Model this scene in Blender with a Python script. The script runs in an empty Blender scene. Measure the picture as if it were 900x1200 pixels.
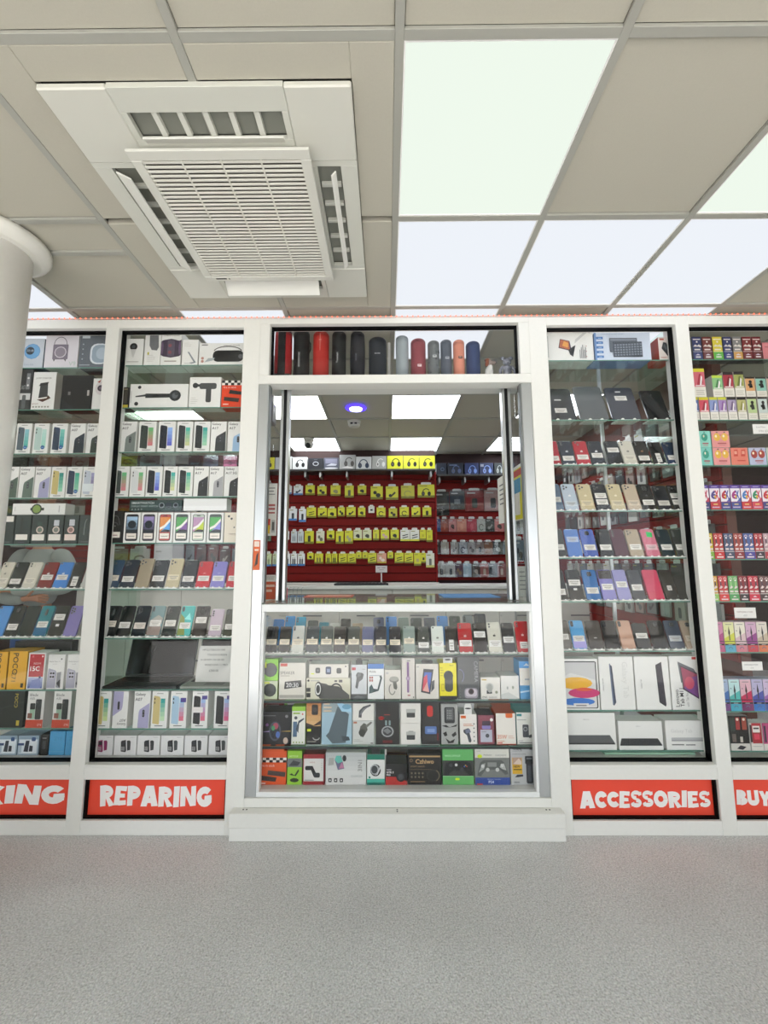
import bpy, math, random
from mathutils import Vector, Matrix
random.seed(7)
S = bpy.context.scene
COL = S.collection

# ------------------------------------------------------------------ camera
FPX, PITCH, YAW, ROLL = 491.0, .1222, -.0063, -.0031
CAM = Vector((0, -2.184, 1.297))
_f = Vector((math.sin(YAW)*math.cos(PITCH), math.cos(YAW)*math.cos(PITCH), math.sin(PITCH)))
_r = Vector((math.cos(YAW), -math.sin(YAW), 0))
_u = _r.cross(_f)
RT = _r*math.cos(ROLL) + _u*math.sin(ROLL)
UP = _u*math.cos(ROLL) - _r*math.sin(ROLL)
cam = bpy.data.cameras.new('camera')
cam.sensor_fit = 'VERTICAL'; cam.sensor_height = 36; cam.lens = FPX/1200*36
cam.clip_start = .02; cam.clip_end = 200
cam_ob = bpy.data.objects.new('camera', cam); COL.objects.link(cam_ob)
cam_ob.matrix_world = Matrix(((RT.x, UP.x, -_f.x, CAM.x), (RT.y, UP.y, -_f.y, CAM.y), (RT.z, UP.z, -_f.z, CAM.z), (0, 0, 0, 1)))
S.camera = cam_ob

# ------------------------------------------------------------------ light
LAMP, LAMP_IN = 1.0, 8.0            # radiance of the ceiling panels in the hall and inside the shop
w = bpy.data.worlds.new('sky'); S.world = w; w.use_nodes = True
w.node_tree.nodes['Background'].inputs[0].default_value = (.86, .93, 1, 1)
w.node_tree.nodes['Background'].inputs[1].default_value = 2.9
sun = bpy.data.lights.new('sun', 'SUN'); sun.energy = 21; sun.angle = .02; sun.color = (1, .94, .895)
sun_ob = bpy.data.objects.new('sun', sun); COL.objects.link(sun_ob)
sun_ob.rotation_euler = (math.radians(50), 0, math.radians(-8))     # falls through the added street windows behind the camera
S.view_settings.view_transform = 'Standard'; S.view_settings.look = 'None'
S.view_settings.gamma = 1; S.view_settings.use_curve_mapping = False
S.view_settings.exposure = -0.07
S.cycles.transparent_max_bounces = 32
S.cycles.max_bounces = 10
S.cycles.diffuse_bounces = 6
S.cycles.use_denoising = True

def ray(x, y): return _f + RT*((x-450)/FPX) + UP*((600-y)/FPX)
def at(x, y, Y):                       # the point of the photographed pixel on the plane at depth Y
    d = ray(x, y); return CAM + d*((Y-CAM.y)/d.y)
def az(x, y, Z):
    d = ray(x, y); return CAM + d*((Z-CAM.z)/d.z)

# ------------------------------------------------------------------ colour and materials
def lin(c): return c/12.92 if c <= .04045 else ((c+.055)/1.055)**2.4
_hx = {}
def hx(s):
    if isinstance(s, tuple): return s
    if s not in _hx:
        s2 = s.lstrip('#')
        if len(s2) == 3: s2 = ''.join(ch*2 for ch in s2)
        _hx[s] = tuple(lin(int(s2[i:i+2], 16)/255) for i in (0, 2, 4))+(1.0,)
    return _hx[s]

def nodes(name):
    m = bpy.data.materials.new(name); m.use_nodes = True
    return m, m.node_tree.nodes, m.node_tree.links, m.node_tree.nodes['Principled BSDF']
def attr_mat(name, rough, metallic=0, coat=0, spec=.5, grain=0, gscale=300):
    m, n, l, p = nodes(name)
    a = n.new('ShaderNodeAttribute'); a.attribute_name = 'Col'
    p.inputs['Roughness'].default_value = rough; p.inputs['Metallic'].default_value = metallic
    p.inputs['Coat Weight'].default_value = coat; p.inputs['Specular IOR Level'].default_value = spec
    if grain:
        t = n.new('ShaderNodeTexNoise'); t.inputs['Scale'].default_value = gscale; t.inputs['Detail'].default_value = 3
        c = n.new('ShaderNodeTexCoord'); l.new(c.outputs['Object'], t.inputs['Vector'])
        mr = n.new('ShaderNodeMapRange'); mr.inputs[3].default_value = 1-grain; mr.inputs[4].default_value = 1+grain*.6
        l.new(t.outputs['Fac'], mr.inputs[0])
        mx = n.new('ShaderNodeVectorMath'); mx.operation = 'SCALE'
        l.new(a.outputs['Color'], mx.inputs[0]); l.new(mr.outputs[0], mx.inputs['Scale'])
        l.new(mx.outputs[0], p.inputs['Base Color'])
        b = n.new('ShaderNodeBump'); b.inputs['Strength'].default_value = .08; b.inputs['Distance'].default_value = .002
        l.new(t.outputs['Fac'], b.inputs['Height']); l.new(b.outputs[0], p.inputs['Normal'])
    else:
        l.new(a.outputs['Color'], p.inputs['Base Color'])
    return m
def obj_mat(name, rough, coat=0, metallic=0):
    m, n, l, p = nodes(name)
    a = n.new('ShaderNodeObjectInfo'); l.new(a.outputs['Color'], p.inputs['Base Color'])
    p.inputs['Roughness'].default_value = rough; p.inputs['Coat Weight'].default_value = coat; p.inputs['Metallic'].default_value = metallic
    return m
M = {}
M['paint'] = attr_mat('white_paint', .38, grain=.03, gscale=60)
M['tile'] = attr_mat('ceiling_tile_plaster', .9, spec=.2, grain=.05, gscale=220)
M['card'] = attr_mat('printed_card', .42, grain=.02, gscale=90)
M['print'] = attr_mat('ink_print', .36)
M['plastic'] = attr_mat('plastic', .32)
M['soft'] = attr_mat('rubber_fabric', .75, grain=.08, gscale=500)
M['screen'] = attr_mat('screen_glass', .05, spec=.3)
M['black'] = attr_mat('matt_black', .7, spec=.15)
M['metal'] = attr_mat('aluminium', .33, metallic=.85)
M['cloth'] = attr_mat('cloth', .9, spec=.15, grain=.12, gscale=160)
M['skin'] = attr_mat('skin', .55)
M['wood'] = attr_mat('slat_laminate', .6, spec=.2, grain=.08, gscale=14)
M['gloss'] = attr_mat('gloss_laminate', .3)
M['phone'] = obj_mat('phone_shell', .16, .5)
def glass(name, tint, extra=.0):
    m, n, l, p = nodes(name); n.remove(p)
    lw = n.new('ShaderNodeLayerWeight'); lw.inputs[0].default_value = .5
    pw = n.new('ShaderNodeMath'); pw.operation = 'POWER'; pw.inputs[1].default_value = 4.5
    ml = n.new('ShaderNodeMath'); ml.operation = 'MULTIPLY_ADD'; ml.inputs[1].default_value = .8; ml.inputs[2].default_value = .016+extra
    tr = n.new('ShaderNodeBsdfTransparent'); tr.inputs[0].default_value = hx(tint)
    gl = n.new('ShaderNodeBsdfGlossy'); gl.inputs['Roughness'].default_value = .0
    mx = n.new('ShaderNodeMixShader')
    l.new(lw.outputs['Facing'], pw.inputs[0]); l.new(pw.outputs[0], ml.inputs[0]); l.new(ml.outputs[0], mx.inputs[0])
    l.new(tr.outputs[0], mx.inputs[1]); l.new(gl.outputs[0], mx.inputs[2]); l.new(mx.outputs[0], n['Material Output'].inputs[0])
    return m
M['glass'] = glass('clear_glass', '#ffffff')
M['shelf_glass'] = glass('shelf_glass', '#f6fcf9')
M['film'] = glass('clear_film', '#f4f6f6', .03)
m, n, l, p = nodes('green_glass_edge'); p.inputs['Base Color'].default_value = hx('#5f8f80'); p.inputs['Roughness'].default_value = .12
M['edge'] = m
def emit(name, col, s):
    m, n, l, p = nodes(name); n.remove(p)
    e = n.new('ShaderNodeEmission'); e.inputs[0].default_value = col; e.inputs[1].default_value = s
    l.new(e.outputs[0], n['Material Output'].inputs[0]); return m
M['lamp_green'] = emit('panel_light_green_white', (.91, 1, .89, 1), LAMP)
M['lamp_blue'] = emit('panel_light_cool', (.9, .94, 1, 1), LAMP)
M['lamp_warm'] = emit('panel_light_neutral', (.98, 1, .93, 1), LAMP_IN)
M['lamp_in'] = emit('panel_light_shop', (.9, .95, 1, 1), LAMP_IN)
M['led_red'] = emit('red_led', (1, .16, .08, 1), 3)
M['led_blue'] = emit('blue_led_ring', (.09, .05, 1, 1), 2.2)
M['led_white'] = emit('white_led', (1, 1, 1, 1), 4)
# floor: grey vinyl with fine flecks
m, n, l, p = nodes('speckled_vinyl')
tc = n.new('ShaderNodeTexCoord')
vo = n.new('ShaderNodeTexVoronoi'); vo.inputs['Scale'].default_value = 240
no = n.new('ShaderNodeTexNoise'); no.inputs['Scale'].default_value = 3.0; no.inputs['Detail'].default_value = 6
n2 = n.new('ShaderNodeTexNoise'); n2.inputs['Scale'].default_value = 170; n2.inputs['Detail'].default_value = 2
for t in (vo, no, n2): l.new(tc.outputs['Object'], t.inputs['Vector'])
cr = n.new('ShaderNodeValToRGB'); cr.color_ramp.elements[0].color = hx('#9a9a99'); cr.color_ramp.elements[1].color = hx('#f0f0ef')
cr.color_ramp.elements[0].position = .25; cr.color_ramp.elements[1].position = .75
e = cr.color_ramp.elements.new(.5); e.color = hx('#cdcdcc')
l.new(n2.outputs['Fac'], cr.inputs[0])
mx = n.new('ShaderNodeMix'); mx.data_type = 'RGBA'; mx.inputs[0].default_value = .25
l.new(cr.outputs[0], mx.inputs[6]); l.new(vo.outputs['Color'], mx.inputs[7])
hs = n.new('ShaderNodeHueSaturation'); hs.inputs['Saturation'].default_value = .12; l.new(mx.outputs[2], hs.inputs['Color'])
mr = n.new('ShaderNodeMapRange'); mr.inputs[3].default_value = .82; mr.inputs[4].default_value = 1.08; l.new(no.outputs['Fac'], mr.inputs[0])
sc = n.new('ShaderNodeVectorMath'); sc.operation = 'SCALE'; l.new(hs.outputs[0], sc.inputs[0]); l.new(mr.outputs[0], sc.inputs['Scale'])
l.new(sc.outputs[0], p.inputs['Base Color']); p.inputs['Roughness'].default_value = .42
M['floor'] = m

# ------------------------------------------------------------------ mesh builder
class MB:
    def __init__(s): s.v = []; s.f = []; s.c = []; s.m = []; s.sm = []
    def add(s, vs, fs, col, mi=0, smooth=False):
        o = len(s.v); s.v += [tuple(q) for q in vs]; c = hx(col)
        for f in fs:
            s.f.append([i+o for i in f]); s.c.append(c); s.m.append(mi); s.sm.append(smooth)
        return s
    def box(s, x0, x1, y0, y1, z0, z1, col, ch=0, mi=0, front=None, side=None):
        """box, optionally with chamfered edges"""
        if ch <= 0:
            vs = [(x, y, z) for x in (x0, x1) for y in (y0, y1) for z in (z0, z1)]
            return s.add(vs, [(0, 1, 3, 2), (4, 6, 7, 5), (0, 4, 5, 1), (2, 3, 7, 6), (0, 2, 6, 4), (1, 5, 7, 3)], col, mi)
        a, b = (x0, y0, z0), (x1, y1, z1); vs = []; idx = {}
        for sx in (0, 1):
            for sy in (0, 1):
                for sz in (0, 1):
                    sg = (sx, sy, sz)
                    for ax in range(3):
                        q = []
                        for k in range(3):
                            e = (a, b)[sg[k]][k]
                            q.append(e if k == ax else e+(ch if sg[k] == 0 else -ch))
                        idx[(sg, ax)] = len(vs); vs.append(q)
        fs = []
        for ax in range(3):
            o = [k for k in range(3) if k != ax]
            for sd in (0, 1):
                ring = []
                for (p_, q_) in ((0, 0), (1, 0), (1, 1), (0, 1)):
                    sg = [0]*3; sg[ax] = sd; sg[o[0]] = p_; sg[o[1]] = q_; ring.append(idx[(tuple(sg), ax)])
                if (sd == 1) != (ax == 1): fs.append(ring)
                else: fs.append(ring[::-1])
        for ax in range(3):
            o = [k for k in range(3) if k != ax]
            for p_ in (0, 1):
                for q_ in (0, 1):
                    sg0 = [0]*3; sg0[o[0]] = p_; sg0[o[1]] = q_; sg1 = list(sg0); sg1[ax] = 1
                    fs.append([idx[(tuple(sg0), o[0])], idx[(tuple(sg1), o[0])], idx[(tuple(sg1), o[1])], idx[(tuple(sg0), o[1])]])
        for sx in (0, 1):
            for sy in (0, 1):
                for sz in (0, 1): fs.append([idx[((sx, sy, sz), k)] for k in range(3)])
        return s.add(vs, fs, col, mi)
    def prism(s, pts, y0, y1, col, mi=0, smooth=False):
        """outline in x,z (anticlockwise from the front, -y) extruded along y"""
        k = len(pts)
        vs = [(x, y0, z) for x, z in pts]+[(x, y1, z) for x, z in pts]
        fs = [list(range(k)), list(range(2*k-1, k-1, -1))]
        s.add(vs, fs, col, mi)
        return s.add(vs, [(i, i+k, (i+1) % k+k, (i+1) % k) for i in range(k)], col, mi, smooth)
    def poly(s, pts3, col, mi=0): return s.add(pts3, [list(range(len(pts3)))], col, mi)
    def lathe(s, prof, col, n=20, mi=0, c=(0, 0, 0), sx=1, sy=1, smooth=True):
        """prof: list of (r,z) bottom to top"""
        vs = []; fs = []
        for r, z in prof:
            for k in range(n):
                a = 2*math.pi*k/n; vs.append((c[0]+r*sx*math.cos(a), c[1]+r*sy*math.sin(a), c[2]+z))
        for j in range(len(prof)-1):
            for k in range(n):
                fs.append((j*n+k, j*n+(k+1) % n, (j+1)*n+(k+1) % n, (j+1)*n+k))
        s.add(vs, fs, col, mi, smooth)
        b = len(s.v)-len(vs); cc = hx(col)
        for ring, rev in ((0, True), (len(prof)-1, False)):
            q = [b+ring*n+k for k in range(n)]
            s.f.append(q[::-1] if rev else q); s.c.append(cc); s.m.append(mi); s.sm.append(False)
        return s
    def tube(s, pts, r, col, n=8, mi=0):
        vs = []; fs = []; P = [Vector(q) for q in pts]
        for i, q in enumerate(P):
            t = (P[min(i+1, len(P)-1)]-P[max(i-1, 0)]).normalized()
            a = t.cross(Vector((0, 0, 1)) if abs(t.z) < .9 else Vector((1, 0, 0))).normalized(); b = t.cross(a)
            for k in range(n):
                g = 2*math.pi*k/n; vs.append(q+a*(r*math.cos(g))+b*(r*math.sin(g)))
        for i in range(len(P)-1):
            for k in range(n): fs.append((i*n+k, i*n+(k+1) % n, (i+1)*n+(k+1) % n, (i+1)*n+k))
        fs.append(list(range(n))[::-1]); fs.append([(len(P)-1)*n+k for k in range(n)])
        return s.add(vs, fs, col, mi, True)
    def mesh(s, name, mats):
        me = bpy.data.meshes.new(name); me.from_pydata(s.v, [], s.f)
        for q in (mats if isinstance(mats, (list, tuple)) else [mats]): me.materials.append(M[q] if isinstance(q, str) else q)
        me.polygons.foreach_set('material_index', s.m); me.polygons.foreach_set('use_smooth', s.sm)
        a = me.attributes.new('Col', 'FLOAT_COLOR', 'FACE'); a.data.foreach_set('color', [x for c in s.c for x in c])
        me.update(); return me
    def build(s, name, mats, parent=None, loc=None): return link(name, s.mesh(name, mats), parent, loc)
def link(name, me, parent=None, loc=None):
    o = bpy.data.objects.new(name, me); COL.objects.link(o)
    if parent is not None: o.parent = parent
    if loc is not None: o.location = loc
    return o
def tag(o, label, cat, group=None, kind=None):
    if label: o['label'] = label
    if cat: o['category'] = cat
    if group: o['group'] = group
    if kind: o['kind'] = kind
    return o
def empty(name, loc=(0, 0, 0), rz=0):
    o = bpy.data.objects.new(name, None); COL.objects.link(o); o.location = loc; o.rotation_euler.z = rz; o.empty_display_size = .05
    return o
def struct(o, label=None): o['kind'] = 'structure'; return tag(o, label, None) if label else o
def rrect(x0, z0, x1, z1, r, n=4):
    pts = []
    for cx, cz, a0 in ((x1-r, z0+r, -90), (x1-r, z1-r, 0), (x0+r, z1-r, 90), (x0+r, z0+r, 180)):
        for k in range(n+1):
            a = math.radians(a0+90*k/n); pts.append((cx+r*math.cos(a), cz+r*math.sin(a)))
    return pts
def ell(cx, cz, rx, rz, n=16, a0=0, a1=360):
    return [(cx+rx*math.cos(math.radians(a0+(a1-a0)*k/n)), cz+rz*math.sin(math.radians(a0+(a1-a0)*k/n))) for k in range(n if a1-a0 == 360 else n+1)]

# flat lettering (Blender's own font) as 2-D polygons
_tx = {}
def text2d(s, bold=0):
    if (s, bold) in _tx: return _tx[(s, bold)]
    cu = bpy.data.curves.new('txt', 'FONT'); cu.body = s; cu.resolution_u = 2; cu.size = 1; cu.offset = bold
    ob = bpy.data.objects.new('txt', cu)
    me = ob.to_mesh()
    vs = [(v.co.x, v.co.y) for v in me.vertices]; fs = [list(p.vertices) for p in me.polygons]
    ob.to_mesh_clear(); bpy.data.objects.remove(ob); bpy.data.curves.remove(cu)
    x0 = min(v[0] for v in vs); x1 = max(v[0] for v in vs); y0 = min(v[1] for v in vs); y1 = max(v[1] for v in vs)
    r = ([((x-x0)/(y1-y0), (y-y0)/(y1-y0)) for x, y in vs], fs, (x1-x0)/(y1-y0))
    _tx[(s, bold)] = r; return r

# ------------------------------------------------------------------ printed faces
# prims in unit face coordinates (u right, v up), later ones lie on top of earlier ones
def draw(mb, prims, w, h, y=0.0, x0=None, z0=0.0, step=.00025):
    if x0 is None: x0 = -w/2
    X = lambda u: x0+u*w
    Z = lambda v: z0+v*h
    for i, p in enumerate(prims):
        yy = y-.0003-step*i; k = p[0]
        if k == 'r': mb.poly([(X(p[1]), yy, Z(p[2])), (X(p[3]), yy, Z(p[2])), (X(p[3]), yy, Z(p[4])), (X(p[1]), yy, Z(p[4]))], p[5])
        elif k == 'p': mb.poly([(X(a), yy, Z(b)) for a, b in p[1]], p[2])
        elif k == 'e': mb.poly([(X(a), yy, Z(b)) for a, b in ell(p[1], p[2], p[3], p[4], p[6] if len(p) > 6 else 14)], p[5])
        elif k == 'o':   # round dot: radius as share of width
            mb.poly([(X(p[1])+a, yy, Z(p[2])+b) for a, b in ell(0, 0, p[3]*w, p[3]*w, 12)], p[4])
        elif k == 'rr':  # rounded rect, radius share of width
            mb.poly([(a, yy, b) for a, b in rrect(X(p[1]), Z(p[2]), X(p[3]), Z(p[4]), p[5]*w, 3)], p[6])
        elif k == 'g':   # printed vertical blend
            n_ = 5; c0, c1 = hx(p[5]), hx(p[6])
            for j in range(n_):
                t = j/(n_-1); c = tuple(c0[q]*(1-t)+c1[q]*t for q in range(4)); va = p[2]+(p[4]-p[2])*j/n_; vb = p[2]+(p[4]-p[2])*(j+1)/n_
                mb.poly([(X(p[1]), yy, Z(va)), (X(p[3]), yy, Z(va)), (X(p[3]), yy, Z(vb)), (X(p[1]), yy, Z(vb))], c)
        elif k == 'a':   # arc band: cu cv ru rv a0 a1 thick col
            n_ = 12; O = ell(p[1], p[2], p[3], p[4], n_, p[5], p[6]) ; I = ell(p[1], p[2], p[3]-p[7], p[4]-p[7]*w/h, n_, p[5], p[6])
            if p[6]-p[5] == 360: O.append(O[0]); I.append(I[0])
            for j in range(len(O)-1):
                mb.poly([(X(q[0]), yy, Z(q[1])) for q in (I[j], O[j], O[j+1], I[j+1])], p[8])
        elif k == 't':   # text u v height col [align rot bold maxw]
            s_, u, v, hh, c = p[1:6]; al = p[6] if len(p) > 6 else 'l'; rot = p[7] if len(p) > 7 else 0; bd = p[8] if len(p) > 8 else 0
            mw = p[9] if len(p) > 9 else None
            vs, fs, asp = text2d(s_, bd); hm = hh*h; sx = hm
            if mw:
                L = mw*(h if rot else w); sx = min(hm, L/asp)
            off = {'l': 0, 'c': -asp*sx/2, 'r': -asp*sx}[al]; a = math.radians(rot); ca, sa = math.cos(a), math.sin(a)
            q = []
            for px, py in vs:
                qx, qz = px*sx+off, py*hm
                q.append((X(u)+qx*ca-qz*sa, yy, Z(v)+qx*sa+qz*ca))
            mb.add(q, fs, c)
    return mb
def lines(u0, u1, v, n, dv, col, th=.012, seed=1):
    rr = random.Random(seed); return [('r', u0, v-i*dv, u0+(u1-u0)*rr.uniform(.6, 1), v-i*dv+th, col) for i in range(n)]

# ------------------------------------------------------------------ ordinals and shelf rows
NUM = ['', 'first', 'second', 'third', 'fourth', 'fifth', 'sixth', 'seventh', 'eighth', 'ninth', 'tenth', 'eleventh', 'twelfth', 'thirteenth', 'fourteenth', 'fifteenth', 'sixteenth', 'seventeenth', 'eighteenth']
def ordi(i, n):
    if n == 1: return ''
    if n == 2: return ('left one', 'right one')[i]
    if i == 0: return 'leftmost'
    if i == n-1: return 'rightmost'
    if i <= (n-1)/2: return NUM[i+1]+' from left'
    return NUM[n-i]+' from right'
class Row:
    """things standing side by side on one shelf"""
    def __init__(s, phrase, group, ypx, Y, xref=450, z=None):
        s.phrase, s.group, s.ypx, s.Y = phrase, group, ypx, Y
        s.z = at(xref, ypx, Y).z if z is None else z
        s.items = []; s.tops = []
    def span(s, xl, xr, ytop, Y=None, z=None):
        Y = s.Y if Y is None else Y; z = s.z if z is None else z
        return at(xl, s.ypx, Y).x, at(xr, s.ypx, Y).x, at((xl+xr)/2, ytop, Y).z-z
    def reg(s, o, desc, cat): s.items.append((o, desc, cat)); return o
    def done(s):
        n = len(s.items)
        for i, (o, d, c) in enumerate(s.items):
            q = ordi(i, n)
            tag(o, f"{d}, {q+' ' if q else ''}{s.phrase}", c, s.group)
            if o in STANDS:
                tag(STANDS[o], f"white stand under {q+' ' if q else ''}{'phone' if c == 'phone' else 'tablet'} {s.phrase}", 'phone stand', 'stands '+s.phrase)
STANDS = {}

def carton_at(name, w, h, dep, loc, col, art, side=None, tab=None, ch=.0012, rz=0, mat='card', face_w=None):
    """a printed box: body, printed front and, where it has one, a hanging tab"""
    mb = MB(); mb.box(-w/2, w/2, 0, dep, 0, h, col, ch)
    if side:
        c = hx(side)
        for i in range(len(mb.f)):
            ys = [mb.v[k][1] for k in mb.f[i]]
            if max(ys) > ch*1.5: mb.c[i] = c
    o = mb.build(name, mat, None, loc); o.rotation_euler.z = rz
    if art: draw(MB(), art, w, h).build('printed_front', 'print', o)
    if tab:
        tw, th, tc = tab; t = MB(); tw *= w
        t.prism([(-tw/2, h-.0005), (tw/2, h-.0005), (tw/2, h+th*.7), (tw/2-.006, h+th), (-tw/2+.006, h+th), (-tw/2, h+th*.7)], .001, .002, tc)
        t.poly([(a, .0004, b) for a, b in ell(0, h+th*.55, .016, .004, 10)], '#1b1b1b')
        t.build('hang_tab', 'card', o)
    return o
def carton(row, name, desc, cat, xl, xr, ytop, col, art, dep=.08, side=None, tab=None, z=None, dY=0, reg=True, gap=.0012):
    Y = row.Y+dY; zz = row.z if z is None else z
    X0, X1, h = row.span(xl, xr, ytop, Y, zz)
    o = carton_at(name, X1-X0-gap, h, dep, ((X0+X1)/2, Y, zz+.0003), col, art, side, tab)
    row.tops.append(zz+h+.0004)
    return row.reg(o, desc, cat) if reg else o

# art: phone cartons -----------------------------------------------------------
def two(back, s0, s1, band=None):
    a = [('r', .3, .925, .7, .945, '#9a9a98'), ('r', .25, .055, .75, .075, '#555'),
         ('p', [(.10, .13), (.50, .10), (.53, .15), (.53, .80), (.49, .85), (.15, .88), (.11, .84)], back),
         ('g', .56, .20, .84, .80, s0, s1), ('r', .16, .76, .22, .82, '#222'), ('r', .16, .66, .22, .72, '#222')]
    if band: a.append(('r', .02, .42, .70, .57, '#e6e3e0'))
    return a
def twoB(back, s0, s1): return two(back, s0, s1)+[('o', .68, .2, .13, '#2b5d9a'), ('r', .6, .18, .76, .21, '#7fa6d6')]
def diag(c, t2='A07', cam='#2a2c33'):
    return [('t', 'Galaxy', .07, .855, .1, '#2c2c2c', 'l', 0, .012, .72), ('t', t2, .07, .735, .085, '#2c2c2c', 'l', 0, .012, .7),
            ('p', [(.30, .01), (.33, .42), (.38, .5), (.97, .68), (.97, .01)], '#70757a' if c in ('#1d2a2c',) else c),
            ('p', [(.34, .01), (.37, .41), (.42, .47), (.97, .645), (.97, .01)], c), ('rr', .56, .3, .7, .5, .06, cam), ('o', .63, .45, .04, '#777b80'), ('o', .63, .36, .04, '#777b80')]
def diag_down(c):
    return [('p', [(.97-u, 1-v) for u, v in [(.30, .01), (.33, .42), (.38, .5), (.97, .68), (.97, .01)]], c), ('rr', .30, .5, .45, .72, .06, '#2a2c33'),
            ('t', 'Galaxy', .93, .16, .085, '#2c2c2c', 'l', 180, 0, .75), ('t', 'A07', .93, .25, .075, '#2c2c2c', 'l', 180, 0)]
LBL = '#efe9df'
def pbox(c1, c2, c3, base):      # phone carton with a lit phone on the front and a paper label
    return [('rr', .12, .06, .88, .94, .12, '#2e2f31'), ('rr', .16, .08, .84, .925, .1, base), ('r', .17, .35, .83, .84, c1),
            ('p', [(.17, .84), (.83, .84), (.83, .72), (.6, .6), (.35, .42), (.17, .35)], c2), ('p', [(.17, .5), (.45, .58), (.83, .8), (.83, .7), (.5, .5), (.17, .42)], '#f2f0ea'),
            ('p', [(.17, .35), (.83, .35), (.83, .42), (.5, .44), (.17, .36)], c3), ('rr', .38, .875, .62, .905, .03, '#0c0c0d'), ('r', .2, .13, .8, .31, LBL), ('r', .3, .2, .7, .225, '#a09a90')]
def pboxD(c1, base):
    return [('rr', .12, .06, .88, .94, .12, '#2e2f31'), ('rr', .16, .08, .84, .925, .1, base), ('g', .17, .33, .83, .86, '#1d2a33', c1), ('e', .5, .6, .26, .13, '#16222c'),
            ('rr', .36, .875, .64, .905, .03, '#0c0c0d'), ('r', .2, .13, .8, .31, LBL), ('r', .3, .2, .7, .225, '#a09a90')]
def keypad(c, c2):
    return [('p', [(.32, .2), (.52, .16), (.56, .22), (.52, .78), (.34, .74), (.30, .68)], c), ('r', .345, .52, .5, .7, '#30333a'), ('p', [(.6, .24), (.74, .28), (.74, .7), (.68, .76), (.57, .74)], c2),
            ('r', .7, .9, .92, .915, '#999')]+[('r', .345+.055*i, .26+.07*j, .385+.055*i, .30+.07*j, '#c8c8c8') for i in range(3) for j in range(3)]
def headphone(c='#222', ang=0, u=.55, v=.48, k=1.0):
    return [('a', u, v, .25*k, .33*k, 10+ang, 170+ang, .055*k, c), ('e', u-.2*k, v-.12*k, .11*k, .19*k, c), ('e', u+.2*k, v-.12*k, .11*k, .19*k, c), ('e', u-.2*k, v-.12*k, .05*k, .1*k, '#555')]

# ================================================================== THE SETTING
CZ = 2.692                       # underside of the ceiling grid
GX, GY = .0395, -.0317           # one crossing of the grid
WH, WHD = '#e9e9e4', '#ecece8'
BLK = '#0b0c0d'
XL, XR, YN, YF = -5.0, 5.0, -5.2, 3.6

mb = MB(); mb.box(XL, XR, YN-.12, YF, -.08, 0, '#999'); floor = struct(mb.build('floor', 'floor'))
def hall_wall(name, *b): return struct(MB().box(*b, '#dcdcd6').build(name, 'paint'))
hall_wall('wall_left', XL-.1, XL, YN, YF, 0, CZ+.1)
hall_wall('wall_right', XR, XR+.1, YN, YF, 0, CZ+.1)
# hall side opposite the shop: a wall with a glazed street door and unseen street windows added to let in fill light
rear = empty('wall_rear'); struct(rear)
WINS = [('window_5', -4.8, -2.5), ('window_6', -2.4, -.1), ('window_7', 0.0, 2.3), ('window_11', 2.4, 3.65), ('door_1', 3.75, 4.8)]
xs_ = [XL]+[q for w_ in WINS for q in w_[1:]]+[XR]
mb = MB()
for i in range(0, len(xs_), 2): mb.box(xs_[i], xs_[i+1], YN-.12, YN, 0, CZ+.1, '#d4d3cd')
for nm, x0, x1 in WINS:
    mb.box(x0, x1, YN-.12, YN, 2.4, CZ+.1, '#d4d3cd')
    if nm != 'door_1': mb.box(x0, x1, YN-.12, YN, 0, .12, '#d4d3cd')
mb.build('wall_panel', 'paint', rear)
for nm, x0, x1 in WINS:
    z0, z1 = (0 if nm == 'door_1' else .12), 2.4
    wn = empty(nm); struct(wn)
    f_ = MB()
    for a in ((x0, x0+.05, z0, z1), (x1-.05, x1, z0, z1), (x0+.05, x1-.05, z1-.05, z1), (x0+.05, x1-.05, z0, z0+.05)): f_.box(a[0], a[1], YN-.08, YN-.02, a[2], a[3], '#55585a')
    f_.build('frame', 'metal', wn)
    MB().box(x0+.05, x1-.05, YN-.055, YN-.045, z0+.05, z1-.05, '#fff').build('pane', 'glass', wn)
struct(MB().box(-12, 12, YN-14, YN-.13, -.06, -.01, '#b9b7b0').build('street', 'tile'))

# ceiling: tiles, grid bars, light panels
ceil = struct(MB().box(XL, XR, YN, YF, CZ+.05, CZ+.09, '#77776f').build('ceiling', 'tile'))
LIGHTS = {}
for j in range(-8, 6):
    for i in range(-9, 9):
        key = (i, j)
        if j == -2 and i in (0, 2): LIGHTS[key] = 'lamp_green'
        elif j == -1 and i in (-4, 0, 1, 2): LIGHTS[key] = 'lamp_blue'
        elif j == 0 and i in (-4, -2, 0, 2): LIGHTS[key] = 'lamp_blue'
        elif j == 2 and i in (-4, -2): LIGHTS[key] = 'lamp_warm'
        elif j in (2, 4) and i in (-4, -2, 0, 2, 4): LIGHTS[key] = 'lamp_in'
        elif j in (-4, -6, -8) and i in (-6, -4, -2, 0, 2, 4, 6): LIGHTS[key] = 'lamp_blue'
AC_CELLS = {(-2, -2), (-1, -2), (-2, -1), (-1, -1)}
tile_me = MB().box(.013, .587, .013, .587, .010, .026, '#b9b6a9', .002).mesh('ceiling_tile', 'tile')
half_a = MB().box(.013, .587, .013, .168, .010, .026, '#b9b6a9', .002).mesh('ceiling_tile', 'tile')
half_b = MB().box(.013, .587, .192, .587, .010, .026, '#b9b6a9', .002).mesh('ceiling_tile', 'tile')
diff_me = {k: MB().box(.016, .584, .016, .584, .006, .012, '#fff').mesh('diffuser', k) for k in ('lamp_green', 'lamp_blue', 'lamp_warm', 'lamp_in')}
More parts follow.
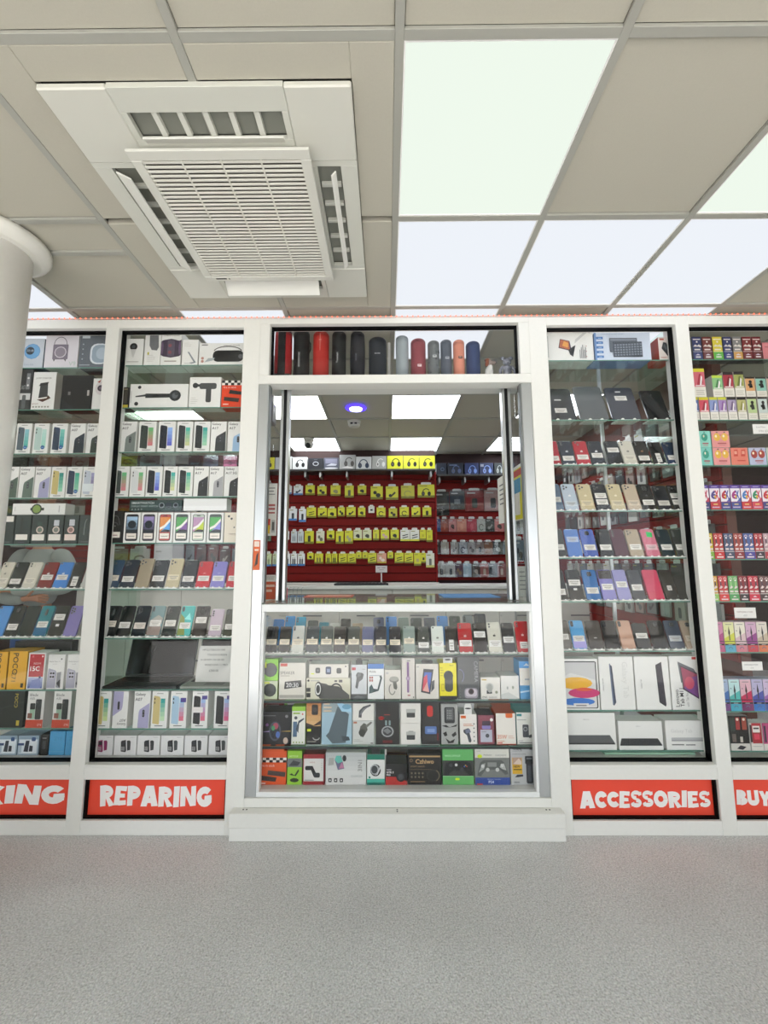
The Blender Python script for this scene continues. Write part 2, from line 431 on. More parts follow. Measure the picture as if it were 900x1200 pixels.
def lframe():
    mb = MB()
    for a in ((.012, .588, .012, .017), (.012, .588, .583, .588), (.012, .017, .017, .583), (.583, .588, .017, .583)): mb.box(*a, .002, .022, '#f2f2f0')
    return mb.mesh('light_frame', 'paint')
lf_me = lframe()
crack_tile = None
colword = {-6: 'far left', -4: 'left end', -2: 'left of centre', 0: 'centre', 1: 'second', 2: 'right of centre', 4: 'right end', 6: 'far right'}
for j in range(-9, 6):
    for i in range(-9, 9):
        x, y = GX+.6*i, GY+.6*j
        if x+.6 > XR or x < XL or y < YN-.3 or y+.6 > YF+.35: continue
        if (i, j) in LIGHTS:
            k = LIGHTS[(i, j)]; t = empty('ceiling_light', (x, y, CZ))
            link('light_frame', lf_me, t); link('diffuser', diff_me[k], t)
            hue = {'lamp_green': 'greenish white', 'lamp_blue': 'bluish white', 'lamp_warm': 'neutral white', 'lamp_in': 'bluish white'}[k]
            if j == -2: lb = f'large {hue} square ceiling light, '+('beside the air conditioner' if i == 0 else 'cut by the right picture edge')
            elif j == -1: lb = f'{hue} square ceiling light in front row, '+{-4: 'next to the round column', 0: 'first right of air conditioner', 1: 'middle of three on right', 2: 'rightmost of three'}[i]
            elif j == 0: lb = f'{hue} ceiling light strip over the cabinet tops, '+{-4: 'by the round column', -2: 'above REPARING bay and counter', 0: 'above the counter speakers', 2: 'above ACCESSORIES bay'}[i]
            elif j == 2: lb = f'{hue} ceiling light inside the shop, near row, '+{-4: 'seen through left bays', -2: 'left of blue ring light', 0: 'right of blue ring light', 2: 'behind right jamb', 4: 'behind ACCESSORIES bay'}[i]
            elif j == 4: lb = f'{hue} ceiling light near red back wall, '+{-4: 'behind left bays', -2: 'behind dome camera', 0: 'middle one', 2: 'at right jamb', 4: 'behind right bays'}[i]
            else: lb = f'ceiling light over the hall behind the camera, row {["one","two","three"][(-4-j)//2]}, '+colword[i]
            tag(t, lb, 'ceiling light', 'square ceiling lights')
        elif (i, j) in AC_CELLS:          # tiles cut round the air conditioner
            l_, r_ = x+.013, x+.587; b_, t_ = y+.013, y+.587
            sl_ = (l_, -1.021) if i == -2 else (-.097, r_); st_ = (b_, -1.131) if j == -2 else (-.154, t_)
            hx_ = (-1.021, r_) if i == -2 else (l_, -.097)
            MB().box(sl_[0], sl_[1], b_, t_, CZ+.0004, CZ+.026, '#b9b6a9', .002).build('ceiling_tile', 'tile', ceil)
            MB().box(hx_[0]+.0003, hx_[1], st_[0], st_[1], CZ+.0004, CZ+.026, '#b9b6a9', .002).build('ceiling_tile', 'tile', ceil)
        elif (i, j) == (-3, -1):
            link('ceiling_tile', half_a, ceil, (x, y, CZ)); link('ceiling_tile', half_b, ceil, (x, y, CZ))
        else: link('ceiling_tile', tile_me, ceil, (x, y, CZ))
BAR = '#a6a69e'
bar_y = MB().box(-.0125, .0125, YN, YF, 0, .012, BAR, .001).mesh('grid_bar', 'paint')
bar_x = MB().box(-.2875, .2875, -.0125, .0125, .0003, .012, BAR, .001).mesh('grid_bar', 'paint')
for i in range(-8, 9):
    if XL < GX+.6*i < XR: link('grid_bar', bar_y, ceil, (GX+.6*i, 0, CZ))
for j in range(-8, 7):
    for i in range(-9, 9):
        x = GX+.6*i+.3; y = GY+.6*j
        if XL+.3 < x < XR-.3 and YN < y < YF and not (j == -1 and i in (-2, -1)): link('grid_bar', bar_x, ceil, (x, y, CZ))
link('grid_bar', bar_x, ceil, (GX-1.5, GY-.42, CZ))
# the hairline crack in the tile right of the air conditioner
mb = MB(); prev = None
rr = random.Random(3)
pts = [az(462, 55, CZ+.0095), az(448, 68, CZ+.0095), az(436, 77, CZ+.0095), az(430, 86, CZ+.0095), az(418, 94, CZ+.0095), az(409, 106, CZ+.0095)]
for a, b in zip(pts[:-1], pts[1:]):
    d = (b-a).normalized(); q = Vector((-d.y, d.x, 0))*.0016
    mb.poly([a+q, a-q, b-q*.6, b+q*.6], '#55554f')
mb.build('crack', 'print', ceil)

# round column with its ceiling collar
colm = struct(MB().lathe([(.13, 0), (.13, CZ-.01)], '#f3f1ed', 40, c=(-1.69, -.535, 0)).build('column', 'paint'))
MB().lathe([(.16, CZ-.055), (.185, CZ-.04), (.195, CZ-.02), (.195, CZ-.001)], '#e2e1da', 40, c=(-1.69, -.535, 0)).build('collar', 'paint', colm)

# shopfront: posts and rails of white board, glazing recessed behind them
FT = 2.655                                         # top of the shopfront
wf = empty('wall_front'); struct(wf)
WT, WB, SGT, SGB = 2.605, .321, .251, .066         # glass top and bottom, sign top and bottom
BAYS = {'W1': (-2.62, -1.56), 'W2': (-1.487, -.79), 'W3': (.89, 1.601), 'W4': (1.674, 2.62)}
for x0, x1 in ((-2.69, -2.62), (-1.56, -1.487), (-.79, -.6975), (.7905, .89), (1.601, 1.674), (2.62, 2.69)):
    MB().box(x0, x1, 0, .08, 0, FT, WH, .002).build('post', 'paint', wf)
for k, (x0, x1) in BAYS.items():
    MB().box(x0, x1, .0005, .08, WT, FT-.0005, WH, .0015).build('rail', 'paint', wf)
    MB().box(x0, x1, .0005, .08, SGT, WB-.012, WH, .0015).build('rail', 'paint', wf)
    MB().box(x0, x1, -.006, .05, WB-.012, WB, WH, .002).build('ledge', 'paint', wf)
    MB().box(x0, x1, .0005, .08, .0005, SGB, WHD, .0015).build('base_board', 'paint', wf)
MB().box(-.6975, .7905, -.004, .08, 2.273, 2.322, WH, .002).build('rail', 'paint', wf)
MB().box(-.6975, .7905, -.004, .08, 2.621, FT-.002, WH, .002).build('rail', 'paint', wf)
MB().box(-.6975, -.642, -.004, .08, 2.3225, 2.6205, WH, .002).build('post', 'paint', wf)
MB().box(.733, .7905, -.004, .08, 2.3225, 2.6205, WH, .002).build('post', 'paint', wf)
for nm, k in (('window_1', 'W1'), ('window_2', 'W2'), ('window_3', 'W3'), ('window_4', 'W4'), ('window_8', 'F')):
    x0, x1, z0, z1 = (*BAYS[k], WB, WT) if k != 'F' else (-.642, .733, 2.322, 2.621)
    wn = empty(nm); struct(wn)
    g = MB(); t = .006
    for a in ((x0, x0+t, z0, z1), (x1-t, x1, z0, z1), (x0+t, x1-t, z1-t, z1), (x0+t, x1-t, z0, z0+t)): g.box(a[0], a[1], .028, .062, a[2], a[3], BLK)
    g.build('frame', 'black', wn)
    MB().box(x0+t, x1-t, .048, .054, z0+t, z1-t, '#fff').build('pane', 'glass', wn)

# red sign boards
RED = '#f4503a'
def ring_(cx, cz, rx, rz, t, a0=0, a1=360, n=14):      # a thick band as quads
    out = []
    for k in range(n):
        p0, p1 = math.radians(a0+(a1-a0)*k/n), math.radians(a0+(a1-a0)*(k+1)/n)
        q = lambda a, e: (cx+(rx-e)*math.cos(a), cz+(rz-e*1.05)*math.sin(a))
        out.append([q(p0, t), q(p0, 0), q(p1, 0), q(p1, t)])
    return out
T_ = .36
GLYPH = {    # width, then convex pieces on a unit square
 'A': [.95, [(0, 0), (.36, 0), (.66, 1), (.28, 1)], [(.64, 0), (1.02, .02), (.74, 1), (.4, 1)], [(.22, .16), (.8, .16), (.76, .4), (.3, .4)]],
 'B': [.78, [(0, 0), (.4, 0), (.4, 1), (.04, 1)]]+ring_(.38, .71, .52, .3, .3, -90, 90)+ring_(.38, .29, .62, .3, .32, -90, 90),
 'C': [.74]+ring_(.56, .5, .56, .5, .34, 42, 318)+[[(.72, .62), (1.02, .72), (.94, .9), (.7, .7)]],
 'E': [.68, [(0, 0), (.44, .02), (.46, 1), (.03, .98)], [(.4, .0), (1, .06), (.96, .29), (.4, .25)], [(.4, .4), (.86, .42), (.84, .62), (.4, .62)], [(.4, .76), (.94, .74), (.98, 1), (.4, 1)]],
 'G': [.84]+ring_(.54, .5, .54, .5, .33, 40, 330)+[[(.52, .32), (1.02, .36), (1.0, .58), (.54, .55)], [(.7, .08), (1.0, .2), (1.01, .5), (.7, .5)]],
 'I': [.36, [(.04, 0), (.92, .02), (1, 1), (.1, .98)]],
 'K': [.84, [(0, 0), (.38, .02), (.42, 1), (.04, 1)], [(.34, .36), (.62, 1.02), (1.0, .94), (.44, .3)], [(.34, .62), (.5, .7), (1.04, .06), (.66, -.02)]],
 'L': [.66, [(0, 0), (.46, .0), (.46, 1), (.04, 1)], [(.4, 0), (1, .02), (.96, .28), (.4, .28)]],
 'N': [.9, [(0, 0), (.32, .02), (.36, .98), (.03, 1)], [(.1, 1), (.38, 1), (.94, .02), (.62, 0)], [(.66, 0), (.98, .02), (1, 1), (.7, .98)]],
 'O': [.9]+ring_(.5, .5, .5, .5, .31),
 'P': [.74, [(.02, 0), (.42, .02), (.44, 1), (0, .98)]]+ring_(.4, .66, .6, .34, .3, -90, 90),
 'R': [.8, [(.02, 0), (.4, .02), (.42, 1), (0, .98)], [(.34, .5), (.62, .46), (1.04, .04), (.64, -.02)]]+ring_(.38, .68, .56, .32, .28, -90, 90),
 'S': [.7]+ring_(.52, .72, .48, .29, .24, 20, 270)+ring_(.48, .285, .5, .29, .25, -160, 90)+[[(.7, .7), (.96, .78), (.94, .98), (.66, .9)], [(.04, .26), (.3, .34), (.3, .12), (.06, .04)]],
 'U': [.86, [(0, .36), (.36, .36), (.36, 1), (.02, 1)], [(.64, .36), (1, .36), (.98, 1), (.64, 1)]]+ring_(.5, .38, .5, .39, .34, 180, 360),
 'Y': [.84, [(.32, 0), (.68, 0), (.68, .5), (.32, .5)], [(.32, .38), (.62, .46), (.36, 1), (-.02, .98)], [(.38, .46), (.68, .38), (1.02, .98), (.64, 1)]],
}
def sign(k, word, xa, xb, za, zb, label, vis_x=None):
    x0, x1 = BAYS[k]
    o = MB().box(x0+.008, x1-.008, .034, .05, SGB+.008, SGT-.002, RED, .001).build('sign_board', 'gloss')
    g = MB()
    for a in ((x0+.0005, x0+.0075, SGB+.0005, SGT-.001), (x1-.0075, x1-.0005, SGB+.0005, SGT-.001), (x0+.0075, x1-.0075, SGB+.0005, SGB+.0075)): g.box(a[0], a[1], .014, .05, a[2], a[3], BLK)
    g.build('edge_trim', 'black', o)
    MB().box(x0+.0075, x1-.0075, .014, .033, SGB+.0005, SGB+.006, '#1a1010').build('bottom_trim', 'black', o)
    rr = random.Random(word); sp_ = .03
    wd = [GLYPH[ch][0] for ch in word]; tot = sum(wd)+sp_*(len(word)-1); u = (xb-xa)/tot; x = xa
    for ch, ww in zip(word, wd):
        H = (zb-za)*rr.uniform(.96, 1.08); W_ = ww*u
        a = math.radians(rr.uniform(-4, 3)); ca, sa = math.cos(a), math.sin(a); dz = rr.uniform(-.003, .003)
        mb = MB()
        for k_, pc_ in enumerate(GLYPH[ch][1:]):
            mb.poly([(((px-.5)*W_*ca-(pz-.5)*H*sa), -.00012*k_, ((px-.5)*W_*sa+(pz-.5)*H*ca)) for px, pz in pc_], '#f8f5f3')
        mb.build('letter', 'print', o, (x+W_/2, .0335, (za+zb)/2+dz)); x += W_+sp_*u
    return tag(o, label, 'sign', 'red signs under the cabinets')
p = lambda a, b: at(a, b, .034)
sign('W1', 'UNLOCKING', -2.60, p(75.5, 935).x, p(40, 942).z, p(40, 920).z, 'red board with white CKING lettering cut by the left picture edge')
sign('W2', 'REPARING', p(117, 935).x, p(248, 935).x, p(180, 945).z, p(180, 921).z, 'red board with white REPARING lettering under the phone cabinet')
sign('W3', 'ACCESSORIES', p(679, 938).x, p(832, 938).x, p(760, 946).z, p(760, 927).z, 'red board with white ACCESSORIES lettering right of the counter')
sign('W4', 'BUY', p(863, 936).x, p(903, 936).x, p(880, 944).z, p(880, 926).z, 'red board with white BUY lettering cut by the right edge')

# ---------------------------------------------------------------- counter, jambs and kick
mb = MB(); mb.box(-.697, .79, -.005, .03, .128, .169, WH, .002); mb.build('sill_board', 'paint', wf)
MB().box(-.75, .835, -.055, .03, .063, .127, WH, .003).build('ledge', 'paint', wf)
MB().box(-.75, .835, -.045, .03, .0005, .0625, WHD, .002).build('kick_board', 'paint', wf)
mb = MB()
for x in (-.685, .045, .765):
    for dx in (-.008, .008) if x != .045 else (0,):
        mb.lathe([(.004, 0), (.004, .0012)], '#3a3a38', 8, c=(x+dx, -.02, .127))
mb.lathe([(.004, 0), (.004, .0012)], '#3a3a38', 8, c=(.045, -.035, .127))
mb.build('screw', 'plastic', wf)
ALU = '#c9cccd'
for sx, xa, xb in ((-1, -.697, -.642), (1, .735, .79)):
    MB().box(xa, xb, .004, .06, .1695, 2.2725, ALU, .003).build('jamb', 'metal', wf)
    xi = -.642 if sx < 0 else .735
    MB().box(min(xi, xi-sx*.006), max(xi, xi-sx*.006), .01, .05, 1.10, 2.27, '#8d9192').build('jamb_channel', 'metal', wf)
for xm in (-.578, .679):                           # inner mullions with their black brush seals
    MB().box(xm-.022, xm-.006, .105, .15, 1.10, 2.31, ALU, .002).build('mullion', 'metal', wf)
    MB().box(xm+.012, xm+.028, .105, .15, 1.10, 2.31, ALU, .002).build('mullion', 'metal', wf)
    MB().box(xm-.0058, xm+.0118, .108, .148, 1.10, 2.31, BLK).build('brush_seal', 'soft', wf)
for x0, x1 in ((-.64, -.602), (.71, .733)):
    struct(MB().box(x0, x1, .12, .126, 1.10, 2.31, '#fff').build('window_9' if x0 < 0 else 'window_10', 'glass'))

# counter showcase: aluminium frame, glass front and top, glass shelves
ctr = empty('counter_showcase', (0, 0, 0))
tag(ctr, 'white framed glass counter case packed with phones and accessory boxes', 'showcase')
for a in ((-.642, .738, .004, .045, 1.052, 1.09, 'top_rail'), (-.642, .738, .004, .045, .1695, .193, 'bottom_rail'), (-.642, -.628, .004, .045, .1935, 1.0515, 'stile'), (.724, .738, .004, .045, .1935, 1.0515, 'stile'),
          (-.642, .738, .60, .63, 1.06, 1.09, 'back_rail')):
    MB().box(*a[:6], '#eceeee', .002).build(a[6], 'paint', ctr)
MB().box(-.628, .724, .018, .024, .193, 1.052, '#fff').build('front_pane', 'glass', ctr)
MB().box(-.642, .738, .002, .63, 1.0905, 1.0985, '#fff').build('glass_top', 'shelf_glass', ctr)
MB().box(-.642, .738, .03, .62, .17, .1935, '#d9dad8').build('deck', 'paint', ctr)
for x0, x1 in ((-.642, -.637), (.733, .738)):
    MB().box(x0, x1, .046, .60, .194, 1.089, '#fff').build('side_pane', 'glass', ctr)
def shelf(parent, x0, x1, z, y0, y1, name='glass_shelf', th=.006):
    mb = MB(); mb.box(x0, x1, y0, y1, z-th, z, '#fff'); mb.m = [0, 0, 1, 0, 0, 0]
    return mb.build(name, ['shelf_glass', 'edge'], parent)
CY = .07
CROWS = {1: 766.5, 2: 819.5, 3: 872.5}
CZs = {k: at(465, v, CY).z for k, v in CROWS.items()}; CZs[4] = .1935
for k in (1, 2, 3): shelf(ctr, -.635, .731, CZs[k], .05, .45)
for k in (1, 2, 3):
    MB().box(-.634, .730, .046, .0495, CZs[k]-.012, CZs[k]-.002, '#2b2d2e').build('shelf_nosing', 'plastic', ctr)

# ---------------------------------------------------------------- the four glass-shelved cabinets
SH = {'W1': [431, 480, 531.5, 583.5, 637.5, 690.5, 747.5, 808, 853], 'W2': [428, 477.5, 529.5, 582, 636, 690, 747.5, 807.5, 853.5],
      'W3': [422, 492, 544.5, 598.5, 653.5, 704.5, 762.5, 832, 879], 'W4': [421, 492, 545, 597, 655, 704.5, 764, 833, 879.5]}
XREF = {'W1': 60, 'W2': 205, 'W3': 735, 'W4': 870}
SY = .085
lab = {'W1': 'glass shelved cabinet above the cut-off CKING sign', 'W2': 'glass shelved phone cabinet above the REPARING sign',
       'W3': 'glass shelved phone and tablet cabinet above the ACCESSORIES sign', 'W4': 'glass shelved cabinet of colourful vape boxes above BUY sign'}
Z = {}
for k, (x0, x1) in BAYS.items():
    c = empty('display_cabinet', ((x0+x1)/2, .06, 0)); tag(c, lab[k], 'cabinet', 'glass cabinets of the shopfront')
    ox = (x0+x1)/2
    PX = {}
    for s_, xa in ((-1, x0), (1, x1)):
        inner = (s_ < 0) == (ox > 0); e_ = .038 if inner and abs(xa) < 1.58 else .012
        PX[s_] = xa-ox+s_*(e_-.0085)
        MB().box(xa-ox-.008+s_*e_, xa-ox+.008+s_*e_, .005, .05, WB-.02, WT+.03, '#dfe0dd', .001).build('side_panel', 'paint', c)
        MB().box(xa-ox+s_*(e_-.003), xa-ox+s_*(e_+.003), .0505, .33, WB-.02, WT+.03, '#fff').build('side_glass', 'shelf_glass', c)
    MB().box(PX[-1], PX[1], .005, .36, WB-.02, WB+.001, '#d5d6d3', .001).build('floor_panel', 'paint', c)
    Z[k] = [at(XREF[k], y, SY).z for y in SH[k]]
    for z in Z[k]: shelf(c, PX[-1], PX[1], z, .022, .30)
    Z[k].append(WB+.0015)
    if k == 'W3':
        MB().box(.10, .118, .305, .32, WB, WT, '#c4c8c8').build('slotted_upright', 'metal', c)

# ================================================================== PHONES
PW, PH, PT = .072, .150, .0085
def phone_body():
    mb = MB(); k = 5
    o = rrect(-PW/2, 0, PW/2, PH, .009, k); i = rrect(-PW/2+.0014, .0014, PW/2-.0014, PH-.0014, .008, k); n_ = len(o)
    vs = [(x, 0, z) for x, z in i]+[(x, .0016, z) for x, z in o]+[(x, PT, z) for x, z in o]
    fs = [list(range(n_))]+[(a, a+n_, (a+1) % n_+n_, (a+1) % n_) for a in range(n_)]+[(a+n_, a+2*n_, (a+1) % n_+2*n_, (a+1) % n_+n_) for a in range(n_)]+[list(range(3*n_-1, 2*n_-1, -1))]
    mb.add(vs, fs, '#fff', 0); return mb.mesh('phone_shell', 'phone')
PHONE = phone_body()
def cam_mesh(kind):
    mb = MB(); L = []                                      # L: lens centres
    X0, Z1 = -PW/2+.004, PH-.004
    if kind == 'tri': mb.prism(rrect(X0, Z1-.034, X0+.033, Z1, .008, 4), -.0014, .0005, '#fff'); L = [(X0+.009, Z1-.009), (X0+.009, Z1-.025), (X0+.024, Z1-.017)]
    elif kind == 'duo': mb.prism(rrect(X0, Z1-.029, X0+.029, Z1, .008, 4), -.0014, .0005, '#fff'); L = [(X0+.009, Z1-.008), (X0+.009, Z1-.021)]
    elif kind == 'diagonal': mb.prism(rrect(X0, Z1-.029, X0+.029, Z1, .008, 4), -.0014, .0005, '#fff'); L = [(X0+.009, Z1-.008), (X0+.021, Z1-.021)]
    elif kind == 'pill': mb.prism(rrect(X0+.002, Z1-.026, X0+.013, Z1-.001, .0055, 4), -.0014, .0005, '#222326'); L = [(X0+.0075, Z1-.007), (X0+.0075, Z1-.019)]
    elif kind == 'single': L = [(X0+.007, Z1-.006)]
    elif kind == 'strip': L = [(X0+.009, Z1-.009), (X0+.009, Z1-.021), (X0+.009, Z1-.033)]
    elif kind == 'quad': L = [(X0+.009, Z1-.009), (X0+.009, Z1-.021), (X0+.009, Z1-.033), (X0+.021, Z1-.013), (X0+.021, Z1-.026)]
    elif kind == 'round': mb.prism(ell(0, Z1-.022, .017, .017, 20), -.0014, .0005, '#1c1e20'); L = [(-.007, Z1-.016), (.007, Z1-.016), (-.007, Z1-.029), (.007, Z1-.029)]
    elif kind == 'mid': mb.prism(rrect(-.0065, Z1-.045, .0065, Z1-.012, .006, 4), -.0014, .0005, '#141618'); L = [(0, Z1-.02), (0, Z1-.029), (0, Z1-.038)]
    elif kind == 'square': mb.prism(rrect(-.011, Z1-.03, .011, Z1-.008, .006, 4), -.0014, .0005, '#26282b'); L = [(-.004, Z1-.014), (.004, Z1-.014), (-.004, Z1-.023)]
    elif kind == 'corner': mb.prism(rrect(X0+.001, Z1-.03, X0+.016, Z1, .006, 4), -.0014, .0005, '#1a1b1e'); L = [(X0+.0085, Z1-.007), (X0+.0085, Z1-.019)]
    k = len(mb.m); mb.m = [0 if mb.c[q] == hx('#fff') else 1 for q in range(k)]
    for x, z in L:
        mb.prism(ell(x, z, .0052, .0052, 12), -.0024, 0, '#9a9c9e', 1); mb.prism(ell(x, z, .0042, .0042, 12), -.0027, -.0023, '#08090b', 1)
    return mb.mesh('camera', ['phone', 'plastic'])
CAMS = {}
def logo_mesh(col):
    mb = MB(); z = PH*.54
    draw(mb, [('e', -.0028/1, z+0, .0042, .0048, col, 12), ('e', .0028, z, .0042, .0048, col, 12), ('e', .0016, z+.0072, .0012, .0024, col, 8)], 1, 1, 0, 0, 0)
    return mb.mesh('emblem', 'print')
LOGO = {}
def label_mesh(w_, h_, col, seed=0):
    mb = MB(); mb.box(-w_/2, w_/2, -.0004, 0, -h_/2, h_/2, col)
    draw(mb, [('r', .1, .62, .9, .72, '#a09a92'), ('r', .2, .36, .8, .46, '#8d8880'), ('r', .3, .14, .7, .22, '#b5afa5')], w_, h_, -.0004, -w_/2, -h_/2)
    return mb.mesh('price_label', 'print')
LBM = {}
def stand_mesh(k=1.0, lip=.006):
    mb = MB(); w_ = .058*k
    mb.box(-w_/2*1.16, w_/2*1.16, -.010, .062, 0, .006, '#eeeeea', .001)
    for s_ in (-1, 1): mb.prism(ell(s_*w_*.3, 0.0055, lip, lip*.93, 8, 0, 180), -.010, -.0065, '#f4f4f0')
    t = math.tan(math.radians(20)); b = []
    for z in (.006, .075*k): b += [(-w_*.3, .0155+z*t, z), (w_*.3, .0155+z*t, z), (w_*.3, .0185+z*t, z), (-w_*.3, .0185+z*t, z)]
    mb.add(b, [(0, 1, 5, 4), (1, 2, 6, 5), (2, 3, 7, 6), (3, 0, 4, 7), (4, 5, 6, 7)], '#e6e6e2')
    return mb.mesh('phone_stand', 'plastic')
STAND = stand_mesh(); STAND_T = stand_mesh(1.9, .009)
TILT = math.radians(20)
def phone(row, xl, xr, ytop, col, camk, desc, lab=.34, lc='#e9e7e2', logo=None, extra=None, tablet=False, dY=0, tilt=TILT, stand=True, lw=.8, lh=.2):
    Y = row.Y+dY; x0 = at(xl, row.ypx, Y).x; x1 = at(xr, row.ypx, Y).x; X = (x0+x1)/2; wd = (x1-x0)*.985
    zs = row.z+(.0066 if stand else .0003)
    hh = at((xl+xr)/2, ytop, Y+.05).z-zs; hh = hh/math.cos(tilt)
    o = link('tablet' if tablet else 'smartphone', PHONE, None, (X, Y, zs)); o.rotation_euler.x = -tilt
    sx, sz = wd/PW, hh/PH; o.scale = (sx, 1, sz); o.color = hx(col)
    if camk:
        if camk not in CAMS: CAMS[camk] = cam_mesh(camk)
        c = link('camera', CAMS[camk], o); c.color = hx(col)
        if tablet: c.scale = (1/sx*1.1, 1, 1/sz*1.1); c.location = (-PW/2+.036*1.1/sx+.002, 0, PH-PH*1.1/sz)
    if logo:
        if logo not in LOGO: LOGO[logo] = logo_mesh(logo)
        link('emblem', LOGO[logo], o, (0, -.0003, 0))
    if lab is not None:
        for lv in (lab if isinstance(lab, tuple) else (lab,)):
            key = (round(lw, 2), round(lh, 2), lc)
            if key not in LBM: LBM[key] = label_mesh(PW*lw, PH*lh, lc)
            link('price_label', LBM[key], o, (0, -.0005, PH*lv))
    if extra: draw(MB(), extra, PW*.94, PH*.94, -.0002, None, PH*.03).build('back_print', 'gloss', o)
    row.reg(o, desc, 'tablet' if tablet else 'phone')
    if stand:
        STANDS[o] = link('tablet_stand' if tablet else 'phone_stand', STAND_T if tablet else STAND, None, (X, Y, row.z+.0003))
    return o
def prow(bay, k, phrase, items, ytop0, Y=None):
    r = Row(phrase, 'smartphones '+phrase, SH[bay][k], SY+.012, z=Z[bay][k])
    r.ypx = SH[bay][k]
    for it in items:
        d = dict(it[5]) if len(it) > 5 else {}
        yt = d.pop('top', ytop0); phone(r, it[0], it[1], yt, it[2], it[3], it[4], **d)
    r.done()

L1, L2, L3, L4 = 'above CKING sign', 'above REPARING sign', 'above ACCESSORIES sign', 'above BUY sign'
W_ = '#e8e9e6'; TINT = '#d8d5cd'
# ---- REPARING bay, two phone shelves
prow('W2', 5, 'on upper phone shelf '+L2, [
    (121.5, 137.2, '#39506a', 'tri', 'slate blue smartphone', dict(lc='#e6ddd0')), (138.6, 155.4, '#333a45', 'tri', 'dark slate smartphone', dict(lab=.3)), (156.8, 173, '#a99d88', 'tri', 'champagne smartphone', dict(lab=None, top=654.5)),
    (174, 191.2, '#2f3132', 'tri', 'graphite smartphone', dict(lab=.32)), (192.4, 208.6, '#cbbf9c', 'tri', 'pale gold smartphone', dict(lc='#ded4b8', top=654.5)), (210, 226.6, '#2d3033', 'tri', 'dark grey smartphone', dict(lab=.3)),
    (228, 244.6, '#c8222c', 'duo', 'bright red smartphone', dict(top=658, logo='#d9777c')), (245.4, 262, '#8d86cf', 'duo', 'lilac smartphone', dict(top=658, logo='#a9a4dc')), (264, 280.5, '#c8222c', 'duo', 'red smartphone cut by the post', dict(top=658))], 656)
prow('W2', 6, 'on lower phone shelf '+L2, [
    (116.6, 133.4, '#15191c', 'mid', 'black smartphone with pinkish label', dict(lc='#e6ddd0', lab=.4)), (134.2, 150.4, '#202524', 'single', 'black smartphone', dict(lab=.36)), (152, 168.8, '#1b2730', 'quad', 'dark navy smartphone', dict(lc='#e8dfd6')),
    (170.2, 186.4, '#7f9c9f', 'pill', 'silvery teal smartphone', dict(lab=.42, extra=[('p', [(0, .5), (.6, .7), (1, .6), (1, .4), (0, .3)], '#a9a7a0'), ('r', 0, 0, 1, .3, '#9d8c85')])), (188.2, 204, '#26302f', 'quad', 'dark green grey smartphone', dict(lab=.42)),
    (206, 222, '#53c0bd', 'pill', 'iridescent aqua smartphone', dict(extra=[('p', [(0, 0), (0, .75), (.35, .6), (.6, 0)], '#8e9a55'), ('p', [(.35, .55), (.7, .78), (.9, .52)], '#9af0ec')])), (224, 240.2, '#2a2424', 'round', 'dark brown smartphone', dict(lab=.52)),
    (242.8, 258.2, '#c9b9c8', 'strip', 'pale pink smartphone', dict(top=713.8, lab=.3)), (260.2, 276, '#35382c', 'pill', 'olive black smartphone', dict(top=713.8))], 710)
# ---- CKING bay, two phone shelves
prow('W1', 5, 'on upper phone shelf '+L1, [
    (-8.5, 6, '#d2cdbd', 'diagonal', 'cream smartphone', dict(logo='#8a867a', lab=.28, lc='#ddd8ca')), (6.8, 22.3, '#1e2b2a', 'duo', 'black smartphone', dict(lab=.25)), (24, 39.2, '#d9d6c8', 'duo', 'white smartphone', dict(lc='#e0dccd', lab=.27)),
    (42, 58.8, '#7d1f22', 'single', 'dark red smartphone', dict(logo='#e9e4e4', lab=.4)), (60, 76.4, '#3f86d6', 'single', 'bright blue smartphone', dict(logo='#d4e5f6', lab=.4)), (77.6, 91.5, '#1b1c1e', 'single', 'black smartphone with offset label', dict(lab=.25, lw=.5, lh=.36)), (93.4, 107, '#cfcfca', 'duo', 'silver smartphone beside the post', dict(lab=None))], 658.7)
prow('W1', 6, 'on lower phone shelf '+L1, [
    (-14, 1.6, '#4f8fd0', 'single', 'light blue smartphone', dict(lab=None)), (2.5, 17.6, '#14201d', 'square', 'black smartphone with wide label', dict(lab=.3)), (18.8, 35, '#12231f', None, 'greenish black smartphone', dict(lab=None)),
    (36.8, 52.4, '#1d7d88', 'mid', 'teal smartphone', dict(lab=.38, extra=[('r', 0, 0, 1, .3, '#246a93')])), (54, 70, '#1f2622', None, 'black smartphone with two labels', dict(lab=.62, extra=[('r', .4, .3, .68, .39, '#ececec'), ('o', .5, .9, .03, '#555')])), (72.2, 88, '#8a80bd', 'quad', 'lilac smartphone', dict(lab=None)), (89.2, 105, '#6f706c', None, 'grey smartphone behind the post', dict(lab=None))], 710)
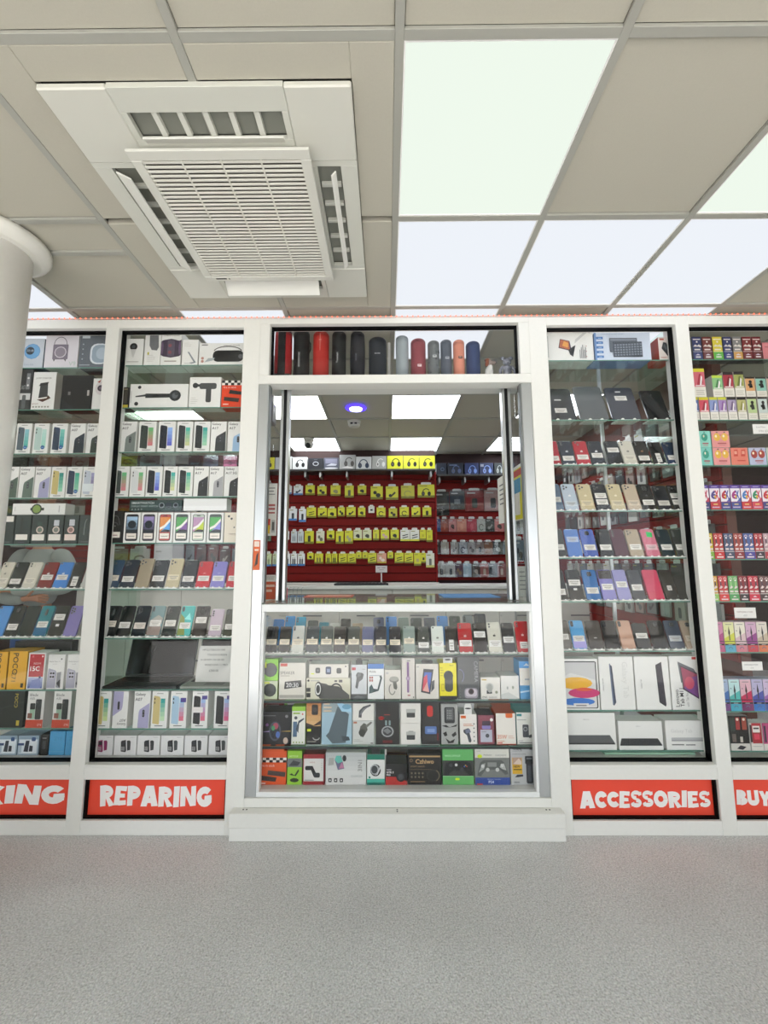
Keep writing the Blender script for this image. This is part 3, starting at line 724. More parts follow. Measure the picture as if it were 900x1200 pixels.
# ---- ACCESSORIES bay
r = Row('on second shelf '+L3, 'tablets '+L3, SH['W3'][1], SY+.02, z=Z['W3'][1])
for xl, xr, yt, c, d, lb, ex in ((643, 677, 453, '#3a3c3d', 'dark grey tablet with label', .3, [('r', .34, .62, .6, .66, '#d9d9d6')]), (680.5, 715, 450, '#5e6263', 'plain mid grey tablet', None, None),
                         (718.5, 753, 451.5, '#3d4049', 'slate tablet with label near top', .66, [('r', .36, .86, .56, .9, '#dadada')]), (760.5, 787, 455.5, '#1c1e21', 'small black tablet', None, [('o', .5, .86, .03, '#666')])):
    phone(r, xl, xr, yt, c, None, d, lab=lb, tablet=True, extra=ex, lw=.42, lh=.14)
r.done()
prow('W3', 2, 'on third shelf '+L3, [
    (642, 658.4, '#b01c2c', 'duo', 'red smartphone by the post', dict(logo='#e8dcdc', lab=.25)), (659.6, 676, '#262d3a', 'duo', 'midnight smartphone', dict(logo='#d8d8dc', lab=.25)), (677, 693.4, '#b4202e', 'diagonal', 'red smartphone with long label', dict(logo='#e8dcdc', lab=.3)),
    (694.6, 711, '#1f242c', 'duo', 'black smartphone with white emblem', dict(logo='#e8e8ea', lab=.37)), (714.8, 731.8, '#23272d', 'duo', 'black smartphone with high label', dict(lab=.6)), (732.6, 748.4, '#d3d0c4', 'duo', 'cream white smartphone', dict(logo='#6a6a66', lab=.26, lc='#dcd8ca')),
    (749.4, 765.4, '#26272a', 'duo', 'black smartphone with low label', dict(logo='#8a6a4c', lab=.25)), (767.4, 782, '#191b1e', 'corner', 'black smartphone with upright label', dict(lab=.28, lw=.4, lh=.4, top=518)), (784, 799.6, '#152a4c', 'diagonal', 'navy smartphone', dict(lab=.28, top=518))], 516.6)
prow('W3', 3, 'on fourth shelf '+L3, [
    (644.8, 661.8, '#5a6f88', None, 'grey blue smartphone by the post', dict(lab=.4, lc='#cfd0cc')), (663, 679.4, '#b9c6d4', 'tri', 'pale silver blue smartphone', dict(logo='#eef0f2', lab=.24, lc='#c8d2db')), (681.8, 698.6, '#cdbf9b', 'tri', 'gold smartphone', dict(logo='#e5dcc4', lab=.26, lc='#dccfae')),
    (699.8, 716.8, '#34363c', 'tri', 'dark grey smartphone with two labels', dict(lab=(.54, .3))), (717.8, 734.6, '#d0c4a2', 'tri', 'pale gold smartphone', dict(logo='#e8e0ca', lab=.26, lc='#dcd2b6')), (737.4, 753.4, '#c7b7a2', 'tri', 'beige smartphone', dict(lab=.26, lc='#d8cbb8')),
    (754.6, 771.2, '#202125', 'round', 'black smartphone with round lens block', dict(logo='#4a4b50', lab=.28)), (772.4, 789.2, '#2b2d33', 'tri', 'charcoal smartphone', dict(lab=.27, lc='#d9d5cc', top=569)), (790, 805.4, '#17181b', 'tri', 'black smartphone with two labels', dict(lab=(.56, .3), top=568.5))], 567)
prow('W3', 4, 'on fifth shelf '+L3, [
    (649.4, 665.2, '#3c3d3e', None, 'dark grey smartphone by the post', dict(lab=.34)), (666.8, 684, '#5b84cc', None, 'blue smartphone with dark edge', dict(lab=.62, lc='#b8c6e2')), (685.6, 702.4, '#5d72bd', 'square', 'violet blue smartphone', dict(lab=.33)),
    (704.4, 721.2, '#333337', 'diagonal', 'black smartphone', dict(lab=.33)), (722, 738.6, '#5c3d49', 'strip', 'plum smartphone', dict(lab=None)), (740, 756.4, '#b7a893', 'tri', 'beige smartphone', dict(lab=.34)), (759.2, 775.2, '#d77d92', None, 'pink smartphone with green sticker', dict(lab=.33, lc='#e7bdc6', extra=[('p', [(.35, .72), (.8, .70), (.85, .9), (.4, .93)], '#39c56a')])),
    (777, 793, '#1f3038', 'strip', 'dark teal smartphone', dict(lab=.33)), (794.6, 810, '#2c302c', 'strip', 'dark green grey smartphone', dict(lab=.33))], 620)
prow('W3', 5, 'on sixth shelf '+L3, [
    (650.6, 666.4, '#232325', None, 'black smartphone by the post', dict(lab=.26)), (668.6, 686.2, '#2b2b2d', 'strip', 'black smartphone with two labels', dict(lab=.56, extra=[('r', .35, .3, .6, .37, '#e8e8e6')])), (688.4, 705.8, '#4878b4', 'square', 'blue smartphone', dict(lab=.3)),
    (707.4, 724.2, '#8a86c6', None, 'lilac smartphone with grey top', dict(lab=.42, extra=[('r', 0, .7, 1, 1, '#55504e')])), (725.6, 741.4, '#9a98cb', None, 'pale lilac smartphone', dict(lab=.5)), (743, 758.6, '#44464b', 'strip', 'grey smartphone', dict(lab=.4)), (761.6, 780.2, '#cf4764', None, 'raspberry pink smartphone', dict(lab=None)),
    (781.6, 796.4, '#403e3a', None, 'dark brown smartphone with small label', dict(lab=.38, lw=.36, lh=.16)), (797.6, 815, '#3a3936', None, 'dark grey smartphone at the black edge', dict(lab=None, top=674))], 667.5)
prow('W3', 6, 'on seventh shelf '+L3, [
    (654.6, 671, '#6b6762', None, 'grey brown smartphone by the post', dict(lab=.42)), (672.8, 689.2, '#5ba7dd', 'corner', 'sky blue smartphone', dict(lab=.36, extra=[('r', 0, 0, 1, .28, '#a6a0dd'), ('r', 0, .28, 1, .45, '#86b0e4')])), (692, 709.4, '#4a4643', None, 'dark taupe smartphone', dict(lab=None, extra=[('r', .4, .36, .62, .39, '#d8d8d6')])),
    (711.2, 728.4, '#1b1b20', 'corner', 'black smartphone', dict(lab=None)), (730, 746.2, '#c6a08c', 'corner', 'rose beige smartphone', dict(lab=None)), (747.6, 764.8, '#25282e', None, 'black smartphone with label', dict(lab=.5, top=730)),
    (767.2, 785.2, '#131417', 'square', 'glossy black smartphone', dict(lab=None)), (786.4, 804.2, '#47505f', 'square', 'blue grey smartphone', dict(lab=.36, lc='#c4c8cc')), (806, 823, '#b3a08c', 'square', 'champagne smartphone', dict(lab=.36, lc='#cfc4b4'))], 727)

# ---- counter phones: front row
r = Row('in front row of counter', 'front row of counter phones', CROWS[1], CY+.012, z=CZs[1])
cp = [(310, 323.6, '#1d1f21', None, 'black smartphone', .4, None, 734), (325.4, 339, '#1f2123', None, 'charcoal smartphone', .4, None, 734), (340.6, 355, '#cbcdc6', 'pill', 'silver white smartphone', .38, '#55565a', 733),
      (357.4, 372.6, '#42494c', 'single', 'black smartphone with painted grey reflection', .4, '#e4e4e2', 733.5), (374.4, 389, '#5a615e', 'single', 'grey green smartphone', .4, '#f2f2f0', 733.5), (390.2, 404.4, '#393533', None, 'dark brown smartphone', .4, '#e8e8e6', 734),  # first phone: grey reflection put into the colour of a black shell
      (406.8, 421.4, '#4d524e', None, 'dark grey smartphone with white emblem', .4, '#f2f2f0', 734), (423.8, 437.6, '#6c7193', 'single', 'blue lilac smartphone', .38, None, 734), (439.6, 453.2, '#34353f', 'single', 'slate smartphone', .38, '#8a8a8a', 734),
      (456, 470.2, '#22232a', 'single', 'black smartphone with grey emblem', .38, '#aaaaaa', 734), (472.8, 487, '#8f9f98', 'single', 'pale green grey smartphone', .42, '#f4f4f2', 733.5), (489.8, 504, '#4c514d', 'diagonal', 'dark grey smartphone with low label', .27, '#f4f4f2', 734),
      (506.4, 521, '#dfe6df', 'single', 'white smartphone', .32, '#6a6c6a', 733.5), (522.8, 536.8, '#2e2d2c', 'single', 'black smartphone with upright label', .27, None, 733.5), (538.2, 555, '#b51f28', 'duo', 'red smartphone with wide label', .3, '#f0c4c4', 730),
      (556.2, 572, '#17120f', 'duo', 'black smartphone with high label', .6, None, 730), (573.4, 589.6, '#d6d5c8', 'duo', 'cream white smartphone', .28, '#44453f', 729), (590.8, 605.4, '#2b2c30', 'single', 'black smartphone with mid label', .42, '#55565a', 730), (607, 623.6, '#c11f27', 'duo', 'red smartphone with small label', .22, '#f0c4c4', 728)]
for i, (xl, xr, c, ck, d, lb, lg, yt) in enumerate(cp):
    phone(r, xl, xr, yt, c, ck, d, lab=lb, logo=lg, lc='#e6dcc6' if i < 11 else '#e8e8e6', lw=.4 if 'upright' in d else (.55 if 'small' in d else .86), lh=.4 if 'upright' in d else .21)
r.done()
r = Row('in back row of counter', 'back row of counter phones', CROWS[1], .27, z=CZs[1])
bp = [(317, 330, '#2f87dd', 725.5, 'bright blue smartphone', None), (331, 343, '#3ba0e8', 722, 'sky blue smartphone', 'duo'), (344, 356, '#35b0d8', 723, 'cyan smartphone', 'duo'), (358.5, 371, '#3a4440', 727, 'dark smartphone', None), (372, 384, '#2f8fa8', 729, 'teal smartphone', None), (385, 397, '#e6e4dd', 730, 'white smartphone', None),
      (398, 410, '#1c1a1c', 725, 'black smartphone', None), (412, 425, '#c2ab90', 730, 'tan smartphone', None), (437, 450, '#74768e', 723.5, 'purple grey smartphone', 'square'), (452, 465.5, '#5f92d6', 722.5, 'light blue smartphone', 'duo'), (467, 480, '#7f8d83', 723.5, 'sage smartphone', None), (482, 495.5, '#3c443f', 724, 'dark green smartphone', 'pill'),
      (498, 511.5, '#5d5f6a', 723.5, 'grey smartphone', 'diagonal'), (513.5, 527, '#5b97dd', 722, 'blue smartphone', 'duo'), (528.5, 542, '#3b4641', 722, 'dark grey green smartphone', 'square'), (545, 557, '#8d9596', 721.5, 'silver smartphone', 'corner'), (559, 573, '#262b38', 719.5, 'navy smartphone', 'strip')]
for xl, xr, c, yt, d, ck in bp: phone(r, xl, xr, yt, c, ck, d, lab=None)
r.done()

# ================================================================== CARTONS ON THE CABINET SHELVES
def brow(bay, k, phrase, group=None, Y=SY, z=None):
    r = Row(phrase, group or ('boxes '+phrase), (SH[bay]+[893.5])[k], Y, z=Z[bay][k] if z is None else z); return r
def boxes(row, items, dep=.08, col=W_, side='#dcdcd8', name='phone_box', cat='phone box', ytop=None):
    for it in items:
        xl, xr, art, desc = it[:4]; d = dict(it[4]) if len(it) > 4 else {}
        carton(row, d.pop('name', name), desc, d.pop('cat', cat), xl, xr, d.pop('top', ytop), d.pop('col', col), art, d.pop('dep', dep), d.pop('side', side), **d)
    row.done(); return row
TG, TK = '#58b59b', '#e08fa8'
# ---- REPARING bay
r = brow('W2', 0, 'on top shelf '+L2)
cam_art = [('o', .5, .70, .2, '#2b2b2c'), ('o', .5, .70, .09, '#555a60'), ('p', [(.36, .6), (.64, .6), (.56, .38), (.52, .3), (.48, .3), (.44, .38)], '#cfd0cd'), ('r', .2, .12, .8, .15, '#b8b8b4')]
boxes(r, [(143.6, 166.6, cam_art, 'white box picturing a small camera', dict(top=397, name='camera_box', cat='camera box')),
  (168, 187, [('p', [(.28, 1), (.82, 1), (.88, .55), (.78, .45), (.45, .47), (.3, .6)], '#6d7074'), ('r', .2, .32, .3, .4, '#c8c43c')]+lines(.2, .75, .3, 4, .06, '#bdbcb4'), 'white box with grey cylinder speaker picture', dict(top=390, name='speaker_box', cat='speaker box')),
  (187.4, 211.2, [('t', 'WIRELESS SPEAKER', .1, .86, .045, '#5a524c', 'l', 0, 0, .8), ('p', [(0, .3), (.12, .26), (.5, .22), (.9, .26), (1, .3), (1, .75), (.9, .72), (.5, .78), (.1, .74), (0, .7)], '#453b4e'), ('rr', .32, .26, .68, .74, .08, '#5d5666'), ('o', .45, .58, .09, '#8a4f5a'), ('o', .45, .38, .09, '#8a4f5a'), ('e', .06, .5, .06, .2, '#6f5d77'), ('e', .94, .5, .06, .2, '#6f5d77'), ('r', .2, .1, .8, .13, '#9c968c')], 'tall box with twin dark speakers printed', dict(top=388.5, name='speaker_box', cat='speaker box')),
  (212.4, 231.4, [('p', [(.35, .5), (.42, .53), (.9, .1), (.6, .04), (.5, .1), (.75, .12)], '#8a9298'), ('r', .15, .06, .7, .08, '#aaa')]+lines(.12, .6, .85, 3, .06, '#c6c4bc'), 'white box with a slim curved device', dict(top=398, name='gadget_box', cat='gadget box')),
  (232.4, 289, [('t', 'WIRELESS SPEAKER', .5, .86, .06, '#8d8a84', 'l', 0, 0, .42), ('rr', .29, .14, .93, .66, .1, '#1d1f21'), ('a', .6, .6, .3, .26, 10, 170, .02, '#333'), ('o', .87, .38, .05, '#606468'), ('p', [(.12, .12), (.3, .2), (.34, .32), (.2, .3)], '#a7b0b2'), ('r', .05, .88, .18, .93, '#777'), ('o', .08, .3, .03, '#b98b80'), ('o', .08, .16, .03, '#b98b80')], 'wide white box with black barrel speaker', dict(top=402, name='speaker_box', cat='speaker box'))], .1)
r = brow('W2', 1, 'on second shelf '+L2)
boxes(r, [(136.6, 149.8, [('r', 0, .0, 1, .14, '#c7b43c'), ('r', .12, .2, .45, .8, '#3c3a34'), ('r', .55, .2, .9, .8, '#46423a'), ('r', .1, .85, .9, .93, '#8b8268')], 'small black box with yellow foot', dict(top=453.7, col='#22211f', side='#2a2825', name='gadget_box', cat='gadget box')),
  (151, 219.6, [('o', .16, .86, .03, '#2b2d2e'), ('o', .12, .16, .035, '#2b2d2e'), ('p', [(.1, .44), (.28, .47), (.28, .56), (.1, .49)], '#3e4244'), ('p', [(.27, .40), (.72, .42), (.72, .58), (.27, .59)], '#2f3335'), ('o', .78, .5, .1, '#33383c'), ('o', .78, .5, .052, '#60656a'), ('o', .8, .58, .03, '#3d4246'), ('r', .02, .2, .032, .7, '#bbb')], 'long white box picturing a hair dryer', dict(top=450, name='hair_dryer_box', cat='hair dryer box', dep=.06)),
  (220.6, 258, [('t', 'MASSAGE GUN', .06, .93, .025, '#999', 'l'), ('rr', .32, .6, .86, .8, .06, '#4c4f50'), ('o', .19, .72, .09, '#35383a'), ('rr', .53, .16, .7, .66, .05, '#4c4f50'), ('r', .27, .68, .34, .76, '#35383a')]+lines(.06, .3, .3, 4, .06, '#bebdb6'), 'white box picturing a massage gun', dict(top=442, name='massage_gun_box', cat='massage gun box')),
  (258.8, 288, [('r', 0, .82, 1, 1, '#f0efe9')]+[('r', a/8, .82+.09*b, (a+1)/8, .91+.09*b, '#1a1a1a') for a in range(8) for b in range(2) if (a+b) % 2]+[('p', [(.3, .5), (.92, .44), (.95, .56), (.34, .64)], '#26292b'), ('p', [(.1, .24), (.7, .18), (.74, .32), (.12, .38)], '#2e2a28'), ('t', 'fire tv stick', .08, .7, .07, '#f7d9cf', 'l', 0, 0, .6), ('r', .08, .08, .3, .12, '#f4d4c8')], 'orange streaming stick box with chequered top', dict(top=446, col='#e2441c', side='#c63a16', name='streaming_stick_box', cat='streaming stick box'))])
r = brow('W2', 2, 'on third shelf '+L2)
boxes(r, [(140, 158.4, diag('#7f8884', 'A17'), 'white phone box with large grey phone'), (161, 181.4, two('#3d4743', '#cf7d83', '#71b87a'), 'phone box with red green screen'), (184, 204, two('#1f2632', '#5d63c4', '#8fb6ee'), 'phone box with blue violet screen'),
  (206, 224.6, two('#222a2a', '#c9d19a', '#4ab3a0'), 'phone box with black phone, teal screen'), (226, 245, two('#202828', '#9fd5b4', '#3fa79c'), 'phone box, black phone, mint screen'), (246, 264.4, diag('#33383a', 'A17'), 'white phone box with large black phone'), (266, 286, diag('#9ec0e0', 'A17'), 'white phone box with pale blue phone')], ytop=494)
r = brow('W2', 3, 'on fourth shelf '+L2)
boxes(r, [(130.4, 149.8, two('#4a5350', '#d98a92', '#6db780'), 'phone box, grey phone, red green screen'), (151, 169, two('#d9dcdc', '#d98a92', '#6db780'), 'phone box with white phone'), (170, 188.8, two('#262b33', '#5a5fc8', '#9ec0f0'), 'phone box with blue violet screen'),
  (190, 206.6, two('#20272a', '#d2d69a', '#45b0a8'), 'phone box, black phone, yellow teal screen'), (207.4, 225, two('#20282a', '#bfe0b0', '#3fb0a0'), 'phone box, black phone, mint screen'), (226, 243.4, diag('#2b2f31', 'A17'), 'white phone box with large black phone'),
  (244.2, 261, diag('#a6a7aa', 'A17'), 'white phone box with large silver phone'), (261.8, 282, diag('#303437', 'A17 5G'), 'white 5G phone box with dark phone')], ytop=546.6)
r = brow('W2', 4, 'on fifth shelf '+L2)
boxes(r, [(124, 142.6, [('a', .5, .55, .3, .3, 0, 180, .02, '#8a8a8a'), ('a', .5, .5, .22, .14, 20, 160, .03, '#6d6d6d'), ('o', .5, .52, .03, '#c8c8c8'), ('r', .12, .16, .86, .34, LBL), ('r', .3, .22, .7, .25, '#a88')], 'black phone box with pink label', dict(top=598.6, col='#23211f', side='#181716')),
  (143.6, 163, pboxD('#a9c9e4', '#1f2328'), 'phone box with dark blue glow screen'), (163.8, 182.2, pboxD('#9d8fc4', '#3a3444'), 'phone box with violet glow screen'), (183, 201.4, pbox('#4aa3e8', '#e08a2a', '#1b1b1f', '#b53424'), 'orange and blue screened phone box'),
  (202.2, 221.4, pbox('#7d4a9a', '#4aa04c', '#1b1b1f', '#3c4a3e'), 'phone box with green purple screen'), (222.2, 240.8, pbox('#c3d430', '#b98fb4', '#1b1b1f', '#b8c8b8'), 'phone box with lilac lime screen', dict(tab=(.24, .008, '#d8d43a'))), (241.8, 261, pbox('#8f8fdc', '#4fae54', '#1b1b1f', '#48584c'), 'phone box with green lavender screen'),
  (262, 281, [('r', .0, .0, 1, 1, '#e2d9c6'), ('o', .26, .87, .07, '#2d2d2d'), ('o', .44, .79, .07, '#2d2d2d'), ('o', .62, .5, .05, '#55504a'), ('r', .3, .27, .9, .3, '#b5a894'), ('a', .6, .3, .25, .06, 200, 340, .02, '#b59c86')], 'phone box with cream phone back')], ytop=600.6)
zt = max(r.tops)+.0005
r = brow('W2', 4, 'lying on phone boxes '+L2, Y=.10, z=zt); r.ypx = 599.8
boxes(r, [(151, 212.6, [('t', 'SMARTWATCH', .04, .62, .22, '#d7dfe0', 'l', 0, .01, .5), ('t', 'DISPLAY SMART WATCH', .04, .34, .17, '#b8c6c6', 'l', 0, 0, .5)]+[('o', .06+.06*i, .14, .012, '#a8b4b6') for i in range(4)]+[('o', .62, .5, .055, '#8f9aa0'), ('o', .62, .5, .04, '#1b2730'), ('o', .75, .5, .06, '#333e48'), ('o', .89, .5, .05, '#77838b'), ('o', .89, .5, .035, '#1f2a33')], 'dark green smartwatch box', dict(col='#2b4442', side='#22383a', name='watch_box', cat='watch box', top=586)),
  (214.4, 265.5, [('r', .03, .1, .97, .12, '#d4d4d0')], 'plain white slim box', dict(name='carton', cat='box', top=584.2, col='#eceeee'))], .07)
r = brow('W2', 8, 'on lower box shelf '+L2)
boxes(r, [(109, 128, two('#c7b67a', '#cfe2a0', '#2f9f98'), 'phone box with gold phone'), (130.6, 148.2, diag_down('#aaa7c8'), 'upside-down phone box with lilac phone'), (155, 174.2, diag('#aaa7c8'), 'box with large lilac phone'), (176, 195, two('#c9b87c', '#bfe0b8', '#2f9f98'), 'phone box, gold phone, teal screen'),
  (198, 217.6, two('#a9c8de', '#d9708a', '#9fd0ea')+[('r', .62, .7, .95, .82, '#4a3f8c')], 'phone box with pale blue phone'), (223.6, 242.6, two('#222426', '#d9708a', '#9db8e0', True)+[('r', .62, .78, .95, .88, '#4a3f8c')], 'phone box with paper band'), (250, 271, two('#25282a', '#d9608c', '#9db8e0')+[('r', .7, .78, .98, .88, '#4a3f8c')], 'phone box, black phone, pink screen')], ytop=810)
for dY, dzr in ((0, 'front'), (.092, 'second')):
    r = brow('W2', 9, f'in {dzr} file on bottom shelf {L2}', Y=SY+.01+dY); r.ypx = 893.5
    kp = [(105, 131, keypad('#8c2f5e', '#8c2f5e') if dY == 0 else None, 'keypad phone box with magenta phone' if dY == 0 else 'plain white phone box')]
    xs = [(132, 158.6), (159.4, 186), (187, 214), (215, 242), (243.4, 270)]
    if dY: kp = [(a*.985+5, b*.985+5, None, 'white phone box behind') for a, b in [(105, 131)]+xs]
    else: kp += [(a, b, keypad('#2b2e2f', '#3c4042'), 'white keypad phone box') for a, b in xs]
    if dY: r.z -= 0
    boxes(r, kp, .085, '#e4e4e4', '#d8d8d8', ytop=862 if dY == 0 else 856.5, name='keypad_phone_box')
# ---- CKING bay
r = brow('W1', 0, 'on top shelf '+L1)
boxes(r, [(14, 49.5, [('r', 0, 0, 1, 1, '#c6cdd6'), ('o', .62, .56, .27, '#5f97c8'), ('o', .62, .56, .25, '#6ea6d4'), ('o', .55, .58, .14, '#25303c'), ('t', '22:18', .44, .55, .07, '#cfe0ee', 'l', 0, 0, .22), ('t', 'EWA A28', .4, .08, .05, '#8fa0b0', 'l')], 'pale box with round blue speaker', dict(top=397, side='#3f5870', name='speaker_box', cat='speaker box')),
  (50.6, 90, [('rr', .24, .24, .7, .68, .03, '#776d7a'), ('o', .47, .45, .18, '#d6cfd6'), ('o', .47, .45, .155, '#8a808c'), ('a', .46, .68, .2, .22, 0, 180, .02, '#55505a'), ('p', [(.27, .24), (.33, .24), (.3, .17)], '#444'), ('p', [(.6, .24), (.66, .24), (.65, .17)], '#444'), ('t', 'V9', .75, .05, .13, '#b9c6bf', 'l', 0, .01), ('r', .06, .94, .32, 1, '#4f8a6c')], 'white box with retro grey speaker', dict(top=391, col='#dcd8de', name='speaker_box', cat='speaker box')),
  (91, 126, [('rr', .38, .1, 1.0, .72, .22, '#dfe6ec'), ('rr', .44, .14, 1.0, .68, .2, '#97a9b8'), ('e', .78, .42, .2, .18, '#b2c2ce'), ('r', .08, .88, .34, .96, '#c4ccd2')]+[('o', .13, .7-.15*i, .025, '#aeb6bc') for i in range(4)]+[('r', .05, .06, .4, .085, '#a8b0b6')], 'grey box with white rounded speaker', dict(top=392, col='#5d646b', side='#474d52', name='speaker_box', cat='speaker box'))], .1)
r = brow('W1', 1, 'on second shelf '+L1)
boxes(r, [(10, 34.6, [('t', 'PODCAST', .2, .5, .1, '#a9adb0', 'l', 0, 0, .5), ('r', .72, .5, .9, .9, '#7a7d80'), ('o', .81, .78, .05, '#ddd'), ('o', .81, .6, .05, '#ddd'), ('r', .2, .0, .95, .22, '#3a3d3e'), ('r', .1, .24, .98, .4, '#c9cccc'), ('rr', .3, .02, .48, .36, .06, '#5a5e60'), ('rr', .6, .02, .78, .36, .06, '#5a5e60')], 'dark box with pale printed earbuds', dict(top=433, col='#2c2f31', side='#232628', name='microphone_box', cat='microphone box')),
  (35.4, 62.6, [('t', 'JUMP STARTER', .12, .8, .055, '#77756f', 'l', 0, 0, .76), ('p', [(.3, .3), (.34, .66), (.66, .72), (.7, .34)], '#3f4244'), ('p', [(.28, .62), (.34, .7), (.7, .73), (.66, .66)], '#2a2b2d'), ('p', [(.24, .26), (.5, .2), (.84, .3), (.72, .38), (.66, .3)], '#4a2d22'), ('t', 'BOOST', .06, .13, .035, '#8a5a4a', 'l')]+[('r', .08+.13*i, .05, .16+.13*i, .09, '#9d9a92') for i in range(6)], 'white box picturing a jump starter', dict(top=436, side='#b9b5ac', dep=.14, name='jump_starter_box', cat='jump starter box')),
  (70, 106, [('r', .22, .42, .3, .52, '#777'), ('r', .85, .4, .92, .56, '#b9b5b0'), ('p', [(0, 0), (.5, 0), (0, .35)], '#202428')], 'large plain black box', dict(top=440, col='#151617', side='#0f1011', name='carton', cat='box')),
  (106.6, 126, [('e', .5, .68, .36, .22, '#d8d2d2'), ('o', .48, .68, .2, '#35303a'), ('o', .48, .68, .1, '#6a5a68'), ('p', [(.25, .88), (.5, .96), (.4, .85)], '#a5483a')], 'white box with round camera lens', dict(top=443.5, name='camera_box', cat='camera box'))], .08)
r = brow('W1', 2, 'on third shelf '+L1)
boxes(r, [(-4, 14.4, diag('#55727a'), 'phone box with large blue grey phone'), (16.8, 34.6, twoB('#55646d', '#58b2a6', '#8fc7d0'), 'phone box, grey phone, blue badge'), (37, 55.2, twoB('#b9d2cb', '#9fd8c9', '#bfe0d8'), 'phone box, mint phone, blue badge'), (58.4, 76.6, twoB('#2c3f57', '#3f9aa8', '#7fd0c0'), 'phone box, navy phone, blue badge'),
  (80, 98, diag('#22303a'), 'white phone box with large navy phone'), (99.6, 118, diag('#2b3a30'), 'white phone box with dark green phone')], ytop=496.2)
r = brow('W1', 3, 'on fourth shelf '+L1)
boxes(r, [(1.4, 19.4, diag('#4d5f54'), 'phone box with large dark green phone'), (20.2, 37.8, diag('#5d7066'), 'phone box with large sage green phone'), (38.6, 56.8, diag('#a4a4c6'), 'phone box with large lilac phone'), (57.6, 75, two('#c8b877', '#8fd2b0', '#2f8a80'), 'phone box with gold phone'),
  (75.8, 93.8, twoB('#2b3b54', '#8fd0b0', '#46b094'), 'phone box, navy phone, blue badge'), (94.6, 113, two('#c3ccd8', '#7f6f96', '#a8a8d0')+[('r', .05, .2, .75, .45, '#e2ebee')], 'phone box with pale blue phone')], ytop=547)
r = brow('W1', 4, 'on fifth shelf '+L1)
gb, gs = '#1d2e2b', '#16231f'
wk = [('r', .1, .85, .9, .87, '#2c423d')]
boxes(r, [(-2, 14.6, wk+[('r', .2, .76, .92, .95, '#e6e2da'), ('p', [(.1, .3), (.4, .5), (.42, .47), (.12, .26)], '#5d6a66'), ('r', .3, .06, .8, .08, '#6a7a74')], 'dark green box with label at top'),
  (15.4, 34.2, wk+[('r', .35, .25, .5, .9, '#0f1a18'), ('r', .1, .14, .85, .33, '#e6e2da'), ('r', .3, .05, .7, .07, '#556')], 'dark green box with low label'), (35, 53.4, wk+[('r', .36, .62, .66, .76, '#2f4a40'), ('o', .55, .48, .24, '#cdbfb4'), ('o', .55, .48, .16, '#6f7a70'), ('r', .1, .12, .88, .33, '#e6e2da')], 'dark green box with round badge'),
  (54.2, 72.4, wk+[('r', .38, .62, .72, .82, '#c6cad0'), ('o', .55, .48, .24, '#d2c6bb'), ('o', .55, .48, .16, '#7d7f78'), ('r', .1, .12, .88, .33, '#e6e2da')], 'dark green box, badge and grey tag'), (73.2, 90, wk+[('r', .36, .62, .74, .84, '#c6cad0'), ('o', .5, .48, .25, '#d8b8b0'), ('o', .5, .48, .16, '#8d6f6a'), ('r', .1, .12, .9, .33, '#e6d6cc')], 'dark green box with pinkish badge'),
  (91, 106, [('a', .6, .5, .2, .36, 90, 180, .05, '#8f9b98'), ('r', .39, .3, .44, .52, '#8f9b98'), ('r', .2, .06, .9, .08, '#66706c')], 'grey green box with curved line', dict(col='#2e3b38'))], .08, gb, gs, 'watch_box', 'watch box', ytop=603.4)
zt = max(r.tops)+.0005
r = brow('W1', 4, 'lying on dark green boxes '+L1, Y=.095, z=zt); r.ypx = 602.6
boxes(r, [(13.8, 76, [('r', .34, .38, .6, .62, '#3b4540'), ('o', .46, .5, .1, '#2c3a30'), ('o', .46, .5, .075, '#7f9a4a'), ('r', .05, .3, .06, .7, '#bbb'), ('r', .88, .2, .9, .8, '#bbb')], 'long white box picturing a watch', dict(name='watch_box', cat='watch box', top=590, side='#cfcdc8'))], .07)
poco = [('t', 'POCO', .22, .95, .15, '#33301c', 'l', -90, .015), ('t', 'C71', .22, .46, .12, '#5c5220', 'l', -90), ('r', .76, .05, .9, .16, '#3c3820')]
r = brow('W1', 7, 'on eighth shelf '+L1)
rn = [('t', 'Redmi Note 14', .1, .78, .035, '#777', 'l', 0, 0, .8), ('t', 'Pro 5G', .3, .71, .028, '#999', 'l'), ('p', [(.02, .04), (.06, .56), (.1, .6), (.5, .54), (.56, .48), (.54, .04)], '#a9a9bb'), ('rr', .16, .3, .46, .52, .08, '#c2c2d0'), ('o', .24, .46, .065, '#23252b'), ('o', .39, .46, .065, '#23252b'), ('o', .24, .36, .065, '#23252b'), ('o', .39, .36, .065, '#23252b'), ('p', [(.6, .06), (.84, .04), (.84, .5), (.6, .48)], '#8f9096'), ('p', [(.6, .18), (.84, .04), (.84, .3)], '#232427'), ('o', .82, .87, .05, '#666')]
boxes(r, [(-12, 5.6, poco, 'yellow phone box cut by the picture edge', dict(top=763.8, col='#dca51e', side='#b98a18', dep=.11)), (7, 28.8, poco, 'yellow phone box with vertical lettering', dict(top=763.2, col='#e2ab22', side='#bd8d18', dep=.11)),
  (30, 50.4, [('r', .08, .34, .93, .96, '#b8202c'), ('g', .08, .03, .93, .32, '#4a5f9a', '#a9b4d8'), ('p', [(.2, .03), (.3, .25), (.75, .3), (.9, .1), (.8, .03)], '#7f8cc0'), ('t', 'REDMI', .34, .68, .05, '#f0d8d8', 'l', 0, 0, .5), ('t', '15C', .16, .5, .13, '#f6f0f0', 'l', 0, .02, .7), ('r', .7, .3, .82, .36, '#39406a'), ('o', .84, .9, .05, '#f2dede'), ('r', .22, .87, .34, .93, '#d86a74')], 'white phone box with red 15C front', dict(top=765)),
  (53.4, 73.4, rn, 'box with silver quad camera phone', dict(top=767)), (76, 96, rn, 'matching silver phone box by the post', dict(top=767))], .09, ytop=766)
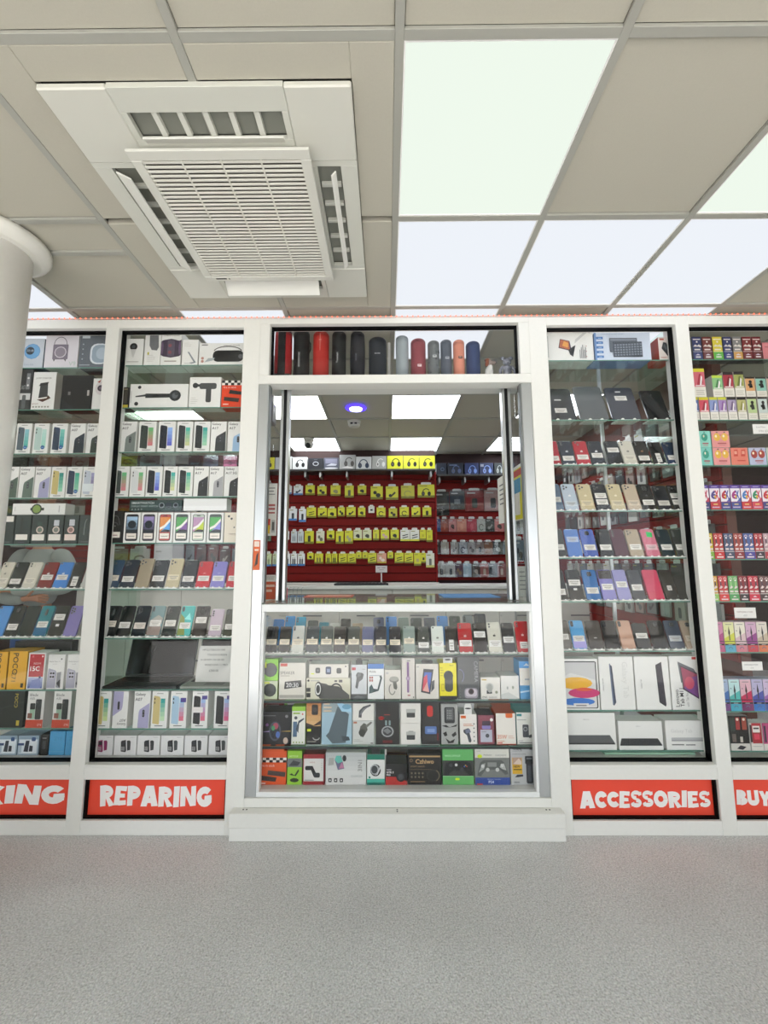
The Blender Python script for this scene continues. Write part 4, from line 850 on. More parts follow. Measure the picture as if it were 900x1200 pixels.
r = brow('W1', 8, 'on ninth shelf '+L1)
bl = [('t', 'Blade', .14, .86, .075, '#55565a', 'l', 0, 0, .6), ('t', 'A35', .14, .77, .06, '#77787a', 'l'), ('r', 0, 0, 1, .22, '#c8492e'), ('p', [(.2, .3), (.2, .64), (.5, .66), (.5, .24), (.22, .24)], '#9fbfa8'), ('rr', .2, .5, .5, .67, .05, '#2b332f'), ('rr', .52, .23, .86, .78, .06, '#26302f'), ('o', .6, .7, .05, '#555'), ('r', .1, .26, .36, .4, '#8a5a4c'), ('t', 'ZTE', .7, .06, .05, '#f0d4cc', 'l')]
boxes(r, [(-9, 26, [('t', 'POCO', .66, .93, .1, '#b9a83e', 'l', -90, .015), ('r', .78, .06, .88, .2, '#c0b040'), ('p', [(0, .45), (1, .7), (1, .72), (0, .47)], '#2c3a32')], 'black green phone box with yellow lettering', dict(col='#152019', side='#101812', dep=.06)), (29, 49.4, bl, 'white phone box with orange foot', dict(side='#c9c7c3')), (60, 81, bl, 'second orange footed phone box by the post', dict(side='#b9b7b3'))], .1, ytop=810)
r = brow('W1', 9, 'on bottom shelf '+L1, Y=SY+.01); r.ypx = 893.5
kb = [('r', 0, .82, 1, 1, '#8fa6b8'), ('r', .06, .1, .94, .8, '#e3ecf2'), ('r', 0, .5, .3, .62, '#2c4a78'), ('p', [(.3, .2), (.52, .18), (.56, .75), (.38, .74)], '#2b3540'), ('p', [(.56, .2), (.74, .2), (.74, .48), (.58, .5)], '#222c36'), ('rr', .66, .72, .86, .92, .05, '#2b5080'), ('r', .08, .14, .2, .5, '#b8c8d4')]
boxes(r, [(-4, 18, kb, 'blue patterned keypad phone box, left', dict(top=862)), (19, 43.2, kb, 'blue patterned keypad phone box, right', dict(top=862)), (44.8, 54.6, [('r', .3, .3, .7, .7, '#444a4c'), ('r', .25, .8, .75, .86, '#888')], 'narrow black box', dict(top=861, col='#1d1e1e', side='#141515')),
  (55.6, 74, [('t', 'ZTE', .3, .62, .14, '#3f93c4', 'l'), ('r', 0, .15, 1, .17, '#6fb8dc')], 'sky blue box', dict(top=857, col='#4fa6d8', side='#3f8fc0')), (74.6, 88, [('t', 'ZTE', .3, .62, .14, '#3f93c4', 'l', 0, 0, .65)], 'sky blue box by the post', dict(top=857, col='#4fa6d8', side='#3f8fc0'))], .1, '#a8bccb', '#93a8b8')
rr_ = Row('x', 'x', SH['W1'][7], SY, z=Z['W1'][7])
o = carton(rr_, 'carton', '', 'box', 12, 80, 751.5, '#121314', [('r', .1, .7, .3, .8, '#2c2e30')], .05, '#0e0f10', dY=.11); tag(o, 'long black box standing behind the yellow and white phone boxes', 'box')
# ---- ACCESSORIES bay
r = brow('W3', 0, 'on top shelf '+L3)
boxes(r, [(640.6, 696.6, [('p', [(.02, .8), (.02, .98), (.16, .98), (.22, .9), (.16, .8)], '#4aa5d6'), ('o', .1, .89, .05, '#bfe2f4'), ('p', [(.26, .36), (.3, .62), (.5, .56), (.54, .26)], '#4b3a4c'), ('p', [(.28, .38), (.31, .6), (.48, .55), (.5, .3)], '#b86a4a'), ('p', [(.34, .42), (.38, .56), (.47, .5), (.46, .36)], '#e0a050'), ('p', [(.46, .3), (.62, .44), (.56, .1), (.5, .16)], '#33363a'), ('p', [(.76, .88), (.9, .95), (.94, .78), (.86, .82)], '#232325'), ('p', [(.62, .6), (.84, .84), (.88, .8), (.6, .48)], '#c9cbca'), ('r', .03, .08, .045, .7, '#b5b8b8')]+[('r', .7+.03*i, .05, .715+.03*i, .3+.07*(i % 3), '#8d8f90') for i in range(5)]+[('o', .84, .1+.15*i, .01, '#a66') for i in range(3)], 'large white box with tablet keyboard case', dict(top=382, name='keyboard_case_box', cat='keyboard case box')),
  (698, 764, [('r', 0, 0, .03, 1, '#6d92c8')]+[('r', .03, .08+.17*i, .15, .17+.17*i, '#4878b8') for i in range(5)]+[('r', .06, .1+.17*i, .12, .13+.17*i, '#9fc0e4') for i in range(5)]+[('rr', .26, .28, .76, .8, .01, '#5d6570'), ('r', .28, .7, .74, .76, '#828a94'), ('rr', .32, .1, .84, .66, .01, '#464e59')]+[('r', .34+.048*a, .14+.09*b, .376+.048*a, .2+.09*b, '#828b97') for a in range(10) for b in range(5)]+[('t', 'WIRELESS KEYBOARD COMBO', .1, .88, .04, '#8fa4be', 'l', 0, 0, .5)], 'wide pale blue keyboard box', dict(top=390, col='#cdd8e8', side='#6f8fbf', name='keyboard_box', cat='keyboard box')),
  (773, 790, [('p', [(.2, .5), (.35, .78), (.55, .75), (.85, .4), (.8, .2), (.6, .16)], '#2a2d30'), ('p', [(.32, .58), (.42, .7), (.6, .5), (.5, .42)], '#565c60'), ('r', .1, .86, .4, .93, '#c05a44'), ('r', .1, .08, .5, .12, '#c98')], 'white and red mouse box', dict(top=395, col='#e6dcd6', side='#b9452f', name='mouse_box', cat='mouse box'))], .11)
r = brow('W3', 7, 'on eighth shelf '+L3)
ipad = [('rr', -.01, .03, .96, .95, .04, '#2b2d2f'), ('rr', -.01, .045, .93, .93, .03, '#d7d8d7'), ('p', [(0, .6), (.3, .72), (.6, .66), (.93, .58), (.93, .93), (0, .93)], '#c4c6c7'), ('e', .42, .52, .42, .12, '#e8b016'), ('e', .62, .33, .40, .10, '#c72f6e'), ('e', .46, .16, .42, .075, '#2f74c8'), ('e', .62, .40, .2, .035, '#d8552c'), ('r', .34, .05, .72, .13, '#dcdcda'), ('r', .4, .075, .66, .1, '#888')]
boxes(r, [(656.5, 703.6, ipad, 'white tablet box with bright printed blobs', dict(top=772)), (704.8, 745.6, [('p', [(.3, .86), (.38, .82), (.44, .14), (.38, .08), (.34, .1)], '#3a4458'), ('p', [(.3, .86), (.33, .87), (.38, .1), (.34, .1)], '#6d7890'), ('t', 'Galaxy Tab', .62, .9, .14, '#d8d9d6', 'l', -90, 0, .86), ('t', 'Galaxy Tab A9', .12, .36, .035, '#55565a', 'l', 90)], 'white tablet box with slim blue tablet', dict(top=769.5)),
  (746.8, 787.4, [('p', [(.62, .84), (.8, .9), (.86, .1), (.84, .06), (.66, .14)], '#23252a'), ('p', [(.64, .82), (.79, .88), (.83, .1), (.68, .16)], '#2f2b38'), ('t', 'Galaxy Tab', .2, .4, .035, '#55565a', 'l', 90)], 'white tablet box with slim black tablet', dict(top=769.5)),
  (788.6, 829.4, [('p', [(.24, .9), (.7, .76), (.78, .66), (.3, .5)], '#5a5d66'), ('p', [(.3, .83), (.86, .66), (.78, .2), (.34, .38)], '#36343f'), ('p', [(.33, .8), (.83, .64), (.76, .23), (.37, .4)], '#a13a5c'), ('p', [(.37, .4), (.6, .6), (.83, .64), (.76, .23)], '#7d4a8c'), ('e', .54, .5, .14, .12, '#c8506a'), ('p', [(.86, .26), (.9, .27), (.93, .56), (.9, .57)], '#62656c'), ('r', .66, .94, .92, .985, '#c43a34'), ('t', 'Lenovo', .2, .06, .075, '#2a2a2c', 'l', 90, 0, .32), ('t', 'Tab M11', .34, .06, .075, '#2a2a2c', 'l', 90, .01, .34), ('t', 'with Tab Pen', .48, .06, .05, '#999', 'l', 90, 0, .26)], 'white tablet box with purple red screen', dict(top=769))], .06, name='tablet_box', cat='tablet box')
r = brow('W3', 8, 'on ninth shelf '+L3)
slab = lambda c: [('t', 'Galaxy Tab', .4, .8, .035, '#66686a', 'l'), ('p', [(.02, .18), (.06, .4), (.88, .4), (.97, .18)], c), ('r', .02, .15, .97, .19, '#1f2122')]
boxes(r, [(660, 723.4, slab('#55585a'), 'big white box with grey slab tablet', dict(top=835.5)), (726, 778.2, slab('#2e3135'), 'white box with black slab tablet', dict(top=845)), (781.6, 833, [('t', 'Galaxy Tab', .12, .55, .16, '#d2d3d1', 'l', 0, .01, .76), ('rr', .12, .32, .9, .42, .02, '#b8babc'), ('r', .12, .3, .9, .33, '#8d8f92'), ('r', .12, .16, .4, .2, '#77797a'), ('r', .44, .16, .66, .19, '#55565a')], 'white box with faint tablet lettering', dict(top=844.4))], .09, name='tablet_box', cat='tablet box')
r = brow('W3', 9, 'lying on cabinet floor '+L3, Y=.10); r.ypx = 893
boxes(r, [(709, 816, [('t', 'Galaxy Tab', .04, .4, .3, '#7fb392', 'l'), ('t', 'Galaxy Tab', .7, .4, .3, '#7fb392', 'l'), ('r', 0, .1, 1, .16, '#b8dcc4')], 'long pale green tablet box', dict(top=882, col='#a4cdb2', side='#93bda2'))], .16, name='tablet_box', cat='tablet box')
# ---- BUY bay: vape boxes
def vape1(c, c2):   # twin cartons with white script band
    return [('r', .1, .86, .9, .9, '#e6ddd6'), ('o', .5, .77, .1, '#e9e4de'), ('p', [(.04, .56), (.3, .66), (.5, .6), (.7, .66), (.96, .58), (.9, .52), (.6, .56), (.3, .56)], '#d8d2cc'), ('r', .15, .40, .8, .46, '#e2dcd6'), ('r', 0, .33, 1, .345, '#e6e6e6'), ('r', 0, 0, 1, .32, c2), ('p', [(.2, .18), (.5, .24), (.8, .18)], '#d5cfe0'), ('r', .22, .07, .78, .13, '#d9d4d4')]
def vape2(c, top, foot):   # printed device over a white warning panel
    return [('r', 0, .36, 1, .9, c), ('r', 0, .88, 1, 1, top), ('p', [(.25, .42), (.5, .8), (.66, .82), (.8, .5), (.62, .42)], foot), ('p', [(.5, .42), (.66, .76), (.78, .7), (.66, .42)], '#f2eeee'), ('r', 0, .0, 1, .35, '#e6e3da'), ('r', .12, .22, .86, .24, '#aaa79c'), ('r', .12, .15, .8, .17, '#aaa79c'), ('r', .12, .08, .84, .1, '#aaa79c'), ('r', .1, .38, .9, .41, '#f4eef0')]
def vapefig(c):
    return [('r', .04, .3, .96, .92, c), ('r', 0, .92, 1, 1, '#2a2726'), ('e', .54, .76, .16, .08, '#17181a'), ('p', [(.4, .44), (.36, .64), (.5, .72), (.68, .66), (.74, .46)], '#1d1f22'), ('e', .36, .6, .1, .06, '#222'), ('r', .04, 0, .96, .28, '#e2dfd4'), ('r', .15, .16, .85, .18, '#a9a69a'), ('r', .15, .08, .78, .1, '#a9a69a')]
def fruit(c, f, n=2):
    a = []
    for i in range(n):
        u = (.3, .72)[i] if n == 2 else .5
        a += [('e', u, .62, .19 if n == 2 else .26, .24, f), ('e', u-.05, .68, .06, .08, '#f6ecd2'), ('r', u-.04, .88, u+.06, .93, '#3c3a34'), ('r', u+.17, .72, u+.24, .75, '#a04a3a')]
    return a+[('r', .3, .2, .78, .27, '#b0555a'), ('r', .36, .1, .72, .14, '#c98a88')]
def sixx(c, c2, foot):
    return [('r', 0, .86, 1, 1, '#5a3f9a'), ('r', .2, .91, .8, .94, '#b8a8d8'), ('r', 0, .32, 1, .86, '#efe8f0'), ('p', [(.6, .32), (1, .32), (1, .5)], c2), ('t', '6', .1, .42, .36, c, 'l', 0, .05), ('t', 'X', .5, .42, .36, c2, 'l', 0, .05, .4), ('e', .52, .52, .08, .06, '#e8c02a'), ('r', 0, 0, 1, .3, foot), ('r', .28, .19, .7, .23, '#e6cf7a'), ('r', .12, .07, .86, .11, '#d7c0d8')]
def tall(c, c2):
    a = []
    for u in (.06, .53): a += [('a', u+.2, .86, .16, .08, 0, 180, .05, '#f0dcd8'), ('o', u+.2, .82, .09, '#f8f2f0'), ('r', u+.12, .6, u+.28, .76, '#5d4450' if c != '#6fae6a' else '#9fcf8a'), ('p', [(u, .5), (u+.2, .62), (u+.4, .56), (u+.2, .5)], '#e6d6d6'), ('r', u+.02, .35, u+.38, .42, '#e0d6d2')]
    return a+[('r', 0, .28, 1, .3, '#e8e2e0'), ('r', 0, 0, 1, .28, c2), ('p', [(.3, .16), (.5, .22), (.7, .16)], '#e8d8dc'), ('r', .15, .05, .85, .1, '#e6d6d6')]
def pen(c1, c2, foot):
    return [('p', [(0, .42), (1, .62), (1, .98), (0, .98)], c1), ('p', [(0, .34), (0, .44), (1, .64), (1, .34)], c2), ('r', 0, .33, 1, .355, '#221c22'), ('p', [(.42, .62), (.5, .86), (.6, .64), (.56, .56), (.46, .56)], '#17161c'), ('r', .46, .38, .56, .58, '#3b3540'), ('r', .2, .9, .8, .92, '#777'), ('o', .16, .7, .05, '#556'), ('r', 0, .25, 1, .33, c2), ('r', 0, .22, 1, .27, '#201c20'), ('r', .3, .235, .7, .25, '#ccc'), ('r', 0, 0, 1, .22, foot), ('a', .5, .1, .2, .07, 0, 180, .06, '#556a8a')]
vb = dict(name='vape_box', cat='vape box')
r = brow('W4', 0, 'on top shelf '+L4)
boxes(r, [(813, 823.8, vape1('', '#3a4478'), 'navy twin vape box', dict(col='#2f3766')), (824.8, 835.8, vape1('', '#6a3a40'), 'maroon twin vape box', dict(col='#6d2d2c')), (836.8, 848.2, vape1('', '#5db04a'), 'yellow and green vape box', dict(col='#d8c83a')), (849.2, 859.2, vape1('', '#34417a'), 'second navy vape box', dict(col='#2e3668')),
  (860.4, 871, vape1('', '#cc9a52'), 'grey and orange vape box', dict(col='#7d7d7d')), (871.8, 882.8, vape1('', '#6a1f28'), 'dark red vape box', dict(col='#7a1d24')), (883.4, 894.2, vape1('', '#601c26'), 'second dark red vape box', dict(col='#701a22')), (895, 906, [('r', .25, .7, .8, .75, '#9a5a60'), ('r', .1, .1, .9, .13, '#c07a80')], 'shorter pink box', dict(col='#cf7f86', top=401.4))], .06, '#555', '#4a4548', ytop=394.6, **vb)
r = brow('W4', 1, 'in second shelf lower layer '+L4)
boxes(r, [(813, 820.2, vape2('#5d6fa8', '#d8d13c', '#3c4a8c'), 'blue vape box at the post', {}), (821, 832.2, vape2('#cf5566', '#d8d13c', '#a02838'), 'red yellow-striped vape box', {}), (833.2, 843, vape2('#8f9ccc', '#cfd24a', '#5d6aa0'), 'periwinkle vape box', {}), (843.6, 853.4, vape2('#a58abf', '#cfd24a', '#8a5aa0'), 'violet vape box', {}),
  (854.4, 864.8, vape2('#a79ab8', '#2b2628', '#6d5a80'), 'grey mauve vape box', {}), (865.8, 876.2, vape2('#b9b77a', '#2b2628', '#8f8f4a'), 'yellow grey vape box', {}), (877.4, 889, vapefig('#b9cf94'), 'green box with black figure', {}), (890.2, 901.5, vapefig('#c9d6d2'), 'pale grey box with black figure', {})], .06, '#cfcac2', '#b0aaa4', ytop=465.5, **vb)
zt = max(r.tops)+.0005
r = brow('W4', 1, 'in second shelf upper layer '+L4, z=zt); r.ypx = 463
boxes(r, [(814.6, 827.8, vape2('#cf6a78', '#d8d13c', '#a83848'), 'pink vape box with yellow strip', dict(top=432)), (836, 848.2, vape2('#8fc48a', '#c2dc50', '#4f8a58'), 'green vape box', dict(top=440)), (849.2, 861, vape2('#a83a48', '#2b2628', '#7a2430'), 'crimson vape box', dict(top=436)), (862, 873.6, vape2('#a6ad62', '#2b2628', '#6d7a3a'), 'olive vape box', dict(top=435.5)),
  (874.4, 886.2, vapefig('#d7a26e'), 'orange box with black figure', dict(top=442)), (887, 899.6, vapefig('#8fc2b4'), 'teal box with black figure', dict(top=442)), (900.2, 911, vapefig('#d3b09a'), 'peach box with black figure', dict(top=442))], .06, '#cfcac2', '#b0aaa4', **vb)
r = brow('W4', 2, 'in third shelf lower layer '+L4)
boxes(r, [(821, 835.8, fruit('', '#3aa08a', 1), 'turquoise vape box'), (836.8, 856.8, fruit('', '#e6b84a'), 'pink box with yellow fruits', dict(col='#e39a9a')), (857.6, 878.2, [('p', [(.16, .5), (.2, .88), (.42, .9), (.4, .5)], '#c8483a'), ('p', [(.58, .5), (.62, .88), (.86, .9), (.82, .5)], '#c8483a'), ('r', .2, .62, .36, .8, '#e2a08a'), ('r', .64, .62, .8, .8, '#e2a08a'), ('r', .34, .22, .8, .28, '#c2483c')], 'coral vape box', dict(col='#e0816f')), (879, 899.4, fruit('', '#a8433a'), 'blue box with red fruits', dict(col='#b8c0da')), (900, 912, None, 'pale vape box at picture edge', dict(col='#cfd0c8'))], .06, '#7fcfc4', '#6fb8b0', ytop=524.6, **vb)
zt = max(r.tops)+.0005
r = brow('W4', 2, 'in third shelf upper layer '+L4, z=zt); r.ypx = 524
boxes(r, [(819, 834, fruit('', '#3aa08a', 1), 'turquoise vape box on top'), (834.8, 856, fruit('', '#e6b84a'), 'pink box with two yellow fruits', dict(col='#e39a9a'))], .06, '#8fd6c8', '#6fb8b0', ytop=505, **vb)
r = brow('W4', 3, 'on fourth shelf '+L4)
boxes(r, [(820.5, 832.2, sixx('#3f4a9a', '#c83a5a', '#3a3f78'), 'navy footed box by the post'), (833.2, 845, sixx('#4a3f8c', '#c43a4a', '#c43440'), 'box with violet six, red foot'), (845.8, 856.8, sixx('#b8243a', '#4a4fa0', '#3c4488'), 'box with red six, navy foot'), (857.6, 869.2, sixx('#a0287a', '#3a5aa8', '#3a4a90'), 'box with purple six, navy foot'),
  (870, 881.6, sixx('#3a7ac0', '#c43a3a', '#c83a3a'), 'box with blue six, red foot'), (882.2, 894, sixx('#2f8a64', '#c83a5a', '#cf4a5a'), 'box with green six, pink foot'), (894.8, 907, sixx('#c43040', '#3a9a7a', '#3a3f80'), 'box with crimson six, navy foot')], .06, '#a8386a', '#5a3f7a', ytop=568.4, **vb)
r = brow('W4', 4, 'on fifth shelf '+L4)
boxes(r, [(826, 837.4, tall('#d8c22a', '#7fae3a'), 'yellow and green tall box', dict(col='#d6bb2a')), (838.2, 849.4, tall('', '#c8262e'), 'bright red tall box', dict(col='#c23a3a')), (850.4, 861.2, tall('', '#46506a'), 'slate navy tall box', dict(col='#48587c')), (862, 872.6, tall('', '#8a2832'), 'brick red tall box', dict(col='#a4443c')), (873.4, 885.4, tall('', '#4a449a'), 'blue violet tall box', dict(col='#4a5f9c')), (886, 896.2, tall('', '#3a2a3a'), 'crimson box with dark foot', dict(col='#b0303c')), (897, 908, tall('', '#b8404c'), 'pale box with red foot', dict(col='#b89aa4'))], .06, '#888', '#5a3a40', ytop=625, **vb)
r = brow('W4', 5, 'on sixth shelf '+L4)
boxes(r, [(832, 843, tall('', '#8fbf5a'), 'amber and green tall box', dict(col='#d8a428')), (843.6, 854.8, tall('', '#d83a3c'), 'red tall box', dict(col='#c43a40')), (855.6, 866.8, tall('#6fae6a', '#4fa05a'), 'green tall box', dict(col='#6fae6a')), (867.6, 878, tall('', '#2f2428'), 'dark red box with black foot', dict(col='#8a2430')), (878.8, 891, tall('', '#d02a48'), 'raspberry tall box', dict(col='#c02f44')), (891.8, 904, tall('', '#4a3434'), 'brown tall box', dict(col='#6a4444'))], .06, '#888', '#5a3038', ytop=675, **vb)
r = brow('W4', 6, 'on seventh shelf '+L4)
boxes(r, [(837.5, 849.6, pen('#cf8aae', '#b04a86', '#c4628a'), 'pink pen box by the post'), (850.2, 862.6, pen('#dfe0a8', '#cfd24a', '#5aa8c4'), 'yellow pen box with cyan foot'), (863.2, 875.8, pen('#e6e2d2', '#d6bcc0', '#cf7f8c'), 'cream pen box with pink foot'), (876.4, 888.8, pen('#cfa8c4', '#8f3a86', '#c43a48'), 'purple pen box with red foot'), (889.4, 901.8, pen('#dfd8cc', '#c8b8a0', '#d8764a'), 'cream pen box with orange foot')], .06, '#c9b0b8', '#a89098', ytop=728.6, **vb)
r = brow('W4', 7, 'on eighth shelf '+L4)
boxes(r, [(844, 856, pen('#a8bcd8', '#4a78b8', '#7a4a86'), 'blue pen box by the post'), (856.6, 869.4, pen('#bfe2e2', '#4fb8b4', '#3fa6c0'), 'turquoise pen box'), (870, 883.2, pen('#e0b4c0', '#c42f58', '#7a2f6a'), 'crimson pen box with purple foot'), (883.8, 896.8, pen('#b8b4d4', '#4a54a8', '#3f7ac4'), 'indigo pen box with blue foot'), (897.4, 910, pen('#c9b8d6', '#9a6ab0', '#4a6ab0'), 'lilac pen box at picture edge')], .06, '#b0b4c8', '#9094a8', ytop=795.8, **vb)
r = brow('W4', 8, 'on lowest shelf '+L4)
boxes(r, [(857, 880, [('r', 0, 0, 1, .2, '#d8d6d0'), ('p', [(.3, .05), (.5, .15), (.8, .1), (.6, .02)], '#22202a'), ('r', .05, .55, .3, .95, '#2c3a36'), ('r', .34, .6, .56, .96, '#a03a3a'), ('r', .66, .6, .9, .96, '#a04a3a'), ('o', .44, .9, .07, '#e8dccf'), ('o', .77, .9, .07, '#e8dccf'), ('r', .1, .25, .3, .48, '#6a5f5a'), ('r', .5, .24, .64, .4, '#c8c4ba')], 'black box with two white topped bottles', dict(top=839, col='#141414')),
  (881, 895.2, [('r', .0, .3, .16, .94, '#3a2a30'), ('r', .16, .26, .96, 1, '#a8202e'), ('r', .22, .66, .84, .9, '#e8e2de'), ('r', .3, .78, .76, .84, '#3a3030'), ('r', .3, .4, .76, .6, '#d8405a'), ('r', 0, 0, 1, .24, '#e3e0d8'), ('r', .1, .14, .9, .16, '#aaa')], 'red and white vape pack', dict(top=847.5, col='#d8d2cc')), (896, 909, [('r', .1, .3, .3, .9, '#3a2a40'), ('r', 0, 0, 1, .24, '#dedbd4')], 'pink vape pack at picture edge', dict(top=847.5, col='#b8487a'))], .06, **vb)
def card_sign(x0, x1, y0, y1, Y, rows, label):
    a = at(x0, y1, Y); b = at(x1, y0, Y); w_, h_ = b.x-a.x, b.z-a.z
    o = MB().box(-w_/2, w_/2, 0, .0012, 0, h_, '#ecebe8').build('price_card', 'card', None, ((a.x+b.x)/2, Y, a.z))
    draw(MB(), rows, w_, h_).build('printed_text', 'print', o); return tag(o, label, 'price card')
card_sign(883, 903, 497, 508.4, .082, [('t', 'Lost Mary', .2, .58, .2, '#77787c', 'l', 0, 0, .75), ('t', '3 for £20', .3, .2, .2, '#77787c', 'l', 0, 0, .6)], 'white price card clipped under third shelf front above BUY sign')
card_sign(861.4, 885.2, 712, 724.4, .086, [('t', 'DISPOSABLE PODS', .12, .52, .13, '#8a6a6a', 'l', 0, 0, .78), ('t', '£12', .42, .18, .15, '#77787c', 'l')], 'white price card on seventh shelf boxes above BUY sign')
card_sign(870.4, 893, 775.4, 785.6, .086, [('t', 'DISPOSABLE PODS', .1, .58, .14, '#55585c', 'l', 0, 0, .8), ('t', '£10', .4, .2, .16, '#77787c', 'l')], 'white price card on eighth shelf boxes above BUY sign')

